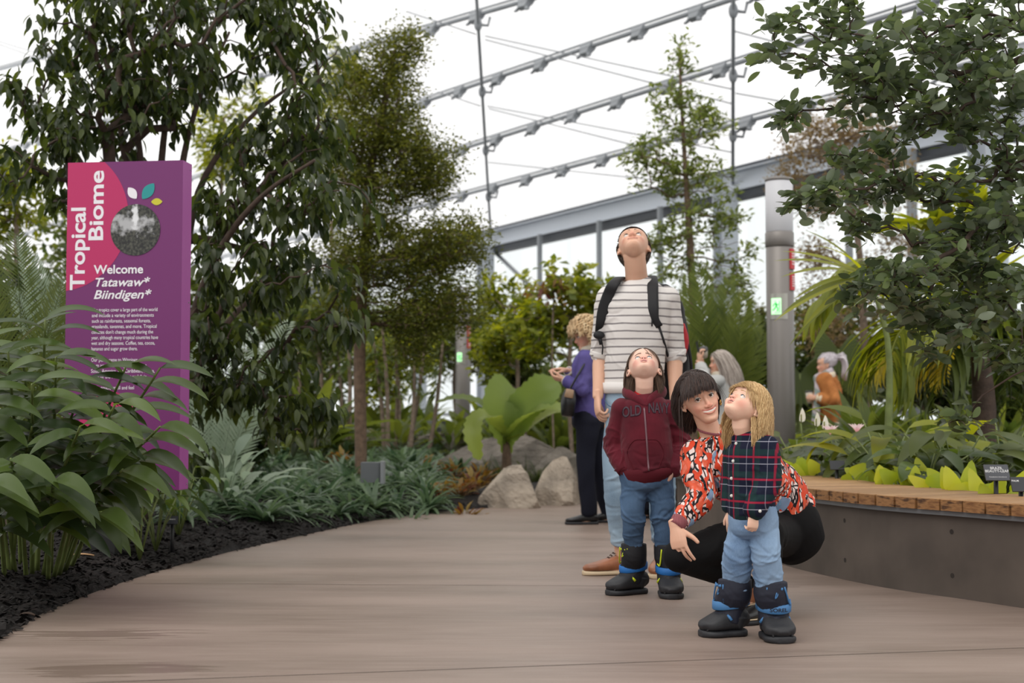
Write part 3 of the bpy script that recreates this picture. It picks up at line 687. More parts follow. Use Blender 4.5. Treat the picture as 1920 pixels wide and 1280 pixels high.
name_plate(1869, 886, 6.95, 0.118, 0.085, 0.5, [('BRAZIL', 0, 0.016, 0.019, 0.02), ('BEAUTY-LEAF', 0, 0.0, 0.019, 0.02), ('Calophyllum brasiliense', 0, -0.028, 0.009, 0.0)], 'grey plant label with two lines of white capitals above the bench')
name_plate(1916, 908, 6.75, 0.10, 0.075, 0.5, [('PALM', -0.03, 0.012, 0.014, 0.01)], 'dark plant label next to the grey one at the bench end', 'label_dark')
name_plate(1570, 872, 8.7, 0.09, 0.06, 0.5, [], 'small dark plant label standing before the peace lilies', 'label_dark')
name_plate(322, 975, 8.3, 0.07, 0.05, 0.5, [('TURMERIC', 0, 0.0, 0.010, 0.0)], 'black plant label on a stake below the purple sign', 'label_dark', z0=0.1)
name_plate(818, 802, 20.0, 0.30, 0.20, 0.3, [('PLANTS', 0, 0.0, 0.03, 0.0)], 'far grey information plate above the stone edging', 'label_plate', z0=0.3)
# pale wood scrap on the mulch
def curl_leaf(px, py, L, mat, label, name):
    g = G(px, py, 0.03); mb = MB(); z = float(bedz(g.x, g.y)[0]) + 0.012
    a = random.uniform(-0.5, 0.5)
    mb.loft([((g.x + L * t * math.cos(a) - L / 2, g.y + L * t * math.sin(a), z + 0.01 * math.sin(3 * t)), 0.003 + 0.014 * math.sin(math.pi * min(0.98, t + 0.02)), 0.004) for t in np.linspace(0, 1, 7)], (0, 1, 0), 8)
    o = mb.build(name, MAT[mat]); tag(o, label, 'debris')
curl_leaf(577, 999, 0.085, 'dry_leaf', 'pale dry leaf lying on black mulch near the path edge', 'dry_leaf')
curl_leaf(150, 1065, 0.14, 'dry_leaf', 'tan dry leaf lying on mulch under the ginger plants', 'dry_leaf')
curl_leaf(127, 1000, 0.03, 'dry_leaf', 'small pale leaf scrap on mulch left of the sign post', 'dry_leaf')
curl_leaf(52, 1148, 0.07, 'bark_dark', 'thin bent twig on the mulch at the path corner', 'twig')
# ================================================================ plant kit
def unit(a): return a / (np.linalg.norm(a, axis=-1, keepdims=True) + 1e-12)
PROF = {
    'lance': lambda t: np.sin(np.pi * np.clip(t, 0, 1) ** 0.75) ** 0.8,
    'oval': lambda t: np.sin(np.pi * np.clip(t, 0, 1) ** 0.95) ** 0.62,
    'strap': lambda t: np.clip(1.0 - t, 0, 1) ** 0.45 * np.clip(t * 6 + 0.25, 0, 1),
    'heart': lambda t: np.where(t < 0.22, 0.55 + t * 2.0, 1.0) * np.clip(1 - t, 0, 1) ** 0.62 * 1.12,
    'paddle': lambda t: np.clip(t * 1.9 + 0.10, 0, 1) ** 1.2 * np.clip((1 - t) * 5.5, 0, 1) ** 0.55,
    'tear': lambda t: np.sin(np.pi * np.clip(t, 0, 1) ** 0.62) ** 0.75,
}
def leaves(mb, base, d, nrm, L, W, bend=0.6, shape='lance', seg=4, fold=0.25, wave=0.0, tone=None, m=0):
    base = np.asarray(base, float); d = unit(np.asarray(d, float)); n_ = len(base)
    L = np.broadcast_to(np.asarray(L, float), (n_,)); W = np.broadcast_to(np.asarray(W, float), (n_,)); bend = np.broadcast_to(np.asarray(bend, float), (n_,))
    side = unit(np.cross(d, nrm)); nrm = np.cross(side, d)
    if tone is None: tone = RNG.random(n_)
    if seg == 1:     # folded diamond
        mid = base + d * (L * 0.5)[:, None]; b2 = nrm * (W * fold)[:, None]
        tip = base + d * (L * np.cos(bend * 0.5))[:, None] - nrm * (L * np.sin(bend * 0.5))[:, None]
        V = np.stack([base, mid - side * (W / 2)[:, None] + b2, tip, mid + side * (W / 2)[:, None] + b2], 1).reshape(-1, 3)
        k = np.arange(n_)[:, None] * 4; T = np.concatenate([k + [[0, 1, 2]], k + [[0, 2, 3]]])
        mb.add(V, None, T, tone=np.repeat(tone, 4), m=m); return
    ts = np.linspace(0, 1, seg + 1); wp = PROF[shape](ts); wp = np.maximum(wp, 0.015); 
    if shape != 'strap': wp[0] = max(wp[0], 0.06)
    c = base.copy(); rows = []; ph = RNG.uniform(0, 6.28, n_)
    for k, t in enumerate(ts):
        th = bend * t; dr = d * np.cos(th)[:, None] - nrm * np.sin(th)[:, None]; nr = nrm * np.cos(th)[:, None] + d * np.sin(th)[:, None]
        if k: c = c + dr * (L / seg)[:, None]
        hw = (W / 2 * wp[k])[:, None]; lift = nr * fold * hw; wv = nr * (wave * W * np.sin(t * 9 + ph))[:, None] if wave else 0
        rows.append(np.stack([c - side * hw + lift + wv, c, c + side * hw + lift - wv], 1))
    V = np.stack(rows, 1).reshape(-1, 3)          # n, seg+1, 3 pts
    b0 = (np.arange(n_) * (seg + 1) * 3)[:, None]; Q = []
    for k in range(seg):
        for j in (0, 1): Q.append(b0 + np.array([[k * 3 + j, k * 3 + j + 1, k * 3 + 4 + j, k * 3 + 3 + j]]))
    mb.add(V, np.concatenate(Q), tone=np.repeat(tone, (seg + 1) * 3), m=m)
def rdir(n, zmin=-1.0, zmax=1.0):
    z = RNG.uniform(zmin, zmax, n); a = RNG.uniform(0, 2 * np.pi, n); r = np.sqrt(1 - z * z); return np.stack([r * np.cos(a), r * np.sin(a), z], -1)
UP = np.array([0, 0, 1.0])

def tree(name, label, cat, trunk, blobs, tips, leafspec, bark, leafm, r0=0.004, group=None, ex=0.5, droop=0.0, maxr=None, twigs=True, per=None, rtrunk=None):
    """trunk: 3-D polyline (list); blobs: (centre, (rx,ry,rz), weight); tips joined to the nearest lower branch, thickness by the pipe rule"""
    base = Vector(trunk[0]); root = empty(name, base); tag(root, label, cat, group)
    nodes = []; par = []
    tp = cr(np.array([list(p) for p in trunk]), 4)
    for i, p in enumerate(tp): nodes.append(p); par.append(i - 1)
    wts = np.array([b[2] for b in blobs], float); wts /= wts.sum(); T = []
    for (c, r, w_), k in zip(blobs, (wts * tips).astype(int) + 1):
        q = rdir(k) * (RNG.random(k)[:, None] ** (1 / 2.4)) * np.array(r); T.append(q + np.array(list(c)))
    T = np.vstack(T); t0 = tp[-1]; order = np.argsort(np.linalg.norm(T - tp[len(tp) // 2], axis=1))
    Narr = np.array(nodes + [[0, 0, 0]] * (len(T) * 3)); nn = len(nodes); ndist = np.zeros(len(Narr)); ndist[:nn] = np.arange(nn) * 0.0
    tipn = []
    for ti_ in order:
        t = T[ti_]; D = np.linalg.norm(Narr[:nn] - t, axis=1); cost = D + 0.25 * ndist[:nn] + np.where(Narr[:nn, 2] > t[2] + 0.05, 0.6 * (Narr[:nn, 2] - t[2]), 0)
        k = int(np.argmin(cost)); p = Narr[k]; L = D[k]; m1 = p + (t - p) * 0.4 + UP * L * (0.10 if droop < 0.5 else 0.16) + RNG.normal(size=3) * L * 0.05; m2 = p + (t - p) * 0.72 + UP * L * 0.08 + RNG.normal(size=3) * L * 0.04
        last = k
        for q in (m1, m2, t):
            Narr[nn] = q; ndist[nn] = ndist[last] + np.linalg.norm(q - Narr[last]); par.append(last); last = nn; nn += 1
        tipn.append(last)
    cnt = np.zeros(nn)
    for t in tipn: cnt[t] += 1
    for i in range(nn - 1, 0, -1):
        if par[i] >= 0: cnt[par[i]] += cnt[i]
    rad = r0 * np.maximum(cnt, 0.6) ** ex
    if maxr: rad = np.minimum(rad, maxr)
    if rtrunk:
        k = len(tp); rad[:k] = np.maximum(rad[:k], np.linspace(rtrunk, rtrunk * 0.45, k))
    rad[0] *= 1.15
    # chains: follow the thickest child
    kids = [[] for _ in range(nn)]
    for i in range(1, nn): kids[par[i]].append(i)
    bt, bb = MB(), MB(); stack = [(0, None)]; first = True
    while stack:
        s, pr = stack.pop(); chain = ([pr] if pr is not None else []) + [s]; c = s
        while kids[c]:
            ks = sorted(kids[c], key=lambda q: -cnt[q]); stack += [(q, c) for q in ks[1:]]; c = ks[0]; chain.append(c)
        pts = [Narr[q] for q in chain]; rr = [rad[q] for q in chain]
        if pr is not None: rr[0] = min(rr[0], rr[1] * 1.15)
        if not twigs and max(rr) < r0 * 1.5: first = False; continue
        (bt if first else bb).tube(pts, rr, 12 if first else (7 if max(rr) > 0.015 else 4), dens=2 if first else 1); first = False
    bt.build('trunk', MAT[bark], root)
    if bb.n: bb.build('branches', MAT[bark], root)
    # leaves
    ls = leafspec; k = per or ls['per']; tips_p = Narr[tipn]; prev = Narr[[par[t] for t in tipn]]
    n_ = len(tipn) * k; u = np.tile(np.linspace(0.0, 1.0, k), len(tipn)) ; tpx = np.repeat(tips_p, k, 0); pv = np.repeat(prev, k, 0)
    ax = unit(tpx - pv); sp = ls.get('spread', 0.06)
    pos = tpx + ax * (u[:, None] - 0.7) * sp * 2 + RNG.normal(size=(n_, 3)) * sp * ls.get('jit', 0.35)
    d = rdir(n_, -0.4, 0.8) + ax * 0.6; d = unit(d); d[:, 2] -= droop + RNG.random(n_) * droop * 0.5; d = unit(d)
    nr = UP + RNG.normal(size=(n_, 3)) * ls.get('tilt', 0.35); L = ls['L'] * RNG.uniform(0.65, 1.15, n_)
    if droop > 0.6: nr = np.stack([d[:, 0], d[:, 1], np.abs(RNG.normal(size=n_)) * 0.6 + 0.2], -1) + RNG.normal(size=(n_, 3)) * 0.3
    lf = MB(); leaves(lf, pos, d, nr, L, L * ls['w'], ls.get('bend', 0.5), ls.get('shape', 'lance'), ls.get('seg', 3), ls.get('fold', 0.25), tone=np.clip(RNG.normal(0.4, 0.42, n_), -.2, 1.5))  # random leaf tone, spread widened so backlit brightness is put into the colour
    lf.build('foliage', leafm if isinstance(leafm, list) else MAT[leafm], root, smooth=ls.get('seg', 3) > 1)
    return root

ORD = 'first second third fourth fifth sixth seventh eighth ninth tenth eleventh twelfth thirteenth fourteenth fifteenth sixteenth seventeenth eighteenth nineteenth twentieth'.split() + ['twenty-' + q for q in 'first second third fourth fifth sixth seventh eighth ninth'.split()]
def ordinal(group, phrase):
    bpy.context.view_layer.update()
    os_ = sorted([o for o in SC.objects if o.get('group') == group and o.parent is None], key=lambda o: o.location.x / max(o.location.y, .1))
    for k, o in enumerate(os_): o['label'] = ORD[k] + ' from the left of the ' + phrase
# ---------------------------------------------------------------- trees
def PB(px, py, Y, wpx, hpx, dy, wt):
    s = F / Y; return (P(px, py, Y), (wpx / 2 / s, dy, hpx / 2 / s), wt)
def ground_pt(px, Y): c = P(px, 782, Y); return Vector((c.x, Y, float(bedz(c.x, Y)[0]) - 0.05))
# big dark tree behind the sign: several stems fanning out from low down
Y1 = 9.6
big = [(P(180, 60, Y1), (0.75, .7, .35), 1), PB(330, -40, Y1, 520, 160, .9, 2.2), PB(200, 60, Y1, 240, 160, .7, 1.3), PB(420, 60, Y1, 360, 180, .8, 2.0), PB(560, 60, Y1, 180, 200, .6, 1.0),
       PB(230, 210, Y1, 300, 200, .7, 1.6), PB(90, 250, Y1 - .3, 220, 120, .6, 0.9), PB(60, 330, Y1 - .3, 160, 120, .6, 0.6), PB(120, 120, Y1, 80, 60, .5, 0.2), PB(300, 160, Y1, 260, 150, .8, 1.2),
       PB(520, 270, Y1, 240, 150, .7, 1.5), PB(440, 400, Y1, 160, 190, .7, 1.2), PB(600, 380, Y1 - .4, 220, 90, .6, 1.3), PB(520, 500, Y1 - .4, 300, 130, .6, 1.9), PB(430, 600, Y1 - .5, 160, 160, .5, 1.0), PB(640, 610, Y1 - .5, 130, 60, .5, 0.5),
       PB(430, 720, Y1 - .4, 140, 110, .5, 0.9), PB(560, 770, Y1 - .6, 160, 100, .5, 1.2), PB(520, 680, Y1 - .5, 120, 80, .5, 0.5), PB(60, 190, Y1, 120, 60, .5, .3), PB(380, 860, Y1, 60, 40, .4, .2), PB(590, 200, Y1, 120, 160, .6, .8)]
tr0 = ground_pt(262, Y1)
tree('broadleaf_tree', 'big dark multi-stemmed tree with drooping glossy leaves behind the purple sign', 'tree', [tr0, P(262, 840, Y1), P(268, 640, Y1), P(280, 430, Y1)], big, 500,
     dict(L=0.118, w=0.38, per=13, spread=0.085, bend=0.6, seg=5, fold=0.3, shape='lance', jit=0.5), 'bark_dark', 'leaf_dark', r0=0.0045, ex=0.46, droop=0.85, maxr=0.075)
bigtree = [o for o in SC.objects if o.get('label', '').startswith('big dark multi')][0]
for q in ([(262, 840), (255, 500), (238, 300), (205, 180), (160, 60)], [(264, 830), (270, 480), (262, 290), (240, 150), (225, -30)], [(266, 830), (290, 500), (303, 300), (318, 150), (322, -40)], [(268, 830), (310, 560), (340, 320), (372, 190), (430, 60)],
          [(268, 820), (330, 600), (372, 360), (460, 230), (560, 150)], [(268, 840), (330, 700), (380, 540), (430, 440), (500, 360), (590, 300)], [(268, 850), (330, 760), (400, 640), (470, 560), (560, 500)], [(264, 840), (240, 560), (190, 380), (120, 260), (50, 200)]):
    mb = MB(); pt_ = [P(x, y, Y1 - .15 * k * (-1) ** len(q)) for k, (x, y) in enumerate(q)]; mb.tube(pt_, list(np.linspace(.040, .010, len(pt_))), 8, dens=5); mb.build('stem', MAT['bark_dark'], bigtree)
# brown-trunked tree with tiny leaves in layers
Y2 = 14.0
fine = [PB(740, 110, Y2, 120, 80, .5, .6), PB(700, 180, Y2, 190, 100, .7, 1.2), PB(680, 260, Y2, 200, 90, .8, 1.2), PB(740, 240, Y2, 120, 90, .7, .8), PB(790, 300, Y2, 160, 80, .8, 1.1), PB(700, 350, Y2, 230, 90, .8, 1.4), PB(660, 140, Y2, 60, 60, .4, .3),
        PB(800, 340, Y2, 110, 60, .6, .6), PB(850, 460, Y2, 150, 110, .8, 1.4), PB(760, 490, Y2, 200, 130, .9, 1.8), PB(650, 500, Y2, 160, 140, .9, 1.3), PB(700, 430, Y2, 120, 60, .7, .6), PB(860, 575, Y2, 130, 100, .7, .8), PB(780, 600, Y2, 170, 90, .8, 1.0),
        PB(650, 590, Y2, 120, 60, .7, .5), PB(620, 300, Y2, 120, 120, .7, .6), PB(770, 660, Y2, 90, 50, .6, .3), PB(770, 80, Y2, 70, 50, .3, .2)]
tree('layered_tree', 'brown-trunked tree with tiny leaves in layered clouds, middle of the bed', 'tree', [ground_pt(678, Y2), P(676, 800, Y2), P(674, 700, Y2), P(676, 600, Y2), P(684, 480, Y2), P(692, 340, Y2), P(716, 220, Y2), P(738, 100, Y2)], fine, 1500,
     dict(L=0.050, w=0.5, per=34, spread=0.10, bend=0.2, seg=1, fold=0.2, jit=0.75), 'bark', 'leaf_olive', r0=0.0022, ex=0.45, maxr=0.065, rtrunk=0.06, twigs=True)
# slender tree behind the man
Y3 = 17.0
sl_ = [PB(1275, 110, Y3, 60, 80, .3, .3), PB(1265, 180, Y3, 110, 70, .5, .6), PB(1290, 240, Y3, 190, 80, .7, 1.0), PB(1240, 320, Y3, 150, 90, .6, .9), PB(1310, 340, Y3, 150, 110, .6, 1.0), PB(1210, 280, Y3, 80, 60, .4, .3), PB(1300, 430, Y3, 220, 90, .8, 1.0),
       PB(1360, 400, Y3, 90, 60, .5, .4), PB(1290, 520, Y3, 220, 100, .9, .9), PB(1400, 480, Y3, 60, 60, .4, .2), PB(1180, 300, Y3, 50, 40, .3, .15), PB(1380, 540, Y3, 80, 60, .4, .4), PB(1330, 210, Y3, 60, 50, .3, .3), PB(1250, 460, Y3, 130, 90, .6, .5)]
tree('slender_tree', 'slender open tree with small upright leaves behind the looking-up man', 'tree', [ground_pt(1302, Y3), P(1300, 640, Y3), P(1295, 480, Y3), P(1286, 330, Y3), P(1278, 200, Y3), P(1274, 90, Y3)], sl_, 460,
     dict(L=0.098, w=0.42, per=11, spread=0.07, bend=0.2, seg=2, fold=0.3, shape='oval', jit=0.45), 'bark', 'leaf_slender', r0=0.003, ex=0.45, maxr=0.045, rtrunk=0.035)
# oval-leaved branches reaching in from the right
Y4 = 6.9
ov = [PB(1830, 60, Y4, 240, 160, .6, 1.8), PB(1700, 100, Y4, 200, 110, .5, 1.1), PB(1560, 60, Y4, 160, 90, .4, .7), PB(1470, 40, Y4, 80, 70, .3, .2), PB(1450, 100, Y4, 80, 40, .3, .15), PB(1580, 130, Y4, 160, 60, .4, .5), PB(1650, 170, Y4, 220, 90, .5, 1.2), PB(1850, 190, Y4, 200, 150, .6, 2.0),
      PB(1730, 230, Y4, 180, 60, .5, .8), PB(1480, 220, Y4, 80, 60, .3, .25), PB(1600, 300, Y4, 140, 50, .4, .45), PB(1540, 370, Y4 - .2, 110, 40, .3, .4), PB(1490, 375, Y4 - .2, 50, 50, .15, .15), PB(1650, 350, Y4, 140, 60, .4, .6), PB(1760, 360, Y4, 120, 40, .4, .4),
      PB(1620, 420, Y4, 120, 40, .4, .3), PB(1860, 430, Y4, 170, 120, .6, 1.7), PB(1690, 540, Y4 - .3, 200, 110, .4, 1.5), PB(1780, 480, Y4, 150, 120, .5, 1.2), PB(1860, 560, Y4, 160, 150, .6, 2.0), PB(1760, 610, Y4 - .2, 140, 70, .4, .7), PB(1600, 560, Y4 - .2, 60, 40, .3, .12),
      PB(1900, 660, Y4, 80, 80, .5, .5), PB(1800, 790, Y4 - .2, 110, 36, .2, .16), PB(1900, 300, Y4, 120, 100, .6, 1.0), PB(1730, 660, Y4, 60, 40, .3, .12)]
tree('oval_leaved_tree', 'tree with grey-green oval leaves reaching over the bench from beyond the frame edge', 'tree', [Vector((3.2, Y4 + .6, 0.35)), Vector((3.15, Y4 + .5, 1.2)), Vector((3.05, Y4 + .3, 2.0)), P(2000, 250, Y4 + .2), P(1930, 60, Y4)], ov, 640,
     dict(L=0.080, w=0.52, per=8, spread=0.06, bend=0.25, seg=6, fold=0.2, shape='oval', jit=0.3, tilt=0.7), 'bark_dark', 'leaf_oval', r0=0.0022, ex=0.42, maxr=0.06)
# sparse brown-leaved tree behind the column
Y5 = 20.0
bt = [PB(1520, 270, Y5, 120, 100, .6, 1.0), PB(1600, 250, Y5, 160, 130, .7, 1.3), PB(1660, 330, Y5, 150, 120, .7, 1.0), PB(1480, 330, Y5, 60, 60, .4, .4), PB(1560, 380, Y5, 200, 90, .8, .9), PB(1540, 600, Y5, 100, 160, .8, 1.0), PB(1700, 450, Y5, 120, 100, .6, .6), PB(1640, 540, Y5, 180, 140, .8, 1.0), PB(1530, 480, Y5, 60, 60, .5, .5)]
tree('brown_tree', 'thin tree with sparse brownish leaves behind the light column', 'tree', [ground_pt(1625, Y5), P(1620, 640, Y5), P(1612, 480, Y5), P(1590, 330, Y5), P(1580, 220, Y5)], bt, 420,
     dict(L=0.075, w=0.5, per=22, spread=0.13, bend=0.2, seg=1, fold=0.2, jit=0.8), 'bark_grey', 'leaf_brown', r0=0.0045, ex=0.42, maxr=0.06)

# ---------------------------------------------------------------- shrubs and small trees of the far beds
def shrub(px, pyc, Y, wpx, hpx, leafm, L, wr, tips, per, label, name='shrub', group=None, shape='oval', seg=2, droop=0.1, bark='bark_grey', twig=0.003, spread=0.08, nblob=6, seed=None, bend=0.3, cat='shrub', dy=None):
    s = F / Y; c = P(px, pyc, Y); g = ground_pt(px, Y); r = random.Random(seed if seed is not None else int(px * 7 + pyc))
    bl = []
    for k in range(nblob):
        bl.append(PB(px + r.uniform(-.32, .32) * wpx, pyc + r.uniform(-.32, .32) * hpx, Y + r.uniform(-.3, .3), wpx * r.uniform(.35, .6), hpx * r.uniform(.35, .55), dy or wpx / s * 0.25, 1))
    top = c + Vector((0, 0, hpx / s * 0.2)); mid = (g + top) / 2 + Vector((r.uniform(-.1, .1), 0, 0))
    return tree(name, label, cat, [g, mid, top], bl, tips, dict(L=L, w=wr, per=per, spread=spread, bend=bend, seg=seg, shape=shape, jit=0.5, tilt=0.6), bark, leafm, r0=twig, ex=0.42, maxr=0.04, group=group, droop=droop)
S = shrub
S(1075, 590, 17.5, 260, 200, 'leaf_bright', 0.15, 0.55, 190, 9, 'yellow-green shrub with reddish dying leaf tips beneath the eave', seed=1)
S(1040, 520, 17.4, 120, 130, 'leaf_red', 0.12, 0.4, 26, 5, 'sparse rust-coloured shoots rising from the yellow-green shrub', name='withered_shoots', nblob=4, droop=.5, cat='shrub')
S(965, 620, 18.6, 150, 220, 'leaf_bright', 0.13, 0.45, 190, 9, 'bright leafy shrub between the layered tree and blonde woman', seed=3)
S(985, 700, 19.5, 130, 170, 'leaf_mid', 0.14, 0.5, 160, 9, 'mid-green shrub right of the distant light column', seed=4)
S(590, 640, 19.0, 220, 160, 'leaf_mid', 0.13, 0.4, 180, 10, 'mid-green shrub left of the brown trunk, behind the drooping branches', seed=5)
S(480, 560, 21.0, 260, 260, 'leaf_mid', 0.15, 0.45, 240, 9, 'tall leafy bush seen through the stems right of the sign', seed=6)
S(745, 720, 21.5, 150, 180, 'leaf_bright', 0.14, 0.5, 190, 9, 'light-green bush right of the brown trunk, far bed', seed=7)
S(560, 740, 22.5, 220, 170, 'leaf_mid', 0.14, 0.45, 180, 9, 'shaded bush low behind the drooping branches', seed=8)
S(1180, 650, 21.0, 240, 240, 'leaf_mid', 0.15, 0.5, 220, 9, 'dense bush behind the striped shirt', seed=9)
S(1000, 760, 21.0, 200, 130, 'leaf_mid', 0.14, 0.5, 170, 9, 'low bush behind the paddle-leaved palm', seed=10)
S(30, 400, 15.5, 240, 260, 'leaf_bright', 0.15, 0.3, 230, 9, 'pale bamboo-like bush beyond the sign at the photo edge', seed=11, droop=.4, shape='lance')
S(420, 270, 20.5, 240, 250, 'leaf_bright', 0.17, 0.3, 170, 9, 'tall pale-leaved tree seen through the dark crown', seed=12, droop=.4, shape='lance', cat='tree', name='pale_tree')
S(620, 250, 22.5, 220, 330, 'leaf_bright', 0.14, 0.35, 200, 9, 'light-leaved tree between the dark crown and the layered tree', seed=13, cat='tree', name='pale_tree', droop=.2, shape='lance')
S(200, 560, 19.5, 420, 360, 'leaf_mid', 0.16, 0.5, 420, 9, 'wide dense bush filling the view behind the sign', seed=14, nblob=10)
S(680, 640, 25.8, 460, 240, 'leaf_mid', 0.16, 0.5, 480, 9, 'widest bush of the far bed, behind the brown trunk', seed=15, nblob=12)
S(1100, 740, 26.2, 340, 170, 'leaf_mid', 0.16, 0.5, 380, 9, 'low wide bush far behind the blonde woman', seed=16, nblob=10)
S(1380, 690, 19.0, 200, 200, 'leaf_dark', 0.16, 0.5, 230, 9, 'dark bush between the grey-haired woman and light column', seed=17)
S(1560, 730, 21.0, 240, 150, 'leaf_dark', 0.18, 0.5, 240, 9, 'dark bush behind the orange jacket', seed=18)
S(1720, 700, 15.0, 260, 170, 'leaf_dark', 0.16, 0.5, 260, 9, 'dark bush under the drooping palm fronds', seed=19)
S(1880, 700, 13.0, 200, 240, 'leaf_dark', 0.16, 0.5, 260, 9, 'dark bush at the right end behind the bench planting', seed=20)
S(1640, 640, 21.5, 300, 180, 'leaf_olive', 0.15, 0.5, 260, 9, 'far olive bush seen above the orange jacket', seed=21)
S(1460, 610, 22.5, 260, 120, 'leaf_olive', 0.12, 0.5, 190, 9, 'hazy far bush behind the light column', seed=22)
S(870, 640, 26.0, 180, 130, 'leaf_olive', 0.12, 0.5, 150, 9, 'olive bush behind the distant light column', seed=23)
S(330, 720, 12.5, 240, 160, 'leaf_dark', 0.13, 0.5, 220, 9, 'dark bush at the foot of the big tree', seed=24)
S(470, 820, 13.5, 220, 90, 'leaf_dark', 0.13, 0.5, 190, 8, 'low dark bush under the drooping branches', seed=25)
S(420, 640, 27.0, 520, 230, 'leaf_mid', 0.18, 0.5, 420, 9, 'farthest dense bush behind the sign and big dark tree', seed=31, nblob=12)
S(860, 650, 29.0, 420, 200, 'leaf_mid', 0.18, 0.5, 360, 9, 'farthest bush between the layered tree and yellow-green shrub', seed=32, nblob=12)
S(560, 600, 26.0, 300, 240, 'leaf_olive', 0.17, 0.45, 300, 9, 'far olive bush filling the gap left of the brown trunk', seed=33, nblob=9)
S(1800, 640, 18.5, 380, 220, 'leaf_mid', 0.17, 0.5, 380, 9, 'far green bush behind the hanging palm fronds', seed=34, nblob=10)
S(90, 620, 13.5, 360, 260, 'leaf_dark', 0.15, 0.5, 380, 9, 'dark bush behind the feather-leaved cycads', seed=35, nblob=10)
# thin canes between the trunk and the light column
for k, (x, y0, y1, Y, x1) in enumerate(((650, 560, 830, 18.0, 654), (700, 640, 830, 18.4, 722), (716, 600, 830, 18.2, 728), (742, 650, 830, 18.8, 740), (776, 640, 830, 18.3, 768), (800, 620, 830, 18.6, 760), (560, 660, 830, 18.5, 556), (632, 640, 830, 18.9, 640), (830, 640, 830, 18.6, 800))):
    g = ground_pt(x1, Y); t = P(x, y0, Y); mb = MB(); mb.tube([g, (g + t) / 2 + Vector((.03, 0, 0)), t], [0.03, 0.026, 0.016], 8, dens=3)
    root = empty('bamboo_cane', g); tag(root, 'slim pale upright cane in the bed behind the brown trunk', 'cane', 'slim pale canes behind the brown trunk'); mb.build('culm', MAT['bark_grey'], root)
    lf = MB(); n_ = 40; u = RNG.random(n_); b0 = np.array([list(g + (t - g) * (0.55 + 0.5 * q)) for q in u]); d = rdir(n_, -.5, .4); leaves(lf, b0, d, UP + RNG.normal(size=(n_, 3)) * .4, 0.22, 0.035, 0.8, 'lance', 3); lf.build('foliage', MAT['leaf_mid'], root)

# ---------------------------------------------------------------- fronds
def frond(mb, base, d, up, L, nl, lw, ll, arch=0.9, vee=0.3, fwd=0.5, droop=0.2, rw=0.006, tone=0.5, prof=None, start=0.15, seg=2, ragged=0.0, mr=0):
    """pinnate frond: arched midrib with two rows of leaflets"""
    base = np.array(list(base), float); d = unit(np.array(list(d), float)); up = np.array(list(up), float)
    side = unit(np.cross(d, up)); nrm = np.cross(side, d); ts = np.linspace(0, 1, 14); c = base.copy(); pts = [c.copy()]; dirs = []
    for k, t in enumerate(ts):
        th = arch * t ** 1.3; dr = d * math.cos(th) - nrm * math.sin(th); dirs.append(dr)
        if k: c = c + dr * L / 13; pts.append(c.copy())
    pts = np.array(pts); dirs = np.array(dirs)
    mb.tube(pts, list(np.linspace(rw, rw * 0.3, 14)), 5, tone=tone, m=mr)
    q = np.linspace(start, 0.985, nl); B = np.stack([np.interp(q, ts, pts[:, a]) for a in range(3)], -1); D = unit(np.stack([np.interp(q, ts, dirs[:, a]) for a in range(3)], -1))
    nn = np.cross(side, D)
    pf = (np.sin(np.pi * np.clip((q - start) / (1 - start) * 0.86 + 0.12, 0, 1)) ** 0.55) if prof is None else prof(q)
    for sg_ in (-1, 1):
        dd = unit(side * sg_ + D * (fwd + 0.7 * q[:, None]) + nn * vee + RNG.normal(size=B.shape) * 0.04); LL = ll * pf * RNG.uniform(0.93 - ragged, 1.05, nl)
        leaves(mb, B, dd, nn + side * sg_ * 0.2, LL, lw, droop + ragged * RNG.random(nl), 'lance' if seg > 1 else 'lance', seg, 0.15, tone=np.clip(tone + RNG.normal(size=nl) * 0.12, 0, 1))
def crown_plant(name, label, cat, base, fr, leafm, stem=None, group=None, trunk_r=0.1, th=0.3, barkm='bark_dark'):
    root = empty(name, base); tag(root, label, cat, group)
    if th > 0:
        mb = MB(); mb.tube([base - Vector((0, 0, 0.4)), base + Vector((0, 0, th * 0.5)), base + Vector((0, 0, th))], [trunk_r * 1.1, trunk_r, trunk_r * 0.8], 14, dens=2); mb.build('trunk', MAT[barkm], root)
    for k, a in enumerate(fr):
        mb = MB(); a = dict(a); lm = a.pop('mat', leafm); frond(mb, **a); mb.build('frond', MAT[lm], root)
    return root
# cycad behind the man: stiff upright fronds
cb_ = ground_pt(1340, 14.5); cb_.z = 0.5; fr = []
tops = [(1275, 560), (1296, 530), (1322, 520), (1350, 545), (1382, 540), (1405, 575), (1432, 595), (1440, 640), (1268, 610), (1310, 600), (1360, 590), (1395, 650), (1330, 560)]
for k, (x, y) in enumerate(tops):
    t = P(x, y, 14.5 - 0.3 * (k % 3)); d = (t - cb_); L = d.length; fr.append(dict(base=cb_, d=d + Vector((0, 0, L * 0.12)), up=(0, -1, 0.25) if k % 2 else (0.1, -1, 0.1), L=L * 1.05, nl=46, lw=0.024, ll=0.30, arch=0.35, vee=0.15, fwd=0.6, droop=0.2, tone=0.35 + 0.3 * random.random()))
crown_plant('cycad', 'cycad with stiff upright feather fronds behind the grey-haired woman', 'cycad', cb_, fr, 'leaf_mid', trunk_r=0.16, th=0.15)
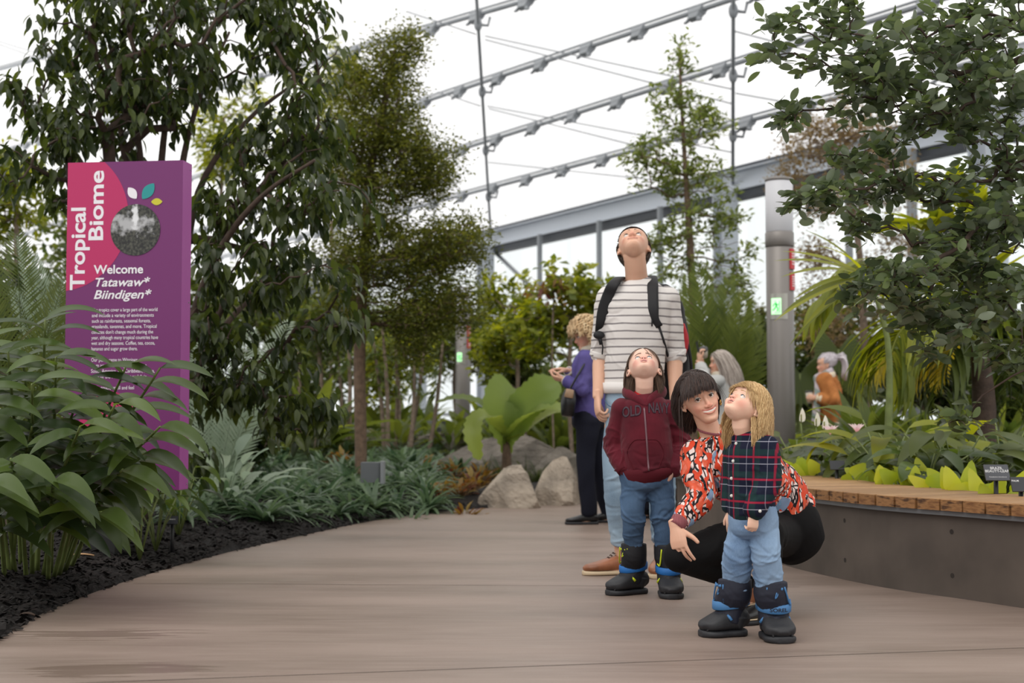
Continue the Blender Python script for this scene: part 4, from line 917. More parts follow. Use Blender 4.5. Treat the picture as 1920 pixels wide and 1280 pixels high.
# cycads left of the sign
cb_ = ground_pt(60, 8.6); cb_.z = 0.35; fr = []
for (tx, ty, yy, up) in (((-60, 420, 8.3, (0.4, -1, .3))), ((20, 470, 8.2, (0.3, -1, .3))), ((95, 400, 8.9, (-.2, -1, .2))), ((150, 460, 8.9, (-.3, -1, .3))), ((-40, 560, 8.0, (.4, -1, .4))), ((110, 620, 7.9, (0, -1, .5))), ((-90, 620, 8.0, (.4, -1, .5))), ((40, 640, 7.8, (0, -1, .5))), ((-120, 500, 8.5, (.3, -1, .3)))):
    t = P(tx, ty, yy); d = t - cb_; L = d.length; fr.append(dict(base=cb_, d=d + Vector((0, 0, L * .25)), up=up, L=L * 1.12, nl=62, lw=0.013, ll=0.24, arch=0.7, vee=0.1, fwd=0.45, droop=0.15, tone=0.3 + 0.3 * random.random()))
crown_plant('cycad', 'green feather-frond cycad left of the purple sign', 'cycad', cb_, fr, 'leaf_mid', trunk_r=0.14, th=0.2)
cb_ = ground_pt(150, 9.2); cb_.z = 0.4; fr = []
for (tx, ty) in ((45, 460), (75, 500), (120, 540), (30, 560)):
    t = P(tx, ty, 9.0); d = t - cb_; L = d.length; fr.append(dict(base=cb_, d=d + Vector((0, 0, L * .15)), up=(.5, -1, .3), L=L * 1.08, nl=50, lw=0.014, ll=0.17, arch=0.4, vee=0.3, fwd=0.9, droop=0.1, tone=0.5))
crown_plant('cycad', 'grey-blue cycad between the green cycad and sign', 'cycad', cb_, fr, 'leaf_grey', trunk_r=0.12, th=0.15)
# pale cycad fronds low behind the sign's right edge
cb_ = ground_pt(400, 11.0); fr = []
for (tx, ty) in ((330, 690), (470, 650), (540, 640), (380, 640), (510, 700), (430, 800)):
    t = P(tx, ty, 10.8); d = t - cb_; L = d.length; fr.append(dict(base=cb_, d=d + Vector((0, 0, L * .35)), up=(.2, -1, .6), L=L * 1.2, nl=46, lw=0.018, ll=0.24, arch=0.9, vee=0.1, fwd=0.5, droop=0.3, tone=0.5))
crown_plant('cycad', 'pale arching cycad low behind the right edge of the sign', 'cycad', cb_, fr, 'leaf_grey', trunk_r=0.1, th=0.1)
# palm with hanging fronds over the right planter, some leaves yellow
YP = 10.4; cb_ = P(1840, 840, YP); cb_.z = 0.4; top = P(1835, 640, YP); root = empty('palm', cb_); tag(root, 'palm with long drooping fronds, some yellow, over the bench planting', 'palm')
mb = MB(); mb.tube([cb_, P(1845, 760, YP), top], [0.10, 0.085, 0.06], 14, dens=4); mb.build('trunk', MAT['bark_dark'], root)
for k, (pts, ll, mt, lw, nl) in enumerate((
    ([(1838, 650), (1790, 560), (1700, 500), (1610, 500), (1540, 560)], 0.66, 'leaf_bright', 0.045, 50),
    ([(1838, 655), (1800, 600), (1740, 590), (1690, 620), (1665, 680)], 0.78, 'leaf_bright', 0.045, 60),
    ([(1838, 660), (1800, 640), (1750, 650), (1700, 660), (1640, 665)], 0.46, 'leaf_dead', 0.034, 22),
    ([(1838, 650), (1840, 560), (1830, 470), (1800, 390), (1770, 350)], 0.5, 'leaf_bright', 0.07, 26),
    ([(1840, 650), (1880, 600), (1920, 600), (1950, 650), (1960, 720)], 0.6, 'leaf_mid', 0.045, 34),
    ([(1838, 660), (1820, 640), (1790, 650), (1770, 690), (1765, 740)], 0.55, 'leaf_mid', 0.045, 26),
    ([(1840, 655), (1860, 640), (1885, 660), (1893, 710), (1895, 760)], 0.55, 'leaf_mid', 0.05, 26),
    ([(1838, 640), (1790, 500), (1760, 440), (1730, 420), (1690, 430)], 0.4, 'leaf_bright', 0.06, 24))):
    P3 = cr(np.array([list(P(x, y, YP - 0.12 * i * (1 if k % 2 else -0.5))) for i, (x, y) in enumerate(pts)]), 5)
    mb = MB(); mb.tube(P3, list(np.linspace(0.018, 0.006, len(P3))), 6, tone=.5); q = np.linspace(0.2, 1, nl); ii = np.linspace(0, 1, len(P3))
    B = np.stack([np.interp(q, ii, P3[:, a]) for a in range(3)], -1); D = unit(np.stack([np.interp(q, ii, np.gradient(P3[:, a])) for a in range(3)], -1)); sd = unit(np.cross(D, UP))
    for sg_ in (-1, 1):
        dd = unit(sd * sg_ * 0.8 + D * 0.7 + UP * 0.25 * (1 if k != 2 else -1.5) + RNG.normal(size=B.shape) * 0.08)
        leaves(mb, B, dd, UP + sd * sg_ * 0.3, ll * (1 - 0.35 * q ** 3) * RNG.uniform(.8, 1.05, nl), lw, RNG.uniform(1.2, 1.9, nl) if k not in (3, 7) else 0.4, 'lance', 7, 0.2, tone=np.clip(RNG.normal(.4, .25, nl), 0, 1))
    mb.build('frond', MAT[mt], root)
# fan palm spray near the column (fingers pointing left)
root = empty('fan_palm', P(1660, 800, 9.6)); root.location.z = 0.4; tag(root, 'small palm whose pointed fronds reach toward the light column', 'palm')
mb = MB(); hub = P(1625, 520, 9.6); g0 = Vector((root.location.x, 9.6, 0.35)); mb.tube([g0, P(1668, 680, 9.6), P(1650, 580, 9.6), hub], [0.03, 0.022, 0.016, 0.012], 8, dens=3); mb.build('stalk', MAT['stem_green'], root)
mb = MB(); tg = [(1540, 430, .9), (1485, 470, 1), (1480, 490, 1), (1500, 520, 1), (1478, 600, 1), (1500, 640, 1), (1530, 610, .9), (1520, 560, 1), (1545, 650, .9), (1560, 460, .8), (1500, 585, .9)]
for (x, y, q) in tg:
    t = P(x, y, 9.3 + random.uniform(-.3, .3)); d = np.array(list(t - hub)); L = np.linalg.norm(d); dd = unit(d + UP * L * 0.3)
    leaves(mb, [list(hub)], [dd], [UP + np.array([0, -.6, 0])], L * 1.08, 0.055, 0.55, 'lance', 7, 0.25, tone=np.array([random.random()]))
mb.build('frond', MAT['leaf_bright'], root)
# round pleated fan leaves behind the orange jacket
def fan_leaf(mb, c, r, nrm, spin, n=26, span=5.0, tone=0.5):
    nrm = unit(np.array(nrm, float)); x = unit(np.cross(nrm, [0.1, 0.2, 1])); y = np.cross(nrm, x); V = [np.array(list(c))]
    for k in range(2 * n + 1):
        a = spin - span / 2 + span * k / (2 * n); rr = r * (1.0 if k % 2 else 0.86); V.append(V[0] + (x * math.cos(a) + y * math.sin(a)) * rr + nrm * (0.13 * (k % 2) * r - 0.16 * r))
    mb.add(V, None, [[0, k + 1, k + 2] for k in range(2 * n)], tone=[tone] + [tone + (.35 if k % 2 else -.2) for k in range(2 * n + 1)])  # lighter ridges, darker valleys: pleat shading put into the leaf tone
for (px, py, Y, r, lab) in ((1572, 655, 18.6, 0.34, 'round pleated fan leaf plant right behind the orange jacket'), (1500, 700, 18.8, 0.45, 'dark pleated fan leaf plant left of the orange jacket'), (1625, 670, 19.0, 0.3, 'pleated fan leaf plant right of the orange jacket')):
    c = P(px, py, Y); g = ground_pt(px, Y); root = empty('fan_leaf_plant', g); tag(root, lab, 'plant')
    mb = MB(); mb.tube([g, c], [0.02, 0.012], 6); mb.build('stalk', MAT['stem_green'], root)
    mb = MB(); fan_leaf(mb, c, r, (0.1, -1, 0.25), math.pi / 2, tone=0.3)
    for q in range(3):
        c2 = c + Vector((random.uniform(-.6, .6), random.uniform(.1, .5), random.uniform(-.5, -.1))); fan_leaf(mb, c2, r * .8, (random.uniform(-.5, .5), -1, random.uniform(.1, .8)), math.pi / 2, tone=random.random()); 
    mb.build('foliage', MAT['leaf_mid'], root)
# paddle-leaved palm at the path bend
Yq = 14.6; g = P(950, 860, Yq); g.z = float(bedz(g.x, Yq)[0]); root = empty('paddle_leaf_palm', g); tag(root, 'low palm with broad paddle leaves and toothed edges above the boulders', 'palm')
leafmat('leaf_paddle', srgb(92, 120, 62), srgb(150, 162, 84), 0.42, 0.4)
def paddle(path, w_, nrm, tone, mat='leaf_paddle'):
    P3 = cr(np.array([list(p) for p in path]), 6); k = len(P3); T = unit(np.gradient(P3, axis=0)); sd = unit(np.cross(T, np.array(nrm, float))); nn = np.cross(sd, T); t = np.linspace(0, 1, k)
    hw = w_ / 2 * np.clip((t - 0.12) * 2.6, 0.02, 1) ** 0.8 * np.clip((1 - t) * 6, 0.02, 1) ** 0.5; V = []
    for i in range(k):
        z = 0.02 * (i % 2)
        for u in (-1, -.5, 0, .5, 1): V.append(P3[i] + sd[i] * u * (hw[i] + (z if abs(u) == 1 else 0)) + nn[i] * (0.35 * abs(u) * hw[i] + (0.006 * (i % 2))))
    i = np.arange(k - 1)[:, None] * 5; j = np.arange(4)[None]; mb = MB(); mb.add(V, np.stack([i + j, i + j + 1, i + j + 6, i + j + 5], -1).reshape(-1, 4), tone=tone); mb.build('leaf', MAT[mat], root)
h = P(950, 835, Yq)
paddle([g, h, P(944, 790, Yq - .1), P(946, 750, Yq - .1), P(955, 733, Yq - .05), P(962, 726, Yq)], 0.42, (0.1, -1, .3), .45)
paddle([g, h, P(965, 800, Yq - .1), P(990, 765, Yq - .2), P(1020, 738, Yq - .3), P(1050, 720, Yq - .3)], 0.40, (-.2, -1, .6), .35)
paddle([g, h, P(968, 800, Yq - .2), P(1000, 775, Yq - .4), P(1030, 766, Yq - .5), P(1055, 768, Yq - .6)], 0.20, (0, -.5, 1), .6)
paddle([g, h, P(935, 800, Yq - .2), P(920, 780, Yq - .4), P(895, 785, Yq - .5), P(888, 815, Yq - .6), P(899, 862, Yq - .6)], 0.17, (-.3, -.7, .7), .8)
paddle([g, h, P(930, 790, Yq), P(900, 758, Yq), P(860, 748, Yq), P(818, 756, Yq)], 0.16, (0, -.3, 1), .5)
paddle([g, h, P(975, 815, Yq - .2), P(1000, 795, Yq - .2), P(1035, 775, Yq - .2), P(1060, 772, Yq - .2)], 0.14, (0, -.4, 1), .9)
mb = MB(); mb.loft([(g - Vector((0, 0, .05)), .06), (h, .045), (h + Vector((0, 0, .1)), .02)], n=10); mb.build('stem', MAT['bark'], root)

# ---------------------------------------------------------------- low plants
def rosette(n, L, W, shape='strap', el=(0.2, 1.3), bend=(0.8, 1.6), seg=6, r=0.02, fold=0.3, stemL=0.0, wave=0.0):
    mb = MB(); a = RNG.uniform(0, 2 * np.pi, n); e = RNG.uniform(el[0], el[1], n); d = np.stack([np.cos(a) * np.cos(e), np.sin(a) * np.cos(e), np.sin(e)], -1)
    nr = np.stack([-np.cos(a) * np.sin(e), -np.sin(a) * np.sin(e), np.cos(e)], -1); b0 = d * [r, r, 0]
    if stemL:
        sl_ = stemL * RNG.uniform(.6, 1.1, n); b1 = b0 + d * sl_[:, None]
        for p, q in zip(b0, b1): mb.tube([p, (p + q) / 2 + UP * .01, q], 0.004, 4, tone=.4)
        b0 = b1
    leaves(mb, b0, d, nr + RNG.normal(size=(n, 3)) * .12, L * RNG.uniform(.7, 1.1, n), W * RNG.uniform(.8, 1.1, n), RNG.uniform(bend[0], bend[1], n), shape, seg, fold, wave)
    return mb
def place_kind(name, protos, spots, label, cat, group=None, scale=(0.85, 1.15), z=None):
    for k, (x, y) in enumerate(spots):
        me = protos[k % len(protos)]; zz = (float(bedz(x, y)[0]) if z is None else z) - 0.01
        o = link(name, me); o.location = (x, y, zz); o.rotation_euler = (0, 0, random.uniform(0, 6.28)); sc_ = random.uniform(*scale); o.scale = (sc_,) * 3; tag(o, label, cat, group)
def spots_px(n, x0, x1, f_y0, f_y1, dmin, seed=1):
    """random bed places whose ground point lies between two pixel rows (functions of x), kept apart"""
    r = random.Random(seed); out = []; k = 0
    while len(out) < n and k < 8000:
        k += 1; px = r.uniform(x0, x1); py = r.uniform(f_y0(px), f_y1(px)); g = G(px, py, 0.12)
        if all((g.x - a) ** 2 + (g.y - b_) ** 2 > dmin ** 2 for a, b_ in out): out.append((g.x, g.y))
    return out
# dark strap-leaved ground cover along the path
gc = [rosette(44, 0.38, 0.050, 'strap', (0.4, 1.4), (0.9, 1.9), 6).mesh('strap_leaved_plant', MAT['leaf_ground']) for _ in range(4)]
sp1 = spots_px(84, 340, 840, lambda x: 885, lambda x: 985 - (x - 360) * 0.10, 0.24, 3)
place_kind('strap_leaved_plant', gc, sp1, 'dark-green arching strap-leaved plant in the ground cover beside the path', 'plant', 'strap-leaved ground cover beside the path', (.85, 1.2))
gc2 = [rosette(26, 0.36, 0.075, 'lance', (0.5, 1.4), (0.5, 1.4), 6).mesh('broad_leaved_plant', MAT['leaf_ground']) for _ in range(3)]
sp2 = spots_px(30, 380, 870, lambda x: 868, lambda x: 905, 0.4, 5)
place_kind('broad_leaved_plant', gc2, sp2, 'broad lance-leaved plant in the second row behind the strap-leaved cover', 'plant', 'lance-leaved plants behind the ground cover')
cro = [rosette(40, 0.15, 0.045, 'lance', (0.2, 1.4), (0.3, 1.2), 4, stemL=0.15).mesh('red_leaved_plant', MAT['leaf_red']) for _ in range(2)]
place_kind('red_leaved_plant', cro, [(G(x, y, .15).x, G(x, y, .15).y) for x, y in ((800, 898), (850, 905), (885, 915), (828, 922), (870, 930), (640, 895), (900, 905), (862, 918))], 'small plant with red and yellow leaves near the boulders', 'plant', 'red and yellow leaved plants near the boulders')
mon = [rosette(110, 0.34, 0.010, 'strap', (0.5, 1.5), (0.7, 1.6), 5, r=.04).mesh('grass_tuft', MAT['leaf_dark']) for _ in range(2)]
place_kind('grass_tuft', mon, [(G(x, y, .2).x, G(x, y, .2).y) for x, y in ((850, 872), (885, 866), (915, 885), (940, 890), (985, 885), (1010, 888), (700, 866), (580, 862), (1020, 880))], 'dark tuft of fine arching grass in the bed above the boulders', 'grass tuft', 'dark grass tufts above the boulders')
far = [rosette(22, 0.34, 0.11, 'oval', (0.2, 1.3), (0.4, 1.2), 5, stemL=0.3).mesh('leafy_plant', MAT['leaf_mid']) for _ in range(3)]
sp3 = spots_px(36, 520, 1080, lambda x: 866, lambda x: 884, 0.42, 8)
place_kind('leafy_plant', far, sp3, 'leafy green plant in the middle of the bed before the stone edging', 'plant', 'leafy plants before the stone edging', (0.8, 1.3))
far2 = [rosette(30, 0.55, 0.13, 'lance', (0.3, 1.4), (0.3, 1.1), 5, stemL=0.3).mesh('tall_leafy_plant', MAT['leaf_mid']) for _ in range(3)]
sp5 = [(P(x, 782, Y).x, Y) for x, Y in ((1592, 13.2), (1610, 13.9), (1650, 13.1), (1690, 13.8), (1725, 13.0), (1765, 13.6), (1800, 12.6), (1845, 13.2), (1885, 12.4), (1925, 12.9), (1640, 12.0), (1740, 11.8), (1860, 11.6))]
place_kind('tall_leafy_plant', far2, sp5, 'tall leafy plant at the back of the bench planting', 'plant', 'tall leafy plants at the back of the bench planting', (0.75, 1.0), z=0.37)
sp4 = [(P(x, 782, Y).x, Y) for x, Y in ((560, 24), (620, 23.5), (690, 23), (750, 23.2), (800, 22.8), (915, 22.5), (960, 22), (1010, 20.5), (1060, 20), (1110, 21), (1150, 20), (500, 22), (450, 21), (1040, 18.2), (1090, 18.6), (400, 17), (460, 16), (530, 17), (590, 17.5), (1200, 22), (1290, 20), (1360, 18), (1420, 18.5), (1440, 16.5))]
place_kind('tall_leafy_plant', far2, sp4, 'tall leafy plant in the far bed beyond the stone edging', 'plant', 'tall leafy plants of the far beds', (0.9, 1.5))
# two whitish leaf plants right of the sign
for (x, y, Y, L, lab) in ((418, 790, 10.6, .30, 'pale grey-leaved plant beside the right edge of the sign'), (445, 830, 10.9, .34, 'silvery arching leaf plant behind the ground cover, right of the sign')):
    c = P(x, y, Y); z = float(bedz(c.x, Y)[0]); mb = rosette(14, L, 0.09, 'lance', (0.5, 1.3), (0.6, 1.3), 6, stemL=max(0.1, c.z - z - .25)); o = mb.build('grey_leaved_plant', MAT['leaf_grey']); o.location = (c.x, Y, z); tag(o, lab, 'plant')
# plants below the sign with tall thin petioles
for k, (x, y) in enumerate(((238, 1032), (262, 1038), (292, 1026), (335, 1008))):
    g = G(x, y, .08); root = empty('young_ginger', (g.x, g.y, float(bedz(g.x, g.y)[0]))); tag(root, ['young leafy plant right of the sign post', 'thin-stemmed plant with bright arching leaf below the sign', 'young plant with pale worn leaf below the sign corner', 'young plant at the mulch edge just right of the sign'][k], 'plant')
    st = MB(); lf = MB(); 
    for q in range(9):
        a = random.uniform(0, 6.28); hh = random.uniform(.22, .48); t = Vector((math.cos(a) * .12, math.sin(a) * .12, hh)); b0 = Vector(root.location); st.tube([b0, b0 + t * .5 + Vector((0, 0, .04)), b0 + t], .005, 5)
        d = np.array([math.cos(a), math.sin(a), .3]); leaves(lf, [list(b0 + t)], [d], [[-.3 * d[0], -.3 * d[1], 1]], .24, .085, 1.3, 'tear', 7, .25, .02, tone=np.array([random.random()]))
    st.build('stems', MAT['stem_green'], root); lf.build('foliage', MAT['leaf_ginger'], root)
# ginger canes in the near left corner: leaves aimed at what the photo shows
def ginger(g, tip, nleaf, L, W, label, sw=0, bendr=(.9, 1.5), t0=0.35, facing=None):
    root = empty('ginger_plant', g); tag(root, label, 'plant', None); g = Vector(g); tip = Vector(tip)
    mid = (g + tip) / 2 + Vector((0, 0, .12)) ; ax = cr(np.array([list(g), list(mid), list(tip)]), 8); st = MB(); st.tube(ax, list(np.linspace(.012, .005, len(ax))), 7); st.build('stem', MAT['stem_green'], root)
    lf = MB(); q = np.linspace(t0, 1.0, nleaf); ii = np.linspace(0, 1, len(ax)); B = np.stack([np.interp(q, ii, ax[:, a]) for a in range(3)], -1); T = unit(np.stack([np.interp(q, ii, np.gradient(ax[:, a])) for a in range(3)], -1))
    az = (facing if facing is not None else random.uniform(0, math.pi)); s = np.where(np.arange(nleaf) % 2 == 0, 1, -1); sd = np.stack([np.cos(az) * s, np.sin(az) * s, np.zeros(nleaf)], -1) + RNG.normal(size=(nleaf, 3)) * .22
    d = unit(sd * 1.0 + T * (0.55 + .5 * q[:, None])); nr = unit(UP - sd * .35 + np.array([0, -.35, 0]))
    leaves(lf, B, d, nr, L * RNG.uniform(.8, 1.1, nleaf), W * RNG.uniform(.85, 1.1, nleaf), RNG.uniform(bendr[0], bendr[1], nleaf), 'tear', 9, .28, .012, tone=np.clip(RNG.normal(.4, .25, nleaf), 0, 1))
    lf.build('foliage', MAT['leaf_ginger'], root); return root
gi = [((40, 1075, 0), (15, 660, 6.2), 'leftmost'), ((70, 1080, 0), (85, 600, 6.3), ''), ((95, 1078, 0), (105, 670, 6.1), ''), ((60, 1085, 0), (60, 720, 5.9), ''), ((110, 1080, 0), (235, 690, 6.2), ''), ((120, 1075, 0), (300, 690, 6.1), ''),
      ((100, 1085, 0), (215, 760, 5.9), ''), ((80, 1085, 0), (150, 800, 5.8), ''), ((130, 1070, 0), (300, 800, 6.0), ''), ((30, 1085, 0), (-30, 760, 5.9), ''), ((20, 1090, 0), (-60, 620, 6.2), ''), ((140, 1060, 0), (230, 880, 6.0), ''), ((50, 1090, 0), (20, 860, 5.7), ''), ((90, 1090, 0), (100, 900, 5.7), ''), ((20, 1085, 0), (60, 800, 6.0), ''), ((60, 1070, 0), (150, 740, 6.3), ''), ((10, 1095, 0), (-20, 900, 5.6), ''), ((120, 1065, 0), (190, 960, 6.0), ''), ((70, 1080, 0), (40, 640, 6.5), ''), ((100, 1075, 0), (270, 850, 6.2), '')]
gl_ = ['ginger cane with upright leaves at the photo edge', 'tallest ginger cane just left of the purple sign', 'ginger cane with long blade in front of the sign corner', 'ginger cane with grey sheen leaves, left of the sign', 'ginger cane arching over the small white sign text', 'ginger cane drooping farthest across the sign panel',
       'ginger cane with hanging leaves over the lower sign', 'ginger cane with a broad silvery leaf near the sign bottom', 'ginger cane hanging across the bottom right of the sign', 'ginger cane half cut by the photo edge, middle height', 'ginger cane leaning out past the photo edge, tall one', 'short ginger cane hanging beside the sign post', 'short ginger cane low at the photo edge', 'short leafy ginger cane between post and photo edge', 'middle-height ginger cane in the thick of the clump', 'ginger cane in front of the sign left edge', 'lowest ginger cane at the very corner of the bed', 'low ginger cane drooping in front of the sign post', 'tall thin ginger cane before the feather-leaved cycad', 'ginger cane hanging over the lower pink print of the sign']
for k, ((gx_, gy_, _), (tx_, ty_, yy), _) in enumerate(gi):
    g = G(gx_, gy_, .05); ginger((g.x, g.y, 0.05), P(tx_, ty_, yy), 15, .29, .080, gl_[k], facing=random.uniform(-.4, .4), bendr=(.7, 1.5))
# ---------------------------------------------------------------- planting behind the bench
def aroid(px, py, Y, n, L, W, mat, label, h=0.25, shape='heart', group=None, bend=(.5, 1.1), spread=.12, upright=0.5, name='aroid', z=0.36):
    c = P(px, py, Y); root = empty(name, (c.x, Y, z)); tag(root, label, 'plant', group); st, lf = MB(), MB()
    for q in range(n):
        a = random.uniform(0, 6.28); rr = spread * math.sqrt(random.random()) ; hh = h * random.uniform(.55, 1.1); b0 = Vector((c.x, Y, z)); t = Vector((math.cos(a) * rr * 1.6, math.sin(a) * rr * 1.2, hh))
        st.tube([b0 + Vector((math.cos(a) * .02, math.sin(a) * .02, 0)), b0 + t * .55 + Vector((0, 0, .05)), b0 + t], .005, 5, tone=.5)
        d = np.array([math.cos(a), math.sin(a) - .35, upright * random.uniform(-.2, 1)]); leaves(lf, [list(b0 + t)], [d], [[-.4 * d[0], -.4 * d[1] - .3, 1]], L * random.uniform(.75, 1.1), W * random.uniform(.8, 1.1), random.uniform(*bend), shape, 8, .2, .015, tone=np.array([random.random()]))
    st.build('stems', MAT['stem_green'], root); lf.build('foliage', MAT[mat], root); return root
ys = [(700 + 0, 0)]
yl = [(1495, 882, 9.15, 'yellow-leaved anthurium at the far end of the bench back'), (1620, 890, 8.5, 'pale yellow-leaved plant behind the bench, left of the tall yellow leaf'), (1690, 895, 7.95, 'yellow-green cut-leaf plant in the middle behind the bench'), (1728, 885, 7.85, 'bright yellow heart-leaved plant behind the bench middle'), (1775, 885, 7.6, 'largest bright yellow heart-leaved plant behind the bench'), (1825, 895, 7.35, 'yellow-green cupped plant left of the grey plant label'), (1900, 930, 7.0, 'small yellow-green leaf plant under the plant labels')]
for (x, y, Y, l) in yl:
    c_ = P(x, y, Y); root = empty('anthurium', (c_.x, Y, .36)); tag(root, l, 'plant'); st, lf = MB(), MB()
    for q in range(8):
        b0 = Vector((c_.x, Y, .36)); t = Vector((random.uniform(-.13, .13), random.uniform(-.06, .08), random.uniform(.03, .12))); st.tube([b0, b0 + t * .6, b0 + t], .005, 5); a = random.uniform(-.9, .9)
        leaves(lf, [list(b0 + t)], [[math.sin(a), -.15, math.cos(a)]], [[.2 * a, -1, .35]], random.uniform(.10, .14), random.uniform(.085, .12), random.uniform(.2, .7), 'heart', 8, .2, .02, tone=np.array([random.random()]))
    st.build('stems', MAT['stem_green'], root); lf.build('foliage', MAT['leaf_yellow'], root)
r = random.Random(4); pos = []
for k in range(46):
    for _ in range(60):
        px = r.uniform(1450, 1990); Y = r.uniform(7.4, 11.5) - (px - 1450) / 540 * .9; c = P(px, 782, Y)
        if dist2 := all((c.x - a) ** 2 + (Y - b_) ** 2 > .10 for a, b_ in pos):
            # stay on the planter soil, behind the bench
            B0 = offset(BW, .75 * SGN); k0 = int(np.argmin(np.hypot(B0[:, 0] - c.x, B0[:, 1] - Y)))
            if c.x > B0[k0, 0] - .0 and Y > B0[:, 1].min() and (c.x - BW[k0, 0]) > 0.5: (px > 1825 and Y < 8.1) or pos.append((c.x, Y)); break
for k, (x, Y) in enumerate(pos):
    px = 960 + F * x / Y; near = Y < 9.2
    if k % 3 == 0: aroid(px, 880, Y, 16, .30, .13, 'leaf_mid', 'glossy dark-green arrow-leaved plant in the bed behind the bench', .30, 'tear', 'arrow-leaved plants behind the bench', (.5, 1.3), .16, .4, 'philodendron')
    elif k % 3 == 1: aroid(px, 880, Y, 16, .24, .12, 'leaf_ginger', 'broad bright-green leafy plant in the bed behind the bench', .26, 'lance', 'bright-green leafy plants behind the bench', (.5, 1.3), .16, .5, 'leafy_plant')
    else: aroid(px, 880, Y, 15, .26, .17, 'leaf_dark', 'dark heart-leaved plant in the bed behind the bench', .22, 'heart', 'dark heart-leaved plants behind the bench', (.4, 1.2), .16, .3, 'anthurium')
for (x, y, Y, l) in ((1660, 770, 8.6, 'long arching yellow-green leaf plant in front of the palm'), (1880, 800, 8.9, 'long pale-edged leaf plant at the bench end'), (1790, 820, 8.3, 'broad mottled leaf plant in the middle of the bench planting'), (1700, 820, 8.9, 'wide dark leaf plant left of the mottled one')):
    aroid(x, y, Y, 12, .42, .12, 'leaf_bright' if y < 810 else 'leaf_mid', l, .42 if y < 810 else .34, 'tear', None, (.8, 1.4), .2, .6, 'leafy_plant')
# peace-lily spathes and pink blooms
def bloom(px, py, Y, kind, label, group):
    c = P(px, py, Y); b0 = Vector((c.x + random.uniform(-.03, .03), Y, .36)); root = empty('peace_lily' if kind == 'w' else 'pink_flower', b0); tag(root, label, 'flower', group)
    st = MB(); st.tube([b0, (b0 + c) / 2 + Vector((.01, 0, 0)), c], .004, 5, dens=3); st.build('stem', MAT['stem_green'], root); lf = MB()
    if kind == 'w':
        leaves(lf, [list(c)], [[.15, -.1, 1]], [[.3, -1, 0]], .10, .045, .3, 'tear', 8, .5); lf.build('spathe', MAT['petal_white'], root)
        sp_ = MB(); sp_.tube([c, c + Vector((.0, -.012, .055))], [.006, .004], 6); sp_.build('spadix', MAT['leaf_bright'], root)
    else:
        a = np.linspace(0, 6.28, 9)[:-1]; d = np.stack([np.cos(a), np.sin(a), np.full(8, 2.0)], -1); leaves(lf, np.tile(np.array(list(c)), (8, 1)), d, UP - d * .3, .09, .026, .5, 'lance', 4, .3); lf.build('petals', MAT['petal_pink'], root)
bloom(1502, 792, 9.5, 'w', 'white peace lily spathe beside the light column foot', None); bloom(1418, 822, 9.9, 'w', 'white spathe peeking over the toddler shoulder', None)
bloom(1530, 800, 9.5, 'w', 'cream spathe below the orange jacket, left one', None); bloom(1545, 806, 9.4, 'w', 'cream spathe below the orange jacket, right one', None)
bloom(1557, 815, 9.3, 'p', 'pale pink starry flower nearer to the light column', None); bloom(1607, 812, 9.2, 'p', 'pale pink starry flower farther right of the two', None)

ordinal('slim pale canes behind the brown trunk', 'nine slim pale canes behind the brown trunk')
ordinal('red and yellow leaved plants near the boulders', 'small red and yellow leaved plants near the boulders')
ordinal('arrow-leaved plants behind the bench', 'glossy arrow-leaved plants behind the bench')
ordinal('bright-green leafy plants behind the bench', 'bright-green leafy plants behind the bench')
ordinal('dark heart-leaved plants behind the bench', 'dark heart-leaved plants behind the bench')
ordinal('tall leafy plants of the far beds', 'tall leafy plants in the far beds')
ordinal('tall leafy plants at the back of the bench planting', 'tall leafy plants at the back of the bench planting')
ordinal('dark grass tufts above the boulders', 'dark fine-leaved grass tufts above the boulders')
# ================================================================ people kit
def skinmat(name, base, lip, cheek):
    m, nt, b = newmat(name)
    at = nt.nodes.new('ShaderNodeAttribute'); at.attribute_name = 'lips'; a2 = nt.nodes.new('ShaderNodeAttribute'); a2.attribute_name = 'cheek'
    c = mixc(nt, mathn(nt, 'MULTIPLY', a2.outputs['Fac'], 0.6), base, cheek); c = mixc(nt, at.outputs['Fac'], c, lip)
    c = mixc(nt, mathn(nt, 'MULTIPLY', noisen(nt, 60), 0.12), c, cheek)
    nt.links.new(c, b.inputs['Base Color']); b.inputs['Roughness'].default_value = 0.5; b.inputs['Specular IOR Level'].default_value = 0.35
    b.inputs['Subsurface Weight'].default_value = 0.12; b.inputs['Subsurface Radius'].default_value = (1, .35, .2); b.inputs['Subsurface Scale'].default_value = 0.012
skinmat('skin_man', srgb(216, 172, 146), srgb(180, 112, 98), srgb(210, 138, 116))
skinmat('skin_woman', srgb(222, 176, 150), srgb(190, 92, 88), srgb(220, 140, 120))
skinmat('skin_boy', srgb(224, 186, 166), srgb(198, 120, 116), srgb(226, 150, 136))
skinmat('skin_toddler', srgb(232, 192, 168), srgb(204, 120, 112), srgb(230, 152, 134))
def hairmat(name, a, b_, rough=0.42):
    m, nt, b = newmat(name); at = nt.nodes.new('ShaderNodeAttribute'); at.attribute_name = 'tone'
    nt.links.new(mixc(nt, at.outputs['Fac'], a, b_), b.inputs['Base Color']); b.inputs['Roughness'].default_value = rough; b.inputs['Specular IOR Level'].default_value = 0.4
hairmat('hair_brown_short', srgb(52, 40, 32), srgb(84, 66, 52)); hairmat('hair_brown', srgb(62, 46, 36), srgb(110, 84, 64)); hairmat('hair_dark', srgb(34, 24, 22), srgb(72, 52, 44), 0.35)
hairmat('hair_blond', srgb(168, 130, 84), srgb(226, 194, 142)); hairmat('hair_curly', srgb(196, 160, 116), srgb(236, 212, 172), 0.6); hairmat('hair_ash', srgb(128, 116, 108), srgb(206, 194, 184)); hairmat('hair_lilac', srgb(150, 142, 146), srgb(216, 208, 214))
simple('hair_root', srgb(60, 52, 50), 0.6)
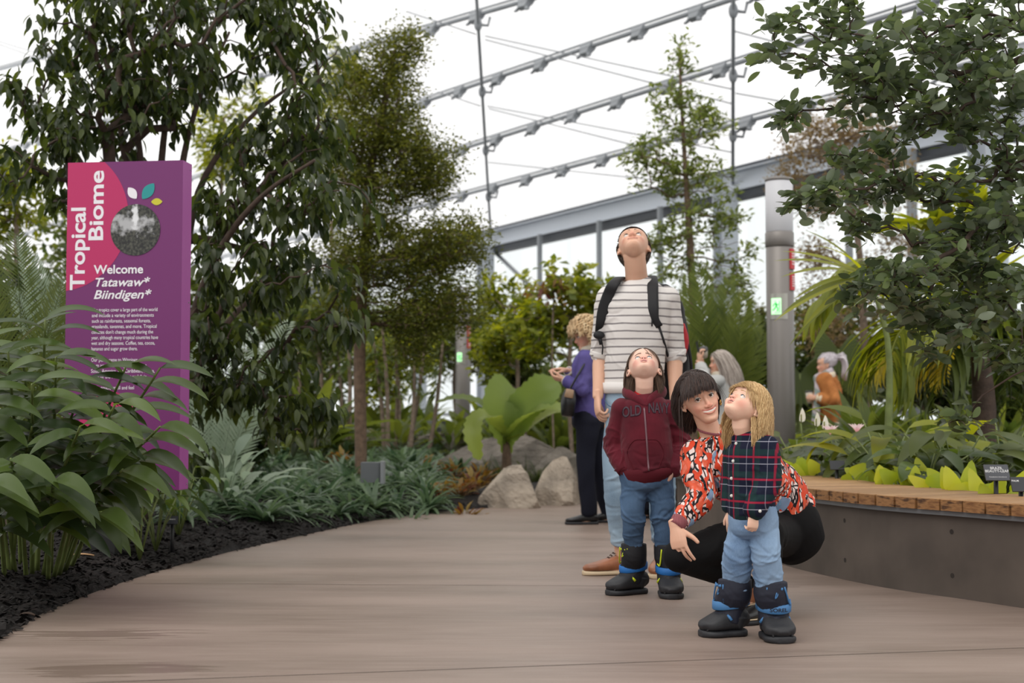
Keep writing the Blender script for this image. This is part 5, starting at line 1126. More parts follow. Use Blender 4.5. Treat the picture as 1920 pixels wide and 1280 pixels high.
simple('eye_white', srgb(226, 220, 214), 0.3); simple('iris_dark', srgb(42, 28, 22), 0.2); simple('iris_blue', srgb(78, 100, 116), 0.2); simple('lash', srgb(30, 22, 20), 0.7); simple('teeth', srgb(232, 226, 216), 0.3); simple('mouth_dark', srgb(92, 40, 38), 0.6); simple('nostril', srgb(96, 52, 42), 0.8)

HL = [(-.50, .27, .10, .07), (-.475, .345, .02, .115), (-.42, .375, -.04, .155), (-.34, .372, -.13, .195), (-.26, .372, -.24, .238), (-.15, .362, -.35, .278), (-.04, .345, -.41, .315), (.05, .352, -.435, .326), (.12, .372, -.45, .332), (.22, .36, -.455, .335), (.32, .31, -.43, .315), (.40, .235, -.37, .27), (.455, .15, -.28, .205), (.49, .05, -.17, .12), (.502, -.02, -.10, .04)]
HLc = [(-.47, .25, .08, .08), (-.445, .325, .0, .125), (-.40, .355, -.05, .168), (-.33, .36, -.13, .218), (-.25, .362, -.24, .268), (-.15, .355, -.34, .308), (-.05, .345, -.41, .338), (.05, .365, -.44, .35), (.12, .385, -.455, .358), (.22, .375, -.46, .36), (.32, .325, -.435, .34), (.40, .245, -.375, .29), (.455, .155, -.285, .22), (.49, .05, -.17, .13), (.502, -.02, -.10, .04)]
class Head:
    def __init__(s, c, f, u, h, child=False, ear=1.0):
        f = np.array(list(f), float); f /= np.linalg.norm(f); u = np.array(list(u), float); u -= f * (u @ f); u /= np.linalg.norm(u); x = np.cross(f, u)
        s.R = np.array([x, f, u]).T; s.c = np.array(list(c), float); s.h = h; s.child = child; s.L = np.array(HLc if child else HL)
        s.eye_z = -.07 if child else -.0
        s.ear = ear
    def w(s, p): return s.c + (np.atleast_2d(np.array(p, float)) * s.h) @ s.R.T
    def w1(s, *p): return s.w(p)[0]
    def surf(s, x, z):
        """front surface depth at local x, z"""
        f, b, hw = (np.interp(z, s.L[:, 0], s.L[:, k]) for k in (1, 2, 3)); yc = (f + b) / 2; d = (f - b) / 2
        return yc + d * max(0.0, 1 - (abs(x) / hw) ** 2.25) ** (1 / 2.25)
    def skin(s, mb, smile=0.0, open_=0.0, nose=1.0, brow=1.0):
        L = cr(s.L, 3); n = 56; a = np.linspace(0, 2 * np.pi, n, endpoint=False); V = []
        for z, f, b, hw in L:
            yc = (f + b) / 2; d = (f - b) / 2; ex = 2.25; sx = np.sign(np.cos(a)) * np.abs(np.cos(a)) ** (2 / ex); sy = np.sign(np.sin(a)) * np.abs(np.sin(a)) ** (2 / ex)
            V.append(np.stack([hw * sx, yc + d * sy, np.full(n, z)], -1))
        V = np.concatenate(V); ez = s.eye_z; fr = V[:, 1] > 0.05
        g = lambda x, z, rx, rz: np.exp(-((np.abs(V[:, 0]) - x) / rx) ** 2 - ((V[:, 2] - z) / rz) ** 2) * fr
        V[:, 1] -= (.055 * g(.13, ez, .075, .05) - .025 * brow * g(.11, ez + .10, .10, .035) - .028 * g(.19, ez - .15, .09, .07) - .02 * g(0, -.42, .08, .05) + .02 * g(0, -.355, .12, .03))
        if smile: V[:, 1] += .03 * smile * g(.20, -.17, .07, .06)
        if s.child: V[:, 1] += .025 * g(.20, -.22, .09, .08)
        k = len(L); i = np.arange(k - 1)[:, None] * n; j = np.arange(n)[None]; j2 = (j + 1) % n; Q = np.stack([i + j, i + j2, i + n + j2, i + n + j], -1).reshape(-1, 4)
        V = np.vstack([V, [[0, .17, -.5 if not s.child else -.47], [0, -.06, .503]]]); jj = np.arange(n); j3 = (jj + 1) % n
        T = np.vstack([np.stack([np.full(n, k * n), j3, jj], -1), np.stack([np.full(n, k * n + 1), (k - 1) * n + jj, (k - 1) * n + j3], -1)])
        mb.add(s.w(V), Q, T); h = s.h; R = s.R
        # nose
        nz = -.165 if not s.child else -.175; nl = .10 * nose if not s.child else .07; bz = ez + .03
        mb.loft([(s.w1(0, s.surf(0, bz) - .03, bz + .02), .032 * h, .03 * h), (s.w1(0, s.surf(0, bz - .05) + nl * .25 - .02, bz - .06), .034 * h, .034 * h), (s.w1(0, s.surf(0, nz) + nl * .75 - .03, nz + .035), .042 * h, .04 * h), (s.w1(0, s.surf(0, nz) + nl - .045, nz + .005), .05 * h, .045 * h), (s.w1(0, s.surf(0, nz) + .0, nz - .02), .042 * h, .03 * h)], R[:, 0], 12, roundcap=.6, dens=2)
        for sg in (-1, 1): mb.ball(s.w1(sg * .052, s.surf(0, nz) + nl * .28, nz), (.034 * h, .045 * h, .03 * h), R)
        # lips
        lz = -.275 if not s.child else -.285; hw = (.105 + .030 * smile) * (1 - .25 * open_) * (1 if not s.child else .85); gap = .012 + .05 * open_ + .02 * smile; s.lip = (lz, hw, gap)
        for up in (1, -1):
            pts = []
            for t in np.linspace(-1, 1, 9):
                x = t * hw; z = lz + up * gap * (1 - t * t) + smile * .034 * t * t + (up > 0) * .012 * (1 - abs(t) * 1.0); y = s.surf(x, z) + (.012 if up > 0 else .014) * (1 - t * t) - .012 * t * t + .0
                r = (.017 if up > 0 else .022) * (1 - .72 * t * t); pts.append((s.w1(x, y, z), r * h, r * h * .9))
            mb.loft(pts, R[:, 2], 8, roundcap=.5)
        s.lip_pts = [s.w1(t * hw, s.surf(t * hw, lz) + .015, lz + smile * .034 * t * t + q * gap) for t in np.linspace(-.95, .95, 13) for q in (-1, 1)]
        s.cheek_pts = [s.w1(sg * .2, s.surf(.2, ez - .17), ez - .17) for sg in (-1, 1)] + [s.w1(0, s.surf(0, nz) + nl, nz)]
        # ears: rim and bowl
        for sg in (-1, 1):
            ex_ = .325 if not s.child else .35; rim = []; e = s.ear
            for t in np.linspace(-.35, 1.15, 12):
                a_ = math.pi * (t); rim.append((s.w1(sg * (ex_ + .03 * e + .02 * math.sin(a_)), -.055 - .055 * e * math.sin(a_) , s.eye_z - .06 + .085 * e * math.cos(a_)), .014 * h, .018 * h))
            mb.loft(rim, R[:, 0], 8, roundcap=.8)
            mb.ball(s.w1(sg * (ex_ + .0), -.06, s.eye_z - .07), (.022 * h, .055 * h * e, .075 * h * e), R); mb.ball(s.w1(sg * (ex_ + .012), -.035, s.eye_z - .145), (.02 * h, .028 * h, .03 * h), R)
        # eyelids, kept thin
        for sg in (-1, 1):
            ex2, er = sg * .132, .058; ey = s.surf(.132, ez) - .055 - er * .6 + .045; s.eyec = s.__dict__.get('eyec', {}); s.eyec[sg] = (ex2, ey, ez)
            for up, lid in ((1, s.lids[0]), (-1, s.lids[1])):
                pts = []
                for t in np.linspace(-1, 1, 9):
                    a_ = t * 1.25; el = up * lid * (1 - t * t) ** .8; rr = er * 1.06
                    pts.append((s.w1(ex2 + rr * math.sin(a_) * 1.0, ey + rr * math.cos(a_) * math.cos(el), ez + rr * math.sin(el) + sg * 0), .0095 * h, .0095 * h))
                mb.loft(pts, R[:, 2], 6, roundcap=.5)
    lids = (.60, .50)
    def details(s, root, iris, browc, look=(0, 1, 0), smile=0.0, open_=0.0, browth=1.0):
        h, R = s.h, s.R; er = .058
        for sg in (-1, 1):
            ex, ey, ez = s.eyec[sg]; c = s.w1(ex, ey, ez); mb = MB(); mb.ball(c, er * h, R, 20, 14); eb_ = mb.build('eye', MAT['eye_white'], root)
            d = R @ unit(np.array(look, float)); mb = MB(); mb.ball(c + d * er * h * .50, (er * h * .61,) * 3, None, 16, 10); mb.build('iris', MAT[iris], eb_)
            # lashes along the upper lid
            mb = MB(); pts = []
            for t in np.linspace(-1, 1, 9):
                a_ = t * 1.2; el = (s.lids[0] * .86) * (1 - t * t) ** .8; rr = er * 1.14; pts.append((s.w1(ex + rr * math.sin(a_), ey + rr * math.cos(a_) * math.cos(el), ez + rr * math.sin(el) - .003), .0058 * h * (1.2 - .5 * t * t), .0058 * h))
            mb.loft(pts, R[:, 2], 5); mb.build('eyelashes', MAT['lash'], root)
            mb = MB(); pts = []
            for t in np.linspace(0, 1, 7):
                x = sg * (.055 + .145 * t); z = ez + .098 + .022 * math.sin(math.pi * (.15 + .75 * t)) - .012 * t; pts.append((s.w1(x, s.surf(x, z) + .016 * (1 - t) + .006, z), .016 * h * browth * (1 - .6 * t), .007 * h))
            mb.loft(pts, R[:, 2], 6, roundcap=.5); mb.build('eyebrow', MAT[browc], root)
        lz, hw, gap = s.lip
        mb = MB(); pts = []
        for t in np.linspace(-.93, .93, 9):
            x = t * hw; z = lz + smile * .034 * t * t + .002; pts.append((s.w1(x, s.surf(x, z) + .006 - .006 * t * t - .0, z), max(.003, (gap * .72) * (1 - t * t) ** .6) * h, .010 * h))
        mb.loft(pts, R[:, 2], 8, roundcap=.4); mb.build('teeth' if smile > .5 else 'mouth', MAT['teeth' if smile > .5 else 'mouth_dark'], root)
        nz = -.165 if not s.child else -.175; mb = MB()
        for sg in (-1, 1): mb.ball(s.w1(sg * .026, s.surf(0, nz) + .035, nz - .030), (.013 * h, .018 * h, .007 * h), R, 8, 6)
        mb.build('nostrils', MAT['nostril'], root)
    # hair: strands that follow the skull, comb direction first, then gravity
    def hair(s, root, mat, n, length, region, comb, r=.0022, steps=9, grav=.5, off=.03, cap=True, cap_mat=None, name='hair', curl=0.0, seed=1, vol=0.0, jit=.15, capoff=.012, lenf=None, keep=None, avoid=None, keepin=.8):
        rg = np.random.default_rng(seed); h = s.h; R = s.R; C0 = np.array([0, -.045, .075 if not s.child else .08]); RD = np.array([.335, .415, .42]) if not s.child else np.array([.358, .42, .415])
        d = rg.normal(size=(n * 6, 3)); d /= np.linalg.norm(d, axis=1)[:, None]; p = C0 + d * RD; ok = region(p); p = p[ok][:n]; d = d[ok][:n]; n = len(p)
        g = R.T @ np.array([0, 0, -1.0]); Ls = length * rg.uniform(.8, 1.1, n)
        if lenf is not None: Ls = Ls * lenf(p)
        offs = off + rg.random(n) * vol + .01; paths = [p + d * .012]; cur = p + d * .012; dr = unit(comb(p) + d * .6 + rg.normal(size=p.shape) * jit); ph = rg.uniform(0, 6.28, n)
        for k in range(steps):
            t = (k + 1) / steps; tgt = comb(cur) * max(0, 1 - t * 1.3) + g * grav * (0.3 + t * 1.6); dr = unit(dr * 1.1 + unit(tgt + 1e-6) * .8 + rg.normal(size=p.shape) * jit * .25)
            cur = cur + dr * (Ls / steps / h)[:, None]
            if curl: sdv = np.cross(dr, d); cur = cur + (sdv * np.sin(ph + k * 1.6)[:, None] + d * np.cos(ph + k * 1.6)[:, None]) * curl
            q = (cur - C0) / (RD + offs[:, None]); m = np.linalg.norm(q, axis=1); ins = m < 1; cur = np.where(ins[:, None], C0 + (cur - C0) / np.maximum(m, .2)[:, None], cur)
            dr = np.where(ins[:, None], unit(dr - q / np.maximum(m, .2)[:, None] * np.minimum(0, (dr * q).sum(1) / np.maximum(m, .2))[:, None]), dr)
            if avoid is not None: cur = avoid(cur)
            paths.append(cur.copy())
        Pw = np.stack(paths, 1); mb = MB(); K = steps + 1
        W = s.w(Pw.reshape(-1, 3)).reshape(n, K, 3); T = unit(np.gradient(W, axis=1)); ref = W - s.w1(*C0); sd = unit(np.cross(T, ref)); up_ = np.cross(sd, T); prof = r * np.concatenate([[.7], np.ones(K - 3), [.8, .25]]) * (1 + 0 * W[0, 0, 0])
        wv = rg.uniform(.7, 1.4, n)[:, None, None] * prof[None, :, None]
        V = np.stack([W + sd * wv * 1.7, W + up_ * wv, W - sd * wv * 1.7, W - up_ * wv * .6], 2).reshape(-1, 3)
        b0 = (np.arange(n) * K * 4)[:, None, None] + (np.arange(K - 1) * 4)[None, :, None]; j = np.arange(4)[None, None]; Q = np.stack([b0 + j, b0 + (j + 1) % 4, b0 + 4 + (j + 1) % 4, b0 + 4 + j], -1).reshape(-1, 4)
        mb.add(V, Q, tone=np.repeat(np.clip(rg.normal(.45, .3, n), 0, 1), K * 4))
        if cap:
            c2 = MB(); c2.ball((0, 0, 0), 1.0, nu=48, nv=32); V = c2.v[0]; Vp = C0 + V * (RD + capoff); ok = region(C0 + V * RD); Qs = np.concatenate(c2.q); Ts = np.concatenate(c2.t); Qs = Qs[ok[Qs].all(1)]; Ts = Ts[ok[Ts].all(1)]; mb.add(s.w(Vp), Qs, Ts, tone=.15)
        return mb.build(name, MAT[mat], root)

def hand(mb, wr, dirv, palm, S, side, curl=(.3, .35, .4, .45), thumb=(.5, .4), spread=.05, tc=.3):
    """wrist, finger direction, palm normal (way the palm faces); side +1/-1: which side the thumb leaves"""
    y = unit(np.array(list(dirv), float)); zn = -np.array(list(palm), float); zn = unit(zn - y * (zn @ y)); x = np.cross(y, zn) * side; wr = np.array(list(wr), float)
    W = lambda a, b, c: wr + (x * a + y * b + zn * c) * S
    mb.loft([(W(0, -.03, 0), .027 * S, .020 * S), (W(0, 0, 0), .027 * S, .019 * S), (W(.003, .03, .002), .036 * S, .018 * S), (W(.002, .065, .004), .042 * S, .016 * S), (W(0, .092, .002), .040 * S, .012 * S)], x, 16, roundcap=.5, dens=2)
    lens = (.078, .084, .078, .060)
    for k in range(4):
        bx = .031 - k * .0205; a = 0.0; p = np.array([bx, .090 - .004 * abs(k - 1), .003]); pts = [W(*(p - [0, .02, 0]))]; rr = [.0088 * S]; sp = spread * (1.4 - k) ; L = lens[k]
        for q, fr in enumerate((.42, .32, .26)):
            pts.append(W(*p)); rr.append((.0092 - .0007 * q - (.001 if k == 3 else 0)) * S); a += curl[k] * (1.0, 1.25, .8)[q]; st = L * fr; p = p + np.array([math.sin(sp) * math.cos(a) * st, math.cos(a) * st, -math.sin(a) * st])
        pts.append(W(*p)); rr.append(.0068 * S); mb.loft([(c, r, r) for c, r in zip(pts, rr)], x, 10, roundcap=.9, dens=2)
    # thumb leaves the side of the palm near its base
    p = np.array([.022, .018, -.004]); a = thumb[0]; pts = [W(*p)]; rr = [.013 * S]
    for L, r, da in ((.036, .0125, .0), (.030, .0105, thumb[1]), (.024, .0085, thumb[1] * .6)):
        p = p + np.array([math.sin(a) * L, math.cos(a) * L, -tc * L]); pts.append(W(*p)); rr.append(r * S); a -= da
    mb.loft([(c, r, r) for c, r in zip(pts, rr)], x, 10, roundcap=.9, dens=2)

def limb(mb, pts, rad, ref=(1, 0, 0), n=18, dens=4, ex=2.0):
    pts = [Vector(p) for p in pts]; rad = [r if hasattr(r, '__len__') else (r, r) for r in rad]; a = 0
    for k in range(1, len(pts) - 1):
        if (pts[k] - pts[k - 1]).angle(pts[k + 1] - pts[k], 0) > .8:      # a sharp bend: two pieces meeting in a ball
            mb.loft([(p, r[0], r[1]) for p, r in zip(pts[a:k + 1], rad[a:k + 1])], ref, n, dens=dens, roundcap=.7, ex=ex); mb.ball(pts[k], max(rad[k]) * 1.02, None, 20, 14); a = k
    mb.loft([(p, r[0], r[1]) for p, r in zip(pts[a:], rad[a:])], ref, n, dens=dens, roundcap=.7, ex=ex)
def mixp(a, b_, t): return Vector(a).lerp(Vector(b_), t)
def torso_secs(J, S, k=0.0, fem=0.0, kid=0.0, hem=None):
    pel, che, nek = Vector(J['pel']), Vector(J['chest']), Vector(J['neck']); ax = lambda a: J[a]
    sec = []
    d0 = (pel - che).normalized()
    sec.append((pel + d0 * .06 * S, .135 * S + k, .095 * S + k)); sec.append((pel, (.158 + .012 * fem) * S + k, (.108 + .01 * fem) * S + k))
    sec.append((mixp(pel, che, .45), (.142 - .02 * fem + .01 * kid) * S + k, (.10 + .015 * kid) * S + k)); sec.append((mixp(pel, che, .75), (.156 - .012 * fem) * S + k, .112 * S + k))
    sec.append((che, (.172 - .01 * fem) * S + k, .118 * S + k)); sec.append((mixp(che, nek, .45), (.175 - .015 * fem) * S + k, .105 * S + k)); sec.append((mixp(che, nek, .78), .125 * S + k, .08 * S + k)); sec.append((nek, .062 * S + k * .3, .058 * S + k * .3))
    return sec
def axis(a, b_): v = Vector(b_) - Vector(a); v.z *= 1; return np.array(list(v.normalized()))
def body(J, S, head, skin, root, fem=0.0, kid=0.0, hands=(), face=dict(), voxel=.0032, name='body'):
    mb = MB(); sa = axis(J['shL'], J['shR'])
    mb.loft(torso_secs(J, S * .93, -.012, fem, kid), sa, 28, dens=3, roundcap=.5)
    head.skin(mb, **face)
    hb_ = head.w1(0, -.10, -.20); hb2 = head.w1(0, -.02, -.12) ; nr = .058 * S if not fem else .05 * S
    nk = Vector(J['neck']); nr = J.get('nr', nr)
    mb.loft([(nk - Vector((0, 0, .05 * S)), nr * 1.15, nr * 1.15), (nk, nr * 1.02, nr * 1.05), ((np.array(list(nk)) + hb_) / 2 + np.array(list(J.get('nkb', (0, 0, 0)))), nr * .96, nr * .98), (hb_, nr, nr * 1.0), (hb2, nr * .9, nr * .9)], sa, 24, dens=3)
    for s_ in 'LR':
        sh, el, wr = J['sh' + s_], J['el' + s_], J['wr' + s_]
        limb(mb, [mixp(sh, J['chest'], .25), sh, mixp(sh, el, .3), mixp(sh, el, .8), el, mixp(el, wr, .25), mixp(el, wr, .7), wr], [.05 * S, .054 * S, .05 * S, .041 * S, .039 * S, .041 * S, .032 * S, (.028 * S, .022 * S)])
        hp, kn, an = J['hip' + s_], J['kn' + s_], J['an' + s_]
        limb(mb, [mixp(hp, J['pel'], .4), hp, mixp(hp, kn, .4), mixp(hp, kn, .85), kn, mixp(kn, an, .3), mixp(kn, an, .75), an], [.09 * S, .088 * S, .078 * S, .058 * S, .055 * S, .056 * S, .042 * S, .036 * S])
        to = Vector(J['to' + s_]); a = Vector(an); heel = Vector((a.x, a.y, .035 * S))
        limb(mb, [a, heel + Vector((0, 0, .01)), mixp(heel, to, .55), to + Vector((0, 0, .02 * S))], [.033 * S, .034 * S, (.035 * S, .024 * S), (.03 * S, .016 * S)])
    for h_ in hands: hand(mb, *h_)
    me = fuse(mb, voxel, 2, .5); V = getv(me)
    lp = np.array(head.lip_pts); D = np.full(len(V), 9.0)
    near = np.linalg.norm(V - head.c, axis=1) < head.h
    Vn = V[near]; dl = np.min(np.linalg.norm(Vn[:, None] - lp[None], axis=2), axis=1); lips = np.zeros(len(V)); lips[near] = np.clip(1.25 - dl / (.019 * head.h), 0, 1)
    cp = np.array(head.cheek_pts); dc = np.min(np.linalg.norm(Vn[:, None] - cp[None], axis=2), axis=1); ch = np.zeros(len(V)); ch[near] = np.exp(-(dc / (.12 * head.h)) ** 2)
    setattrf(me, 'lips', lips); setattrf(me, 'cheek', ch); me.materials.clear(); me.materials.append(MAT[skin]); return link(name, me, root)
def folds(me, specs, rnd=.0015, seed=0):
    """specs: (centre, axis, radius, amplitude, width): short irregular creases pressed into the cloth round a bent joint"""
    V = getv(me); Nn = getn(me); D = np.zeros(len(V)); r = np.random.default_rng(seed)
    for (c, ax, rad, amp, wl) in specs:
        ax = unit(np.array(list(ax), float)); c = np.array(list(c)); near = np.where(np.linalg.norm(V - c, axis=1) < rad * 2.2)[0]
        if not len(near): continue
        Vn = V[near]
        for k in range(26):
            p = Vn[r.integers(len(Vn))]; n_ = Nn[near[r.integers(len(near))]]; p = p if r.random() < .9 else c
            a2 = unit(ax + r.normal(size=3) * .45); q = Vn - p; t = q @ a2; perp = q - t[:, None] * a2; ln = rad * r.uniform(.35, .8); wd = wl * r.uniform(.14, .26)
            bend = t + .35 * (perp ** 2).sum(1) / max(rad, .01) * r.choice([-1, 1]); w = np.exp(-(bend / wd) ** 2 - (perp ** 2).sum(1) / ln ** 2)
            g = np.exp(-(np.linalg.norm(p - c) / (rad * 1.3)) ** 2); D[near] += amp * 1.5 * g * w * r.choice([-.8, 1, 1])
    for k in range(3):
        pr = r.normal(size=3) * (9, 16, 28)[k]; D += rnd * np.sin(V @ pr + k + 1.5 * np.sin(V @ r.normal(size=3) * 8))
    D = np.clip(D, -.012, .014); setv(me, V + Nn * D[:, None])
def AK(px, Y, z): return Vector((P(px, 782, Y).x, Y, z))
def TOE(A, d, L): d = Vector((d[0], d[1], 0)).normalized(); return Vector((A.x, A.y, 0)) + d * L * .72
def HEEL(A, d, L): d = Vector((d[0], d[1], 0)).normalized(); return Vector((A.x, A.y, 0)) - d * L * .28
def footed(J, L, dl, dr):
    J['toL'] = TOE(J['anL'], dl, L); J['toR'] = TOE(J['anR'], dr, L); return J
def cloth(name, mb, mat, root, voxel=.005, smooth=4, fold=(), rnd=.0015, seed=0):
    me = fuse(mb, voxel, smooth, .6); folds(me, fold, rnd, seed); me.materials.clear(); me.materials.append(MAT[mat]); return link(name, me, root)
def shoe(root, name, heel, toe, S, mat, solemat, w=.045, h=.075, boot=0.0, ankle=None, soleh=.022, high=.09, shaftmat=None, shaft_r=.052):
    heel = Vector(heel); toe = Vector(toe); d = (toe - heel); d.z = 0; L = d.length; d.normalize(); x = np.array([d.y, -d.x, 0]); up = np.array([0, 0, 1.0]); d_ = np.array(list(d)); o_ = np.array([heel.x, heel.y, heel.z])
    W = lambda y, z: o_ + d_ * y * L + up * z
    prof = ((0.02, .55, .5), (.10, .80, .85), (.25, .86, .95), (.45, .88, .85), (.65, 1.0, .66), (.82, .98, .50), (.94, .74, .42), (1.0, .40, .30))
    mb = MB(); mb.loft([(W(y, soleh * .8 + h * S * hh * .5), w * S * ww, h * S * hh * .5) for y, ww, hh in prof], x, 22, dens=2, roundcap=.4, ex=2.4 if 'snow' not in name else 2.9)
    a = Vector(ankle) if ankle is not None else heel + d * L * .2 + Vector((0, 0, high))
    mb.loft([(W(.26, soleh + .02), w * S * .86, L * .24), (W(.22, soleh + high * S * .55), w * S * .84, L * .20), ((a.x, a.y, max(a.z, soleh + high * S)), w * S * .92, w * S * 1.02)], x, 20, dens=3)
    me = fuse(mb, .003, 3); me.materials.clear(); me.materials.append(MAT[mat]); sh = link(name, me, root)
    mb = MB(); mb.loft([(W(.5, 0.001), 1, 1)] * 0 or [(W(y, soleh * .5), w * S * ww * (1.04 if 'snow' not in name else .97), soleh * .5) for y, ww in ((0.0, .5), (.05, .8), (.25, .92), (.45, .9), (.65, 1.04), (.82, 1.02), (.94, .8), (1.02, .45))], x, 20, dens=2, ex=4, roundcap=.3); mb.build('sole', MAT[solemat], sh)
    return sh, W, x, d_
def laces(sh, W, x, S, mat, n=5, y0=.34, y1=.56, z0=.10, z1=.065, w=.02):
    mb = MB()
    for k in range(n):
        t = k / (n - 1); y = y0 + (y1 - y0) * t; z = z0 + (z1 - z0) * t
        mb.tube([W(y, z - .004) - x * w, W(y, z + .003), W(y - .02, z - .002) + x * w], .0022, 5); mb.tube([W(y, z - .004) + x * w, W(y, z + .004), W(y - .02, z - .002) - x * w], .0022, 5)
    mb.build('laces', MAT[mat], sh)
from mathutils.bvhtree import BVHTree
def project(o_me, V, d, off=.0015):
    bv = BVHTree.FromPolygons([tuple(v) for v in getv(o_me)], [tuple(p.vertices) for p in o_me.polygons]); d = Vector(d).normalized(); out = []
    for v in V:
        hit = bv.ray_cast(Vector(v) - d * .4, d); out.append(list((hit[0] - d * off) if hit[0] is not None else Vector(v)))
    return np.array(out)
def band_ring(mb, pts, w, th, up, tone=.5):
    """flat strap through pts: width w along up, thickness th"""
    mb.loft([(p, w, th) for p in pts], up, 8, ex=5, dens=3, tone=tone)

# ---------------------------------------------------------------- cloth materials
def clothmat(name, fn, rough=.85, bmp=.25, bscale=350, sheen=0.0):
    m, nt, b = newmat(name); t = nt.nodes.new('ShaderNodeTexCoord').outputs['Object']; sp = nt.nodes.new('ShaderNodeSeparateXYZ'); nt.links.new(t, sp.inputs[0])
    c = fn(nt, t, sp); nt.links.new(c, b.inputs['Base Color']) if hasattr(c, 'is_output') else setattr(b.inputs['Base Color'], 'default_value', c4(c)); b.inputs['Roughness'].default_value = rough; b.inputs['Specular IOR Level'].default_value = .2
    b.inputs['Sheen Weight'].default_value = sheen; b.inputs['Sheen Roughness'].default_value = .5
    bump(nt, b, noisen(nt, bscale, t, 2), bmp, .001)
def linef(nt, v, period, width, soft=.15, phase=0.0):
    """1 on a line of given width, repeating every period"""
    q = mathn(nt, 'FRACT', mathn(nt, 'DIVIDE', mathn(nt, 'ADD', v, phase + 50 * period), period)); q = mathn(nt, 'ABSOLUTE', mathn(nt, 'SUBTRACT', q, .5)); hw = width / period / 2
    r = nt.nodes.new('ShaderNodeMapRange'); nt.links.new(q, r.inputs[0]); r.inputs[1].default_value = hw * (1 + soft); r.inputs[2].default_value = hw * (1 - soft); r.inputs[3].default_value = 0; r.inputs[4].default_value = 1; return r.outputs[0]
clothmat('striped_jersey', lambda nt, t, sp: mixc(nt, mathn(nt, 'MULTIPLY', linef(nt, mathn(nt, 'ADD', sp.outputs[2], mathn(nt, 'MULTIPLY', noisen(nt, 12, t, 1), .006)), .0405, .0085, .3), mathn(nt, 'ADD', mathn(nt, 'MULTIPLY', noisen(nt, 300, t, 1), .5), .6)), srgb(220, 215, 211), srgb(112, 106, 108)), bmp=.4, bscale=500)
clothmat('plain_jersey', lambda nt, t, sp: srgb(222, 217, 213), bmp=.4)
def denim(c0, c1):
    def f(nt, t, sp):
        n = noisen(nt, 5.5, t, 4, (1, 1, .6)); n2 = noisen(nt, 420, t, 1, (1, 1, .25)); c = rampn(nt, n, [(.32, c0), (.68, c1)]); return mixc(nt, mathn(nt, 'MULTIPLY', n2, .3), c, tuple(min(1, q * 1.7) for q in c1))
    return f
clothmat('denim_light', denim(srgb(104, 128, 150), srgb(148, 168, 184)), bmp=.3); clothmat('denim_mid', denim(srgb(46, 66, 92), srgb(78, 102, 130)), bmp=.3); clothmat('denim_toddler', denim(srgb(80, 106, 140), srgb(134, 158, 184)), bmp=.3)
clothmat('burgundy_fleece', lambda nt, t, sp: rampn(nt, noisen(nt, 9, t, 3), [(.3, srgb(76, 18, 30)), (.7, srgb(98, 27, 40))]), sheen=.1); clothmat('burgundy_rib', lambda nt, t, sp: srgb(82, 22, 32)); clothmat('red_tee', lambda nt, t, sp: srgb(178, 42, 46))
clothmat('letter_grey', lambda nt, t, sp: srgb(76, 62, 70)); clothmat('letter_edge', lambda nt, t, sp: srgb(38, 28, 38))
clothmat('black_trousers', lambda nt, t, sp: srgb(16, 15, 16), sheen=.0); clothmat('navy_trousers', lambda nt, t, sp: srgb(24, 26, 38)); clothmat('purple_knit', lambda nt, t, sp: rampn(nt, noisen(nt, 8, t, 3), [(.3, srgb(76, 68, 124)), (.7, srgb(96, 88, 146))])); clothmat('cream_cloth', lambda nt, t, sp: srgb(216, 206, 188))
clothmat('grey_coat', lambda nt, t, sp: srgb(182, 182, 180)); clothmat('dark_coat', lambda nt, t, sp: srgb(40, 40, 46)); clothmat('suede', lambda nt, t, sp: rampn(nt, noisen(nt, 9, t, 3), [(.3, srgb(150, 92, 48)), (.7, srgb(184, 120, 68))])); clothmat('shearling', lambda nt, t, sp: srgb(222, 208, 184), bmp=1.0, bscale=120)
clothmat('scarf_cloth', lambda nt, t, sp: mixc(nt, linef(nt, mathn(nt, 'ADD', sp.outputs[2], mathn(nt, 'MULTIPLY', sp.outputs[0], .7)), .16, .09, .2), mixc(nt, noisen(nt, 7, t, 1), srgb(120, 168, 164), srgb(150, 120, 112)), srgb(186, 176, 182)))
def plaid(nt, t, sp):
    # checks follow the body: x' runs across the front of the turned torso
    d = mathn(nt, 'ADD', mathn(nt, 'MULTIPLY', sp.outputs[0], .86), mathn(nt, 'MULTIPLY', sp.outputs[1], -.5)); z = sp.outputs[2]; P_ = .082
    c = mixc(nt, mathn(nt, 'MULTIPLY', linef(nt, d, P_, .022, .1), .55), srgb(20, 24, 44), srgb(26, 52, 50)); c = mixc(nt, mathn(nt, 'MULTIPLY', linef(nt, z, P_, .022, .1), .55), c, srgb(26, 56, 52))
    c = mixc(nt, mathn(nt, 'MULTIPLY', linef(nt, d, P_, .0066, .2, .016), .8), c, srgb(140, 28, 52)); c = mixc(nt, mathn(nt, 'MULTIPLY', linef(nt, z, P_, .0072, .2, .018), .85), c, srgb(150, 30, 54))
    c = mixc(nt, mathn(nt, 'MULTIPLY', linef(nt, d, P_, .0024, .3, .041), .45), c, srgb(150, 150, 166)); c = mixc(nt, mathn(nt, 'MULTIPLY', linef(nt, z, P_, .0026, .3, .043), .7), c, srgb(170, 170, 184)); return c
clothmat('plaid_flannel', plaid)
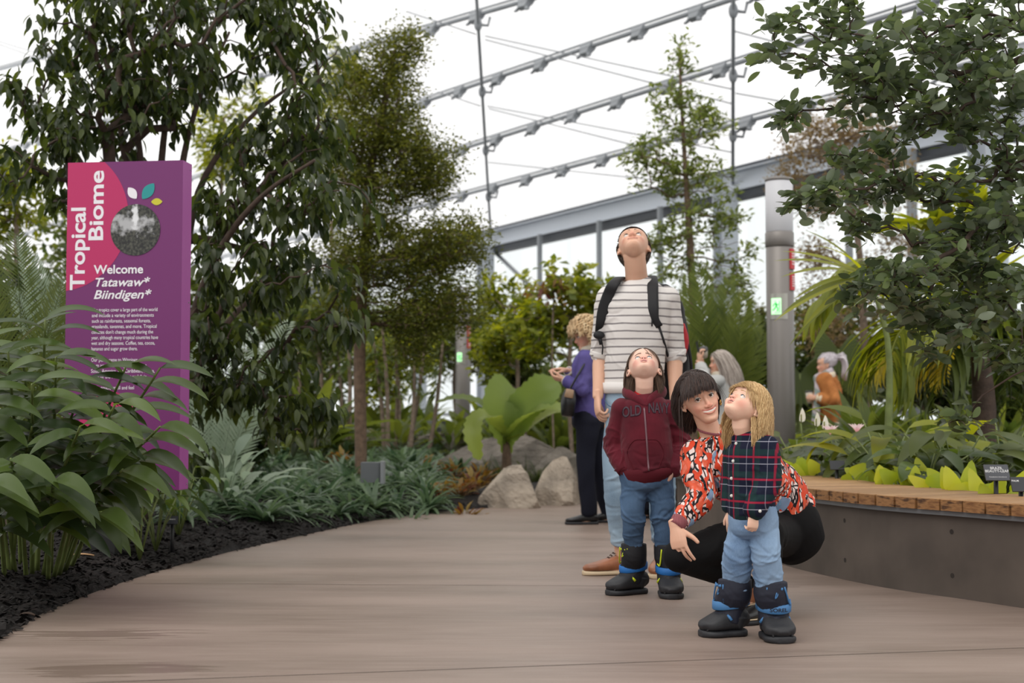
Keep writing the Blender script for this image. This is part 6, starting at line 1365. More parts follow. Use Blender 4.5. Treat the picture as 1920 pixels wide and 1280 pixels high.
def blouse(nt, t, sp):
    w1 = N(nt, 'ShaderNodeTexNoise', Scale=7.0, Detail=1.0); nt.links.new(t, w1.inputs[0]); mv = nt.nodes.new('ShaderNodeVectorMath'); mv.operation = 'MULTIPLY_ADD'; nt.links.new(w1.outputs[1], mv.inputs[0]); mv.inputs[1].default_value = (.10, .10, .10); nt.links.new(t, mv.inputs[2]); tv = mv.outputs[0]
    mp = nt.nodes.new('ShaderNodeMapping'); mp.inputs['Rotation'].default_value = (.3, .7, .4); mp.inputs['Scale'].default_value = (1.5, 1, .85); nt.links.new(tv, mp.inputs[0])
    v = N(nt, 'ShaderNodeTexVoronoi', Scale=34.0, _feature='DISTANCE_TO_EDGE'); nt.links.new(mp.outputs[0], v.inputs['Vector']); vc = N(nt, 'ShaderNodeTexVoronoi', Scale=28.0); nt.links.new(mp.outputs[0], vc.inputs['Vector'])
    sc = nt.nodes.new('ShaderNodeSeparateColor'); nt.links.new(vc.outputs['Color'], sc.inputs[0])
    w2 = nt.nodes.new('ShaderNodeTexWave'); w2.inputs['Scale'].default_value = 7.5; w2.inputs['Distortion'].default_value = 9.0; w2.inputs['Detail'].default_value = 1.0; w2.inputs['Detail Scale'].default_value = 2.2; nt.links.new(t, w2.inputs[0])
    cell = mixc(nt, rampn(nt, v.outputs['Distance'], [(.10, 1.0), (.17, 0.0)]), srgb(226, 206, 200), srgb(22, 18, 22))
    red = rampn(nt, w2.outputs['Color'], [(.66, 0.0), (.72, 1.0)]); c = mixc(nt, red, cell, srgb(206, 68, 40))
    pk = rampn(nt, sc.outputs[0], [(.80, 0.0), (.82, .9)]); c = mixc(nt, pk, c, srgb(214, 92, 62)); bl = rampn(nt, sc.outputs[1], [(.94, 0.0), (.95, .9)]); c = mixc(nt, bl, c, srgb(120, 158, 190)); return c
clothmat('patterned_blouse', blouse, rough=.6, bmp=.15); clothmat('blouse_cuff', lambda nt, t, sp: mixc(nt, linef(nt, sp.outputs[0], .006, .003), srgb(120, 66, 72), srgb(150, 92, 96)))
simple('brown_leather', srgb(142, 88, 58), .42, var=.3, vscale=14); simple('sole_tan', srgb(196, 176, 146), .7); simple('black_leather', srgb(20, 20, 22), .35); simple('black_rubber', srgb(34, 35, 39), .6, bmp=.3, bscale=60, bdist=.003); simple('boot_nylon_black', srgb(20, 21, 27), .7); simple('boot_nylon_navy', srgb(24, 28, 44), .7)
simple('strap_blue', srgb(30, 104, 176), .6); simple('strap_steel_blue', srgb(66, 118, 168), .6); simple('neon_yellow', srgb(200, 214, 40), .6); simple('lace_brown', srgb(60, 38, 28), .8); simple('sock_cream', srgb(214, 206, 194), .9, bmp=.8, bscale=120)
simple('pack_black', srgb(22, 22, 25), .7, bmp=.3, bscale=300, bdist=.001); simple('pack_red', srgb(176, 34, 44), .7); simple('gold', srgb(214, 170, 90), .25, 1.0); simple('button_pearl', srgb(214, 212, 206), .3); simple('zip_metal', srgb(120, 90, 96), .4, .6)
simple('cup_paper', srgb(206, 196, 182), .6); simple('cup_lid', srgb(60, 58, 58), .5); simple('tan_leather', srgb(150, 122, 96), .5); simple('paper_white', srgb(220, 224, 226), .6)

# ================================================================ the man in the striped jersey
def person(name_label, loc): r = empty('person', loc); tag(r, name_label, 'person'); return r
YM = 7.5; J = dict(neck=P(1194, 528, YM + .02), chest=P(1196, 612, YM), pel=P(1192, 762, YM + .02), shL=P(1142, 560, YM - .01), shR=P(1250, 560, YM + .04), elL=P(1127, 668, YM + .08), elR=P(1265, 668, YM + .08), wrL=P(1121, 744, YM - .02), wrR=P(1266, 752, YM - .02),
                   hipL=P(1166, 792, YM), hipR=P(1218, 792, YM + .03), knL=P(1157, 900, YM - .03), knR=P(1240, 900, YM + .05), anL=AK(1166, YM + .04, .09), anR=AK(1240, YM + .02, .09), nr=.060, nkb=(0, -.012, 0)); footed(J, .25, (-.95, -.22), (-.25, -1))
man = person('man in a cream jersey with thin grey stripes, looking straight up', (J['pel'].x, J['pel'].y, 0)); S = 1.03
hd = Head(P(1188, 463, YM - .02), (-.13, -.56, .82), (0.02, 1, 1), .235); hd.lids = (.42, .36)
body(J, S, hd, 'skin_man', man, hands=[(J['wrL'], (.05, -.25, -1), (1, .2, 0), 1.0, 1, (.55, .7, .8, .9), (.35, -.2), .03, .5), (J['wrR'], (0, -.2, -1), (-1, .1, 0), 1.0, -1, (.3, .4, .4, .5))], face=dict(smile=.35, nose=1.15, brow=1.3))
hd.details(man, 'iris_dark', 'hair_brown_short', look=(0, 1, .2), smile=.35)
hd.hair(man, 'hair_brown_short', 6000, .020, lambda p: ((p[:, 2] > .27) & (p[:, 1] > .0)) | ((p[:, 1] <= .0) & (p[:, 2] > .06 + .0 * p[:, 1])) | ((p[:, 1] < -.12) & (p[:, 2] > -.27)), lambda p: np.stack([p[:, 0] * .3, np.where(p[:, 1] > 0, .5, -.6), -.5 - 0 * p[:, 0]], -1), r=.0008, steps=4, grav=.02, off=.035, capoff=.032)
# jersey
mb = MB(); sa = axis(J['shL'], J['shR']); mb.loft([(P(1186, 733, YM + .02), .155, .118), (P(1187, 715, YM + .02), .158, .120), (P(1190, 680, YM + .01), .158, .118), (P(1193, 640, YM), .165, .120), (P(1195, 600, YM), .178, .122), (P(1196, 568, YM), .186, .115), (P(1196, 548, YM + .01), .165, .095), (P(1195, 536, YM + .02), .118, .080), (P(1194, 530, YM + .025), .086, .070)], sa, 32, dens=3, roundcap=.12)
for s_ in 'LR':
    sh, el = J['sh' + s_], J['el' + s_]; sg = -1 if s_ == 'L' else 1
    limb(mb, [mixp(sh, J['chest'], .3), sh, mixp(sh, el, .35), mixp(sh, el, .7), mixp(sh, el, .99)], [.066, .070, .068, .063, .060])
jersey = cloth('jersey', mb, 'striped_jersey', man, .005, 4, [(J['elL'], J['elL'] - J['shL'], .09, .006, .030), (J['elR'], J['elR'] - J['shR'], .09, .006, .030), (mixp(J['shR'], J['elR'], .3), (1, 0, .4), .08, .003, .05), (P(1140, 590, YM - .08), (.6, 0, 1), .08, .004, .05), (P(1190, 690, YM - .1), (.3, 0, 1), .12, .002, .05)], .0018, 3)
mb = MB(); mb.loft([(P(1186, 737, YM + .02), .162, .125), (P(1186, 718, YM + .02), .165, .127)], sa, 32, roundcap=.05); mb.build('hem_band', MAT['plain_jersey'], jersey)
mb = MB(); a = np.linspace(0, 6.283, 25); cN = np.array(list(P(1194, 529, YM + .015))); mb.loft([(cN + np.array([.080 * math.cos(q), .076 * math.sin(q), .024 * math.sin(q)]), .011, .006) for q in a], (0, 0, 1), 8, ex=3); mb.build('neck_band', MAT['plain_jersey'], jersey)
for s_ in 'LR':
    sh, el = Vector(J['sh' + s_]), Vector(J['el' + s_]); mb = MB(); mb.loft([(mixp(sh, el, .90), .061, .061), (mixp(sh, el, .95), .062, .062), (mixp(sh, el, 1.0), .060, .060)], (1, 0, 0), 20, dens=2); mb.build('cuff', MAT['plain_jersey'], jersey)
# jeans
mb = MB(); mb.loft([(P(1190, 725, YM + .02), .148, .110), (P(1191, 760, YM + .02), .160, .122), (P(1192, 800, YM + .02), .168, .122)], sa, 28, dens=3, roundcap=.4)
for s_ in 'LR':
    hp, kn, an = J['hip' + s_], J['kn' + s_], J['an' + s_]; limb(mb, [hp, mixp(hp, kn, .4), kn, mixp(kn, an, .4), mixp(kn, an, .62), mixp(kn, an, .77)], [(.092, .10), .092, .075, .068, .060, .056])
jeans = cloth('jeans', mb, 'denim_light', man, .006, 4, [(J['anL'], J['anL'] - J['knL'], .10, .008, .035), (J['anR'], J['anR'] - J['knR'], .10, .008, .035), (J['knL'], J['anL'] - J['knL'], .14, .005, .05), (J['knR'], J['anR'] - J['knR'], .12, .005, .05), (J['hipL'], (.5, 0, 1), .12, .004, .05)], .002, 4)
# pocket edge where the thumb hooks in
mb = MB(); mb.tube([P(1134, 750, YM - .06), P(1141, 760, YM - .11), P(1150, 764, YM - .12)], .003, 5); mb.build('pocket_seam', MAT['denim_mid'], jeans)
for (h0, t0) in ((HEEL(J['anL'], (-.95, -.22), .29), TOE(J['anL'], (-.95, -.22), .29)), (HEEL(J['anR'], (-.25, -1), .29), TOE(J['anR'], (-.25, -1), .29))):
    sh_, W, x, d_ = shoe(man, 'leather_shoe', h0, t0, 1.05, 'brown_leather', 'sole_tan', w=.05, h=.085, high=.12, soleh=.024)
    laces(sh_, W, x, 1, 'lace_brown', 6, .36, .60, .135, .078, .018)
# backpack on the man's back with two straps over the shoulders
bp = empty('backpack', P(1240, 620, YM + .25)); tag(bp, 'black and red backpack worn by the man in the striped jersey', 'backpack')
mb = MB(); mb.loft([(P(1222, 745, YM + .26), .10, .06), (P(1222, 735, YM + .27), .18, .11), (P(1222, 660, YM + .28), .205, .13), (P(1218, 590, YM + .27), .19, .12), (P(1202, 552, YM + .24), .15, .08), (P(1202, 540, YM + .22), .10, .05)], (1, 0, 0), 28, dens=3, ex=3.2, roundcap=.3); pk = cloth('pack', mb, 'pack_black', bp, .006, 3, [(P(1240, 650, YM + .2), (0, 0, 1), .2, .004, .09)], .003, 8)
mb = MB(); mb.loft([(P(1276, 676, YM + .13), .018, .04), (P(1283, 640, YM + .13), .026, .05), (P(1279, 608, YM + .13), .014, .04)], (1, 0, 0), 12, dens=3, roundcap=.4); mb.build('side_pocket', MAT['pack_red'], pk)
mb = MB(); mb.tube([P(1277, 600, YM + .18), P(1291, 650, YM + .12), P(1297, 700, YM + .15), P(1290, 735, YM + .2)], .008, 6, dens=3); mb.build('loose_strap', MAT['pack_black'], pk)
Jm = jersey.data
def on_cloth(me, pts, d=(0, 1, 0), off=.006): return project(me, np.array([list(p) for p in pts]), d, off)
for pts in ([(1163, 519), (1152, 530), (1141, 552), (1132, 580), (1126, 606), (1123, 628)], [(1221, 517), (1225, 530), (1224, 552), (1224, 578), (1228, 598), (1236, 612)]):
    base = on_cloth(Jm, [P(x, y, YM - .1) for x, y in pts[1:-1]]); top = np.array(list(P(pts[0][0], pts[0][1] + 2, YM + .06))); end = np.array(list(P(pts[-1][0], pts[-1][1], YM + (.02 if pts[-1][0] < 1200 else .0))))
    if pts[-1][0] > 1200: end = on_cloth(Jm, [P(*pts[-1], YM - .1)])[0]
    mb = MB(); C = np.vstack([[top + [0, .12, -.03]], [top], base, [end]]); C[2:-1, 1] = np.minimum(C[2:-1, 1], (C[1:-2, 1] + C[3:, 1]) / 2); mb.loft([(c, .030 if k < len(C) - 2 else .022, .008) for k, c in enumerate(C)], (1, -.2, 0), 10, ex=4, dens=4); mb.build('shoulder_strap', MAT['pack_black'], bp)
mb = MB(); kn = P(1123, 628, YM - .03); mb.ball(kn, (.03, .02, .022)); mb.tube([kn, kn + Vector((.012, 0, -.05))], .01, 6); mb.tube([kn, P(1131, 655, YM + .06)], .006, 5); mb.tube([kn, kn + Vector((.02, .0, -.06)), kn + Vector((.018, .02, -.1))], .004, 5); mb.build('strap_buckle', MAT['pack_black'], bp)
mb = MB(); e = on_cloth(Jm, [P(1236, 612, YM - .1), P(1244, 640, YM - .05)], off=.004); mb.tube([e[0], e[1], P(1262, 700, YM + .16)], .007, 6); mb.tube([on_cloth(Jm, [P(1222, 600, YM - .1)], off=.01)[0], on_cloth(Jm, [P(1222, 612, YM - .1)], off=.01)[0]], .004, 5); mb.build('strap_webbing', MAT['pack_black'], bp)

# ================================================================ boy in the burgundy hoodie
YB = 6.62; J = dict(neck=P(1207, 742, YB), chest=P(1209, 798, YB), pel=P(1212, 878, YB + .02), shL=P(1166, 768, YB), shR=P(1254, 768, YB), elL=P(1152, 836, YB + .06), elR=P(1276, 834, YB + .06), wrL=P(1173, 884, YB - .03), wrR=P(1262, 884, YB - .05),
                    hipL=P(1190, 902, YB), hipR=P(1237, 902, YB), knL=P(1187, 965, YB - .01), knR=P(1243, 965, YB - .01), anL=AK(1188, YB + .10, .07), anR=AK(1252, YB + .02, .07), nr=.043, nkb=(0, -.02, 0)); footed(J, .17, (-.8, -.45), (.02, -1))
boy = person('boy in a burgundy zip hoodie and blue jeans, gazing upward', (J['pel'].x, J['pel'].y, 0)); S = .66
hd = Head(P(1207, 689, YB - .01), (-.07, -.56, .82), (0.04, 1, 1), .198, child=True, ear=1.15); hd.lids = (.66, .52)
body(J, S, hd, 'skin_boy', boy, kid=1, hands=[(J['wrL'], (.6, .25, -1), (1, .3, 0), .62, 1), (J['wrR'], (-.6, .25, -1), (-1, .3, 0), .62, -1)], face=dict(smile=0, open_=.45, nose=.9, brow=.6), voxel=.0028)
hd.details(boy, 'iris_blue', 'hair_brown', look=(0, 1, .35), open_=.45, browth=.7)
hd.hair(boy, 'hair_brown', 8000, .090, lambda p: ((p[:, 2] > .30) & (p[:, 1] > .05)) | ((p[:, 1] <= .0) & (p[:, 2] > .04)) | ((p[:, 1] < -.10) & (p[:, 2] > -.22)), lambda p: np.stack([np.sign(p[:, 0]) * .25, -.5 - .2 * p[:, 1], -.6 + 0 * p[:, 0]], -1), r=.00065, steps=9, grav=.45, off=.015, vol=.02, curl=.006, seed=3, capoff=.015, jit=.12)
mb = MB(); sa = axis(J['shL'], J['shR'])
mb.loft([(P(1219, 896, YB), .085, .085), (P(1216, 886, YB), .120, .100), (P(1213, 862, YB), .126, .108), (P(1211, 825, YB), .118, .104), (P(1209, 790, YB), .118, .098), (P(1209, 765, YB), .118, .088), (P(1208, 750, YB), .098, .080), (P(1207, 742, YB), .068, .066)], sa, 30, dens=3, roundcap=.25)
for s_ in 'LR':
    sh, el, wr = J['sh' + s_], J['el' + s_], J['wr' + s_]; limb(mb, [mixp(sh, J['chest'], .3), sh, mixp(sh, el, .5), el, mixp(el, wr, .5), mixp(el, wr, .95)], [.050, .052, .052, .054, .050, .038])
fs = []
for s_ in 'LR': fs += [(J['el' + s_], J['wr' + s_] - J['el' + s_], .06, .008, .030), (mixp(J['el' + s_], J['wr' + s_], .6), J['wr' + s_] - J['el' + s_], .06, .009, .024), (mixp(J['sh' + s_], J['el' + s_], .5), (.3, 0, 1), .07, .004, .05)]
hood = cloth('hoodie', mb, 'burgundy_fleece', boy, .0045, 3, fs + [(P(1215, 880, YB - .1), (.4, 0, 1), .09, .004, .035)], .002, 5)
# hood lying round the neck, open V at the front
mb = MB(); mb.loft([(P(1208, 760, YB - .082), .008, .010), (P(1192, 746, YB - .07), .020, .014), (P(1178, 738, YB - .02), .026, .020), (P(1177, 735, YB + .04), .034, .026), (P(1192, 740, YB + .10), .042, .035), (P(1210, 742, YB + .12), .045, .04), (P(1230, 740, YB + .09), .042, .035), (P(1241, 734, YB + .04), .034, .026), (P(1236, 738, YB - .02), .026, .020), (P(1222, 747, YB - .07), .020, .014), (P(1211, 761, YB - .082), .008, .010)], (0, 0, 1), 12, dens=3, roundcap=.5); cloth('hood', mb, 'burgundy_fleece', boy, .0045, 3, (), .0015, 6)
mb = MB(); mb.loft([(P(1208, 770, YB - .06), .012, .008), (P(1208, 755, YB - .055), .030, .02), (P(1207, 745, YB - .035), .045, .03), (P(1207, 741, YB - .02), .05, .04)], (1, 0, 0), 14, dens=2); mb.build('red_shirt', MAT['red_tee'], boy)
mb = MB(); mb.loft([(P(1218, 902, YB), .105, .096), (P(1216, 893, YB), .128, .110), (P(1215, 880, YB), .132, .114)], sa, 28, dens=2, roundcap=.2); mb.build('hem_rib', MAT['burgundy_rib'], hood)
Hm = hood.data; dproj = (0, 1, 0)
mb = MB(); zp = on_cloth(Hm, [P(1210 + k * .9, 764 + k * 13.2, YB - .15) for k in range(10)], off=.001); mb.loft([(p, .0045, .0028) for p in zp], (1, 0, 0), 6, dens=2, ex=3); mb.build('zipper', MAT['zip_metal'], hood)
for sg, x0, x1 in ((-1, 1176, 1204), (1, 1218, 1246)):
    mb = MB(); pk_ = [P(1213 + sg * 2, 824, YB - .15), P(1213 + sg * 22, 826, YB - .15), P(1213 + sg * 34, 848, YB - .15), P(1213 + sg * 26, 872, YB - .15), P(1214 + sg * 20, 884, YB - .15)]; pp = on_cloth(Hm, cr(np.array([list(p) for p in pk_]), 5), off=.0); mb.loft([(p, .0028, .0028) for p in pp], (0, 0, 1), 6); mb.build('pocket_edge', MAT['burgundy_rib'], hood)
for s_ in 'LR':
    el, wr = J['el' + s_], J['wr' + s_]; mb = MB(); mb.loft([(mixp(el, wr, .80), .040, .040), (mixp(el, wr, .88), .039, .039), (mixp(el, wr, 1.0), .036, .036)], (0, 1, 0), 18, dens=2); mb.build('cuff', MAT['burgundy_rib'], hood)
def cloth_letters(s, c_px, Yl, me, size, mat, bold, width, parent, dy=.0035, rot=0.0, arc=0.0):
    V, T = text_mesh(s, size, bold, align='CENTER', res=3); w_ = V[:, 0].max() - V[:, 0].min(); V[:, 0] *= width / w_; c = P(*c_px, Yl)
    # finer mesh so that the letters bend with the cloth
    u = V[:, 0]; vz = V[:, 1] - arc * (u / (width / 2)) ** 2 + u * math.tan(rot); Wp = np.stack([c.x + u, np.full(len(u), Yl - .2), c.z + vz], -1); Wp = project(me, Wp, (0, 1, 0), dy); mb = MB(); mb.add(Wp, None, T); return mb.build('lettering', MAT[mat], parent, smooth=False)
for (s, cx, w_, rot) in (('OLD', 1182, .082, .14), ('NAVY', 1232, .098, -.04)):
    cy_ = 780 if s == 'OLD' else 774
    cloth_letters(s, (cx, cy_), YB, Hm, .068, 'letter_edge', .028, w_ * 1.05, hood, .002, rot); cloth_letters(s, (cx, cy_ - .5), YB, Hm, .066, 'letter_grey', .014, w_, hood, .0032, rot)
mb = MB(); mb.loft([(P(1212, 874, YB), .125, .095), (P(1212, 890, YB), .128, .100), (P(1213, 908, YB), .122, .095)], sa, 24, dens=3, roundcap=.4)
for s_ in 'LR':
    hp, kn, an = J['hip' + s_], J['kn' + s_], J['an' + s_]; limb(mb, [hp, mixp(hp, kn, .4), kn, mixp(kn, an, .3), mixp(kn, an, .66)], [(.062, .072), .062, .055, .050, .042])
fs = []
for s_ in 'LR': fs += [(J['kn' + s_], J['an' + s_] - J['kn' + s_], .09, .006, .030), (mixp(J['kn' + s_], J['an' + s_], .6), J['an' + s_] - J['kn' + s_], .07, .006, .028), (J['hip' + s_], (.5, 0, 1), .09, .004, .03)]
cloth('jeans', mb, 'denim_mid', boy, .0045, 3, fs, .002, 7)
def snow_boot(root, heel, toe, S, top_z, shaft, nylon, strap, trim, letters=None, w=.046, r_top=.050, toggle=None, strap_z=.105, face=None):
    sh_, W, x, d_ = shoe(root, 'snow_boot', heel, toe, S, 'black_rubber', 'black_rubber', w=w, h=.105, high=.05, soleh=.026)
    a = np.array(list(shaft)); L = np.linalg.norm(np.array(list(toe)) - np.array(list(heel))); c0 = W(.30, 0)
    mb = MB(); secs = [(W(.40, .055), w * S * .92, L * .34), (W(.34, .095), w * S * .98, L * .28), (W(.30, .13), r_top * .98, r_top * 1.05), ((a[0], a[1], top_z * .78), r_top, r_top * 1.04), ((a[0], a[1], top_z), r_top * 1.03, r_top * 1.05)]
    mb.loft(secs, x, 26, dens=4, roundcap=.12); me = fuse(mb, .0035, 3); folds(me, [((a[0], a[1], top_z * .6), (0, 0, 1), .06, .002, .03), (W(.5, .09), d_, .05, .002, .03)], .0008, 3); me.materials.clear(); me.materials.append(MAT[nylon]); sf = link('boot_shaft', me, sh_)
    C = lambda z: np.array([np.interp(z, [.09, .13, top_z], [W(.34, 0)[0], W(.30, 0)[0], a[0]]), np.interp(z, [.09, .13, top_z], [W(.34, 0)[1], W(.30, 0)[1], a[1]]), z])
    def ringp(z, rr, tilt=0.0): return [C(z) + x * math.cos(q) * rr + d_ * math.sin(q) * rr * 1.12 + np.array([0, 0, tilt * math.sin(q)]) for q in np.linspace(0, 6.283, 25)]
    mb = MB(); mb.loft([(p, .017, .004) for p in ringp(strap_z, r_top * 1.03, -.010)], (0, 0, 1), 8, ex=4); so_ = mb.build('strap', MAT[strap], sh_)
    if letters:
        d3 = unit(np.array([0.02, -1.0, 0])); V, T = text_mesh(letters, .019, .02, align='CENTER'); c = C(strap_z) ; c = np.array(list(c)); Wp = np.stack([c[0] + .008 + V[:, 0] * 1.25, np.full(len(V), c[1] - .2), c[2] - .0165 + V[:, 1]], -1); Wp = project(so_.data, Wp, (0, 1, 0), .0015); mb = MB(); mb.add(Wp, None, T); mb.build('lettering', MAT['boot_nylon_navy'], so_, smooth=False)
    for sgn in (-1, 1):
        mb = MB(); pts = [C(top_z * .93) + x * sgn * r_top * .55 + d_ * r_top * 1.0, C(top_z * .62) + x * sgn * r_top * .8 + d_ * r_top * .85, C(.15) + x * sgn * r_top * .95 + d_ * r_top * .5]; mb.loft([(p, .004, .003) for p in pts], (0, 0, 1), 6, dens=4); mb.build('piping', MAT[trim], sh_)
        mb = MB(); pts = [W(.50, .085) + x * sgn * w * S * .78, W(.44, .065) + x * sgn * w * S * .98]; mb.loft([(p, .006, .006) for p in pts], (0, 0, 1), 6); mb.build('trim_tab', MAT[trim], sh_)
    mb = MB(); q = C(top_z * .9) + d_ * r_top * 1.06; mb.tube([q - x * .02, q, q + x * .02], .0022, 5); mb.ball(q - x * .02, .006); mb.ball(q + x * .012, .006); mb.tube([q, q + [.004, -.006, -.02], q + [-.006, -.01, -.035], q + [.0, -.006, -.012]], .002, 5, dens=3); mb.build('drawcord', MAT['strap_steel_blue' if strap != 'strap_blue' else 'neon_yellow'], sh_)
    # ridges on the rubber toe cap
    mb = MB()
    for q in (-.5, 0, .5):
        pts = [W(.62, .075 * S * .78 + .022) + x * q * w * S * .9, W(.80, .060 * S * .72 + .024) + x * q * w * S * 1.2, W(.95, .024) + x * q * w * S * 1.2]; mb.loft([(p, .004, .004) for p in pts], x, 6, dens=3)
    mb.build('toe_ridge', MAT['black_rubber'], sh_)
    return sh_
snow_boot(boy, HEEL(J['anL'], (-.8, -.45), .20), TOE(J['anL'], (-.8, -.45), .20), .95, .235, mixp(J['knL'], J['anL'], .62), 'boot_nylon_black', 'strap_blue', 'neon_yellow', w=.060, r_top=.057, strap_z=.125)
snow_boot(boy, HEEL(J['anR'], (.02, -1), .20), TOE(J['anR'], (.02, -1), .20), .95, .235, mixp(J['knR'], J['anR'], .62), 'boot_nylon_black', 'strap_blue', 'neon_yellow', w=.060, r_top=.057, strap_z=.125)

# ================================================================ crouching woman
YW = 6.0; J = dict(neck=P(1334, 818, YW + .02), chest=P(1372, 875, YW + .10), pel=P(1458, 985, YW + .28), shL=P(1304, 852, YW - .02), shR=P(1428, 838, YW + .14), elL=P(1313, 930, YW - .10), elR=P(1452, 905, YW + .02), wrL=P(1266, 988, YW - .20), wrR=P(1425, 900, YW - .2),
                   hipL=P(1440, 1000, YW + .14), hipR=P(1475, 1005, YW + .36), knL=P(1275, 1042, YW - .16), knR=P(1440, 1000, YW - .10), anL=P(1400, 1094, YW + .20), anR=AK(1436, YW - .20, .09), nr=.047); footed(J, .22, (-.5, -.6), (-.8, -.6))
wom = person('smiling woman with dark fringe in a patterned blouse, crouching beside the toddler', (J['pel'].x, J['pel'].y, 0)); S = .97
hd = Head(P(1312, 745, YW - .02), (.16, -.97, .0), (-.34, -.05, .93), .222); hd.lids = (.44, .36)
body(J, S, hd, 'skin_woman', wom, fem=1, hands=[(J['wrL'], (.20, -.25, -1.0), (.55, .75, -.1), .92, -1, (.25, .35, .4, .5), (.75, .25), .10, .25), (J['wrR'], (-1, -.3, 0), (0, 0, -1), .92, -1)], face=dict(smile=1.0, nose=.95, brow=.6), voxel=.003)
hd.details(wom, 'iris_dark', 'hair_dark', look=(.25, 1, .02), smile=1.0, browth=.8)
reg = lambda p: ((p[:, 2] > .27) & (p[:, 1] > .0)) | ((p[:, 1] <= .02) & (p[:, 2] > .0)) | ((p[:, 1] < -.10) & (p[:, 2] > -.3))
hd.hair(wom, 'hair_dark', 9000, .095, lambda p: reg(p) & (p[:, 1] < .16), lambda p: np.stack([np.sign(p[:, 0]) * .35, -.8 + 0 * p[:, 0], -.5 + 0 * p[:, 0]], -1), r=.00062, steps=9, grav=.25, off=.015, vol=.035, seed=5, capoff=.012, jit=.09)
hd.hair(wom, 'hair_dark', 4200, .080, lambda p: (p[:, 2] > .28) & (p[:, 1] > .02) & (np.abs(p[:, 0]) < .27), lambda p: np.stack([p[:, 0] * .9, .9 + 0 * p[:, 0], -.25 + 0 * p[:, 0]], -1), r=.0006, steps=9, grav=.55, off=.015, vol=.02, seed=6, cap=False, name='fringe', jit=.09, lenf=lambda p: (.72 + 1.3 * np.abs(p[:, 0])) * RNG.uniform(.78, 1.08, len(p)))
hd.hair(wom, 'hair_dark', 90, .24, lambda p: (np.abs(p[:, 0]) > .30) & (p[:, 1] > -.05) & (p[:, 1] < .14) & (p[:, 2] > .1), lambda p: np.stack([np.sign(p[:, 0]) * .3, .25 + 0 * p[:, 0], -.9 + 0 * p[:, 0]], -1), r=.0008, steps=12, grav=.9, off=.03, vol=.02, seed=7, cap=False, name='side_strands', jit=.08, lenf=lambda p: np.where(RNG.random(len(p)) > .7, 1.2, .6))
for sg in (-1,):
    mb = MB(); e = hd.w1(sg * .37, -.02, -.20); a = np.linspace(0, 6.28, 13); mb.loft([(e + np.array([.004 * math.cos(q), .009 * math.cos(q), .011 * math.sin(q) - .008]), .0022, .0022) for q in a], (1, 0, 0), 6); mb.build('earring', MAT['gold'], wom)
# blouse
mb = MB(); ax_ = axis(J['shL'], J['shR'])
mb.loft([(P(1478, 968, YW + .30), .13, .10), (P(1462, 950, YW + .28), .165, .125), (P(1435, 920, YW + .23), .155, .120), (P(1404, 895, YW + .16), .160, .125), (P(1378, 870, YW + .10), .170, .125), (P(1358, 850, YW + .06), .165, .110), (P(1345, 835, YW + .04), .130, .102), (P(1337, 824, YW + .02), .080, .074), (P(1333, 814, YW + .01), .052, .050)], ax_, 32, dens=3, roundcap=.15)
limb(mb, [mixp(J['shL'], J['chest'], .3), J['shL'], mixp(J['shL'], J['elL'], .5), J['elL'], mixp(J['elL'], J['wrL'], .5), mixp(J['elL'], J['wrL'], .9)], [.062, .064, .066, .064, .054, .036]); limb(mb, [mixp(J['shR'], J['chest'], .3), J['shR'], mixp(J['shR'], J['elR'], .5), J['elR'], mixp(J['elR'], J['wrR'], .9)], [.062, .064, .062, .058, .038])
mb.loft([(P(1500, 940, YW + .34), .07, .10), (P(1505, 958, YW + .36), .055, .11)], (1, 0, 0), 16, roundcap=.5)
bl = cloth('blouse', mb, 'patterned_blouse', wom, .005, 4, [(J['elL'], J['wrL'] - J['elL'], .08, .008, .04), (mixp(J['shL'], J['elL'], .5), (.5, 0, 1), .08, .004, .05), (P(1380, 900, YW), (.7, 0, .6), .12, .005, .05), (P(1480, 920, YW + .2), (1, 0, -.3), .12, .005, .05)], .002, 9)
mb = MB(); a = np.linspace(0, 6.283, 21); cN = np.array(list(P(1332, 808, YW + .01))); mb.loft([(cN + np.array([.054 * math.cos(q), .052 * math.sin(q), -.008 * math.cos(q) + .012 * math.sin(q)]), .005, .003) for q in a], (0, 0, 1), 8); mb.build('collar_edge', MAT['blouse_cuff'], bl)
mb = MB(); mb.loft([(mixp(J['elL'], J['wrL'], .80), .041, .039), (mixp(J['elL'], J['wrL'], .9), .038, .035), (mixp(J['elL'], J['wrL'], 1.0), .035, .031)], (0, 1, 0), 18, dens=2); mb.build('cuff', MAT['blouse_cuff'], bl)
# black trousers: folded legs
mb = MB(); mb.loft([(P(1448, 965, YW + .26), .13, .12), (P(1475, 985, YW + .32), .155, .15), (P(1488, 1008, YW + .34), .14, .14)], ax_, 28, dens=3, roundcap=.8)
limb(mb, [J['hipL'], mixp(J['hipL'], J['knL'], .35), mixp(J['hipL'], J['knL'], .7), J['knL']], [(.10, .11), (.088, .10), .078, .066], ref=(0, 1, 0)); mb.ball(J['knL'], .0665, None, 20, 14); mb.ball(J['knR'], .069, None, 20, 14); limb(mb, [J['knL'], mixp(J['knL'], J['anL'], .3), mixp(J['knL'], J['anL'], .7), J['anL']], [.064, .062, .052, .042], ref=(0, 1, 0))
limb(mb, [J['hipR'], mixp(J['hipR'], J['knR'], .4), J['knR']], [.105, .09, .068]); limb(mb, [J['knR'], mixp(J['knR'], J['anR'], .4), mixp(J['knR'], J['anR'], .85)], [.066, .060, .048])
cloth('trousers', mb, 'black_trousers', wom, .006, 4, [(mixp(J['hipL'], J['knL'], .5), J['knL'] - J['hipL'], .15, .004, .07)], .002, 10)
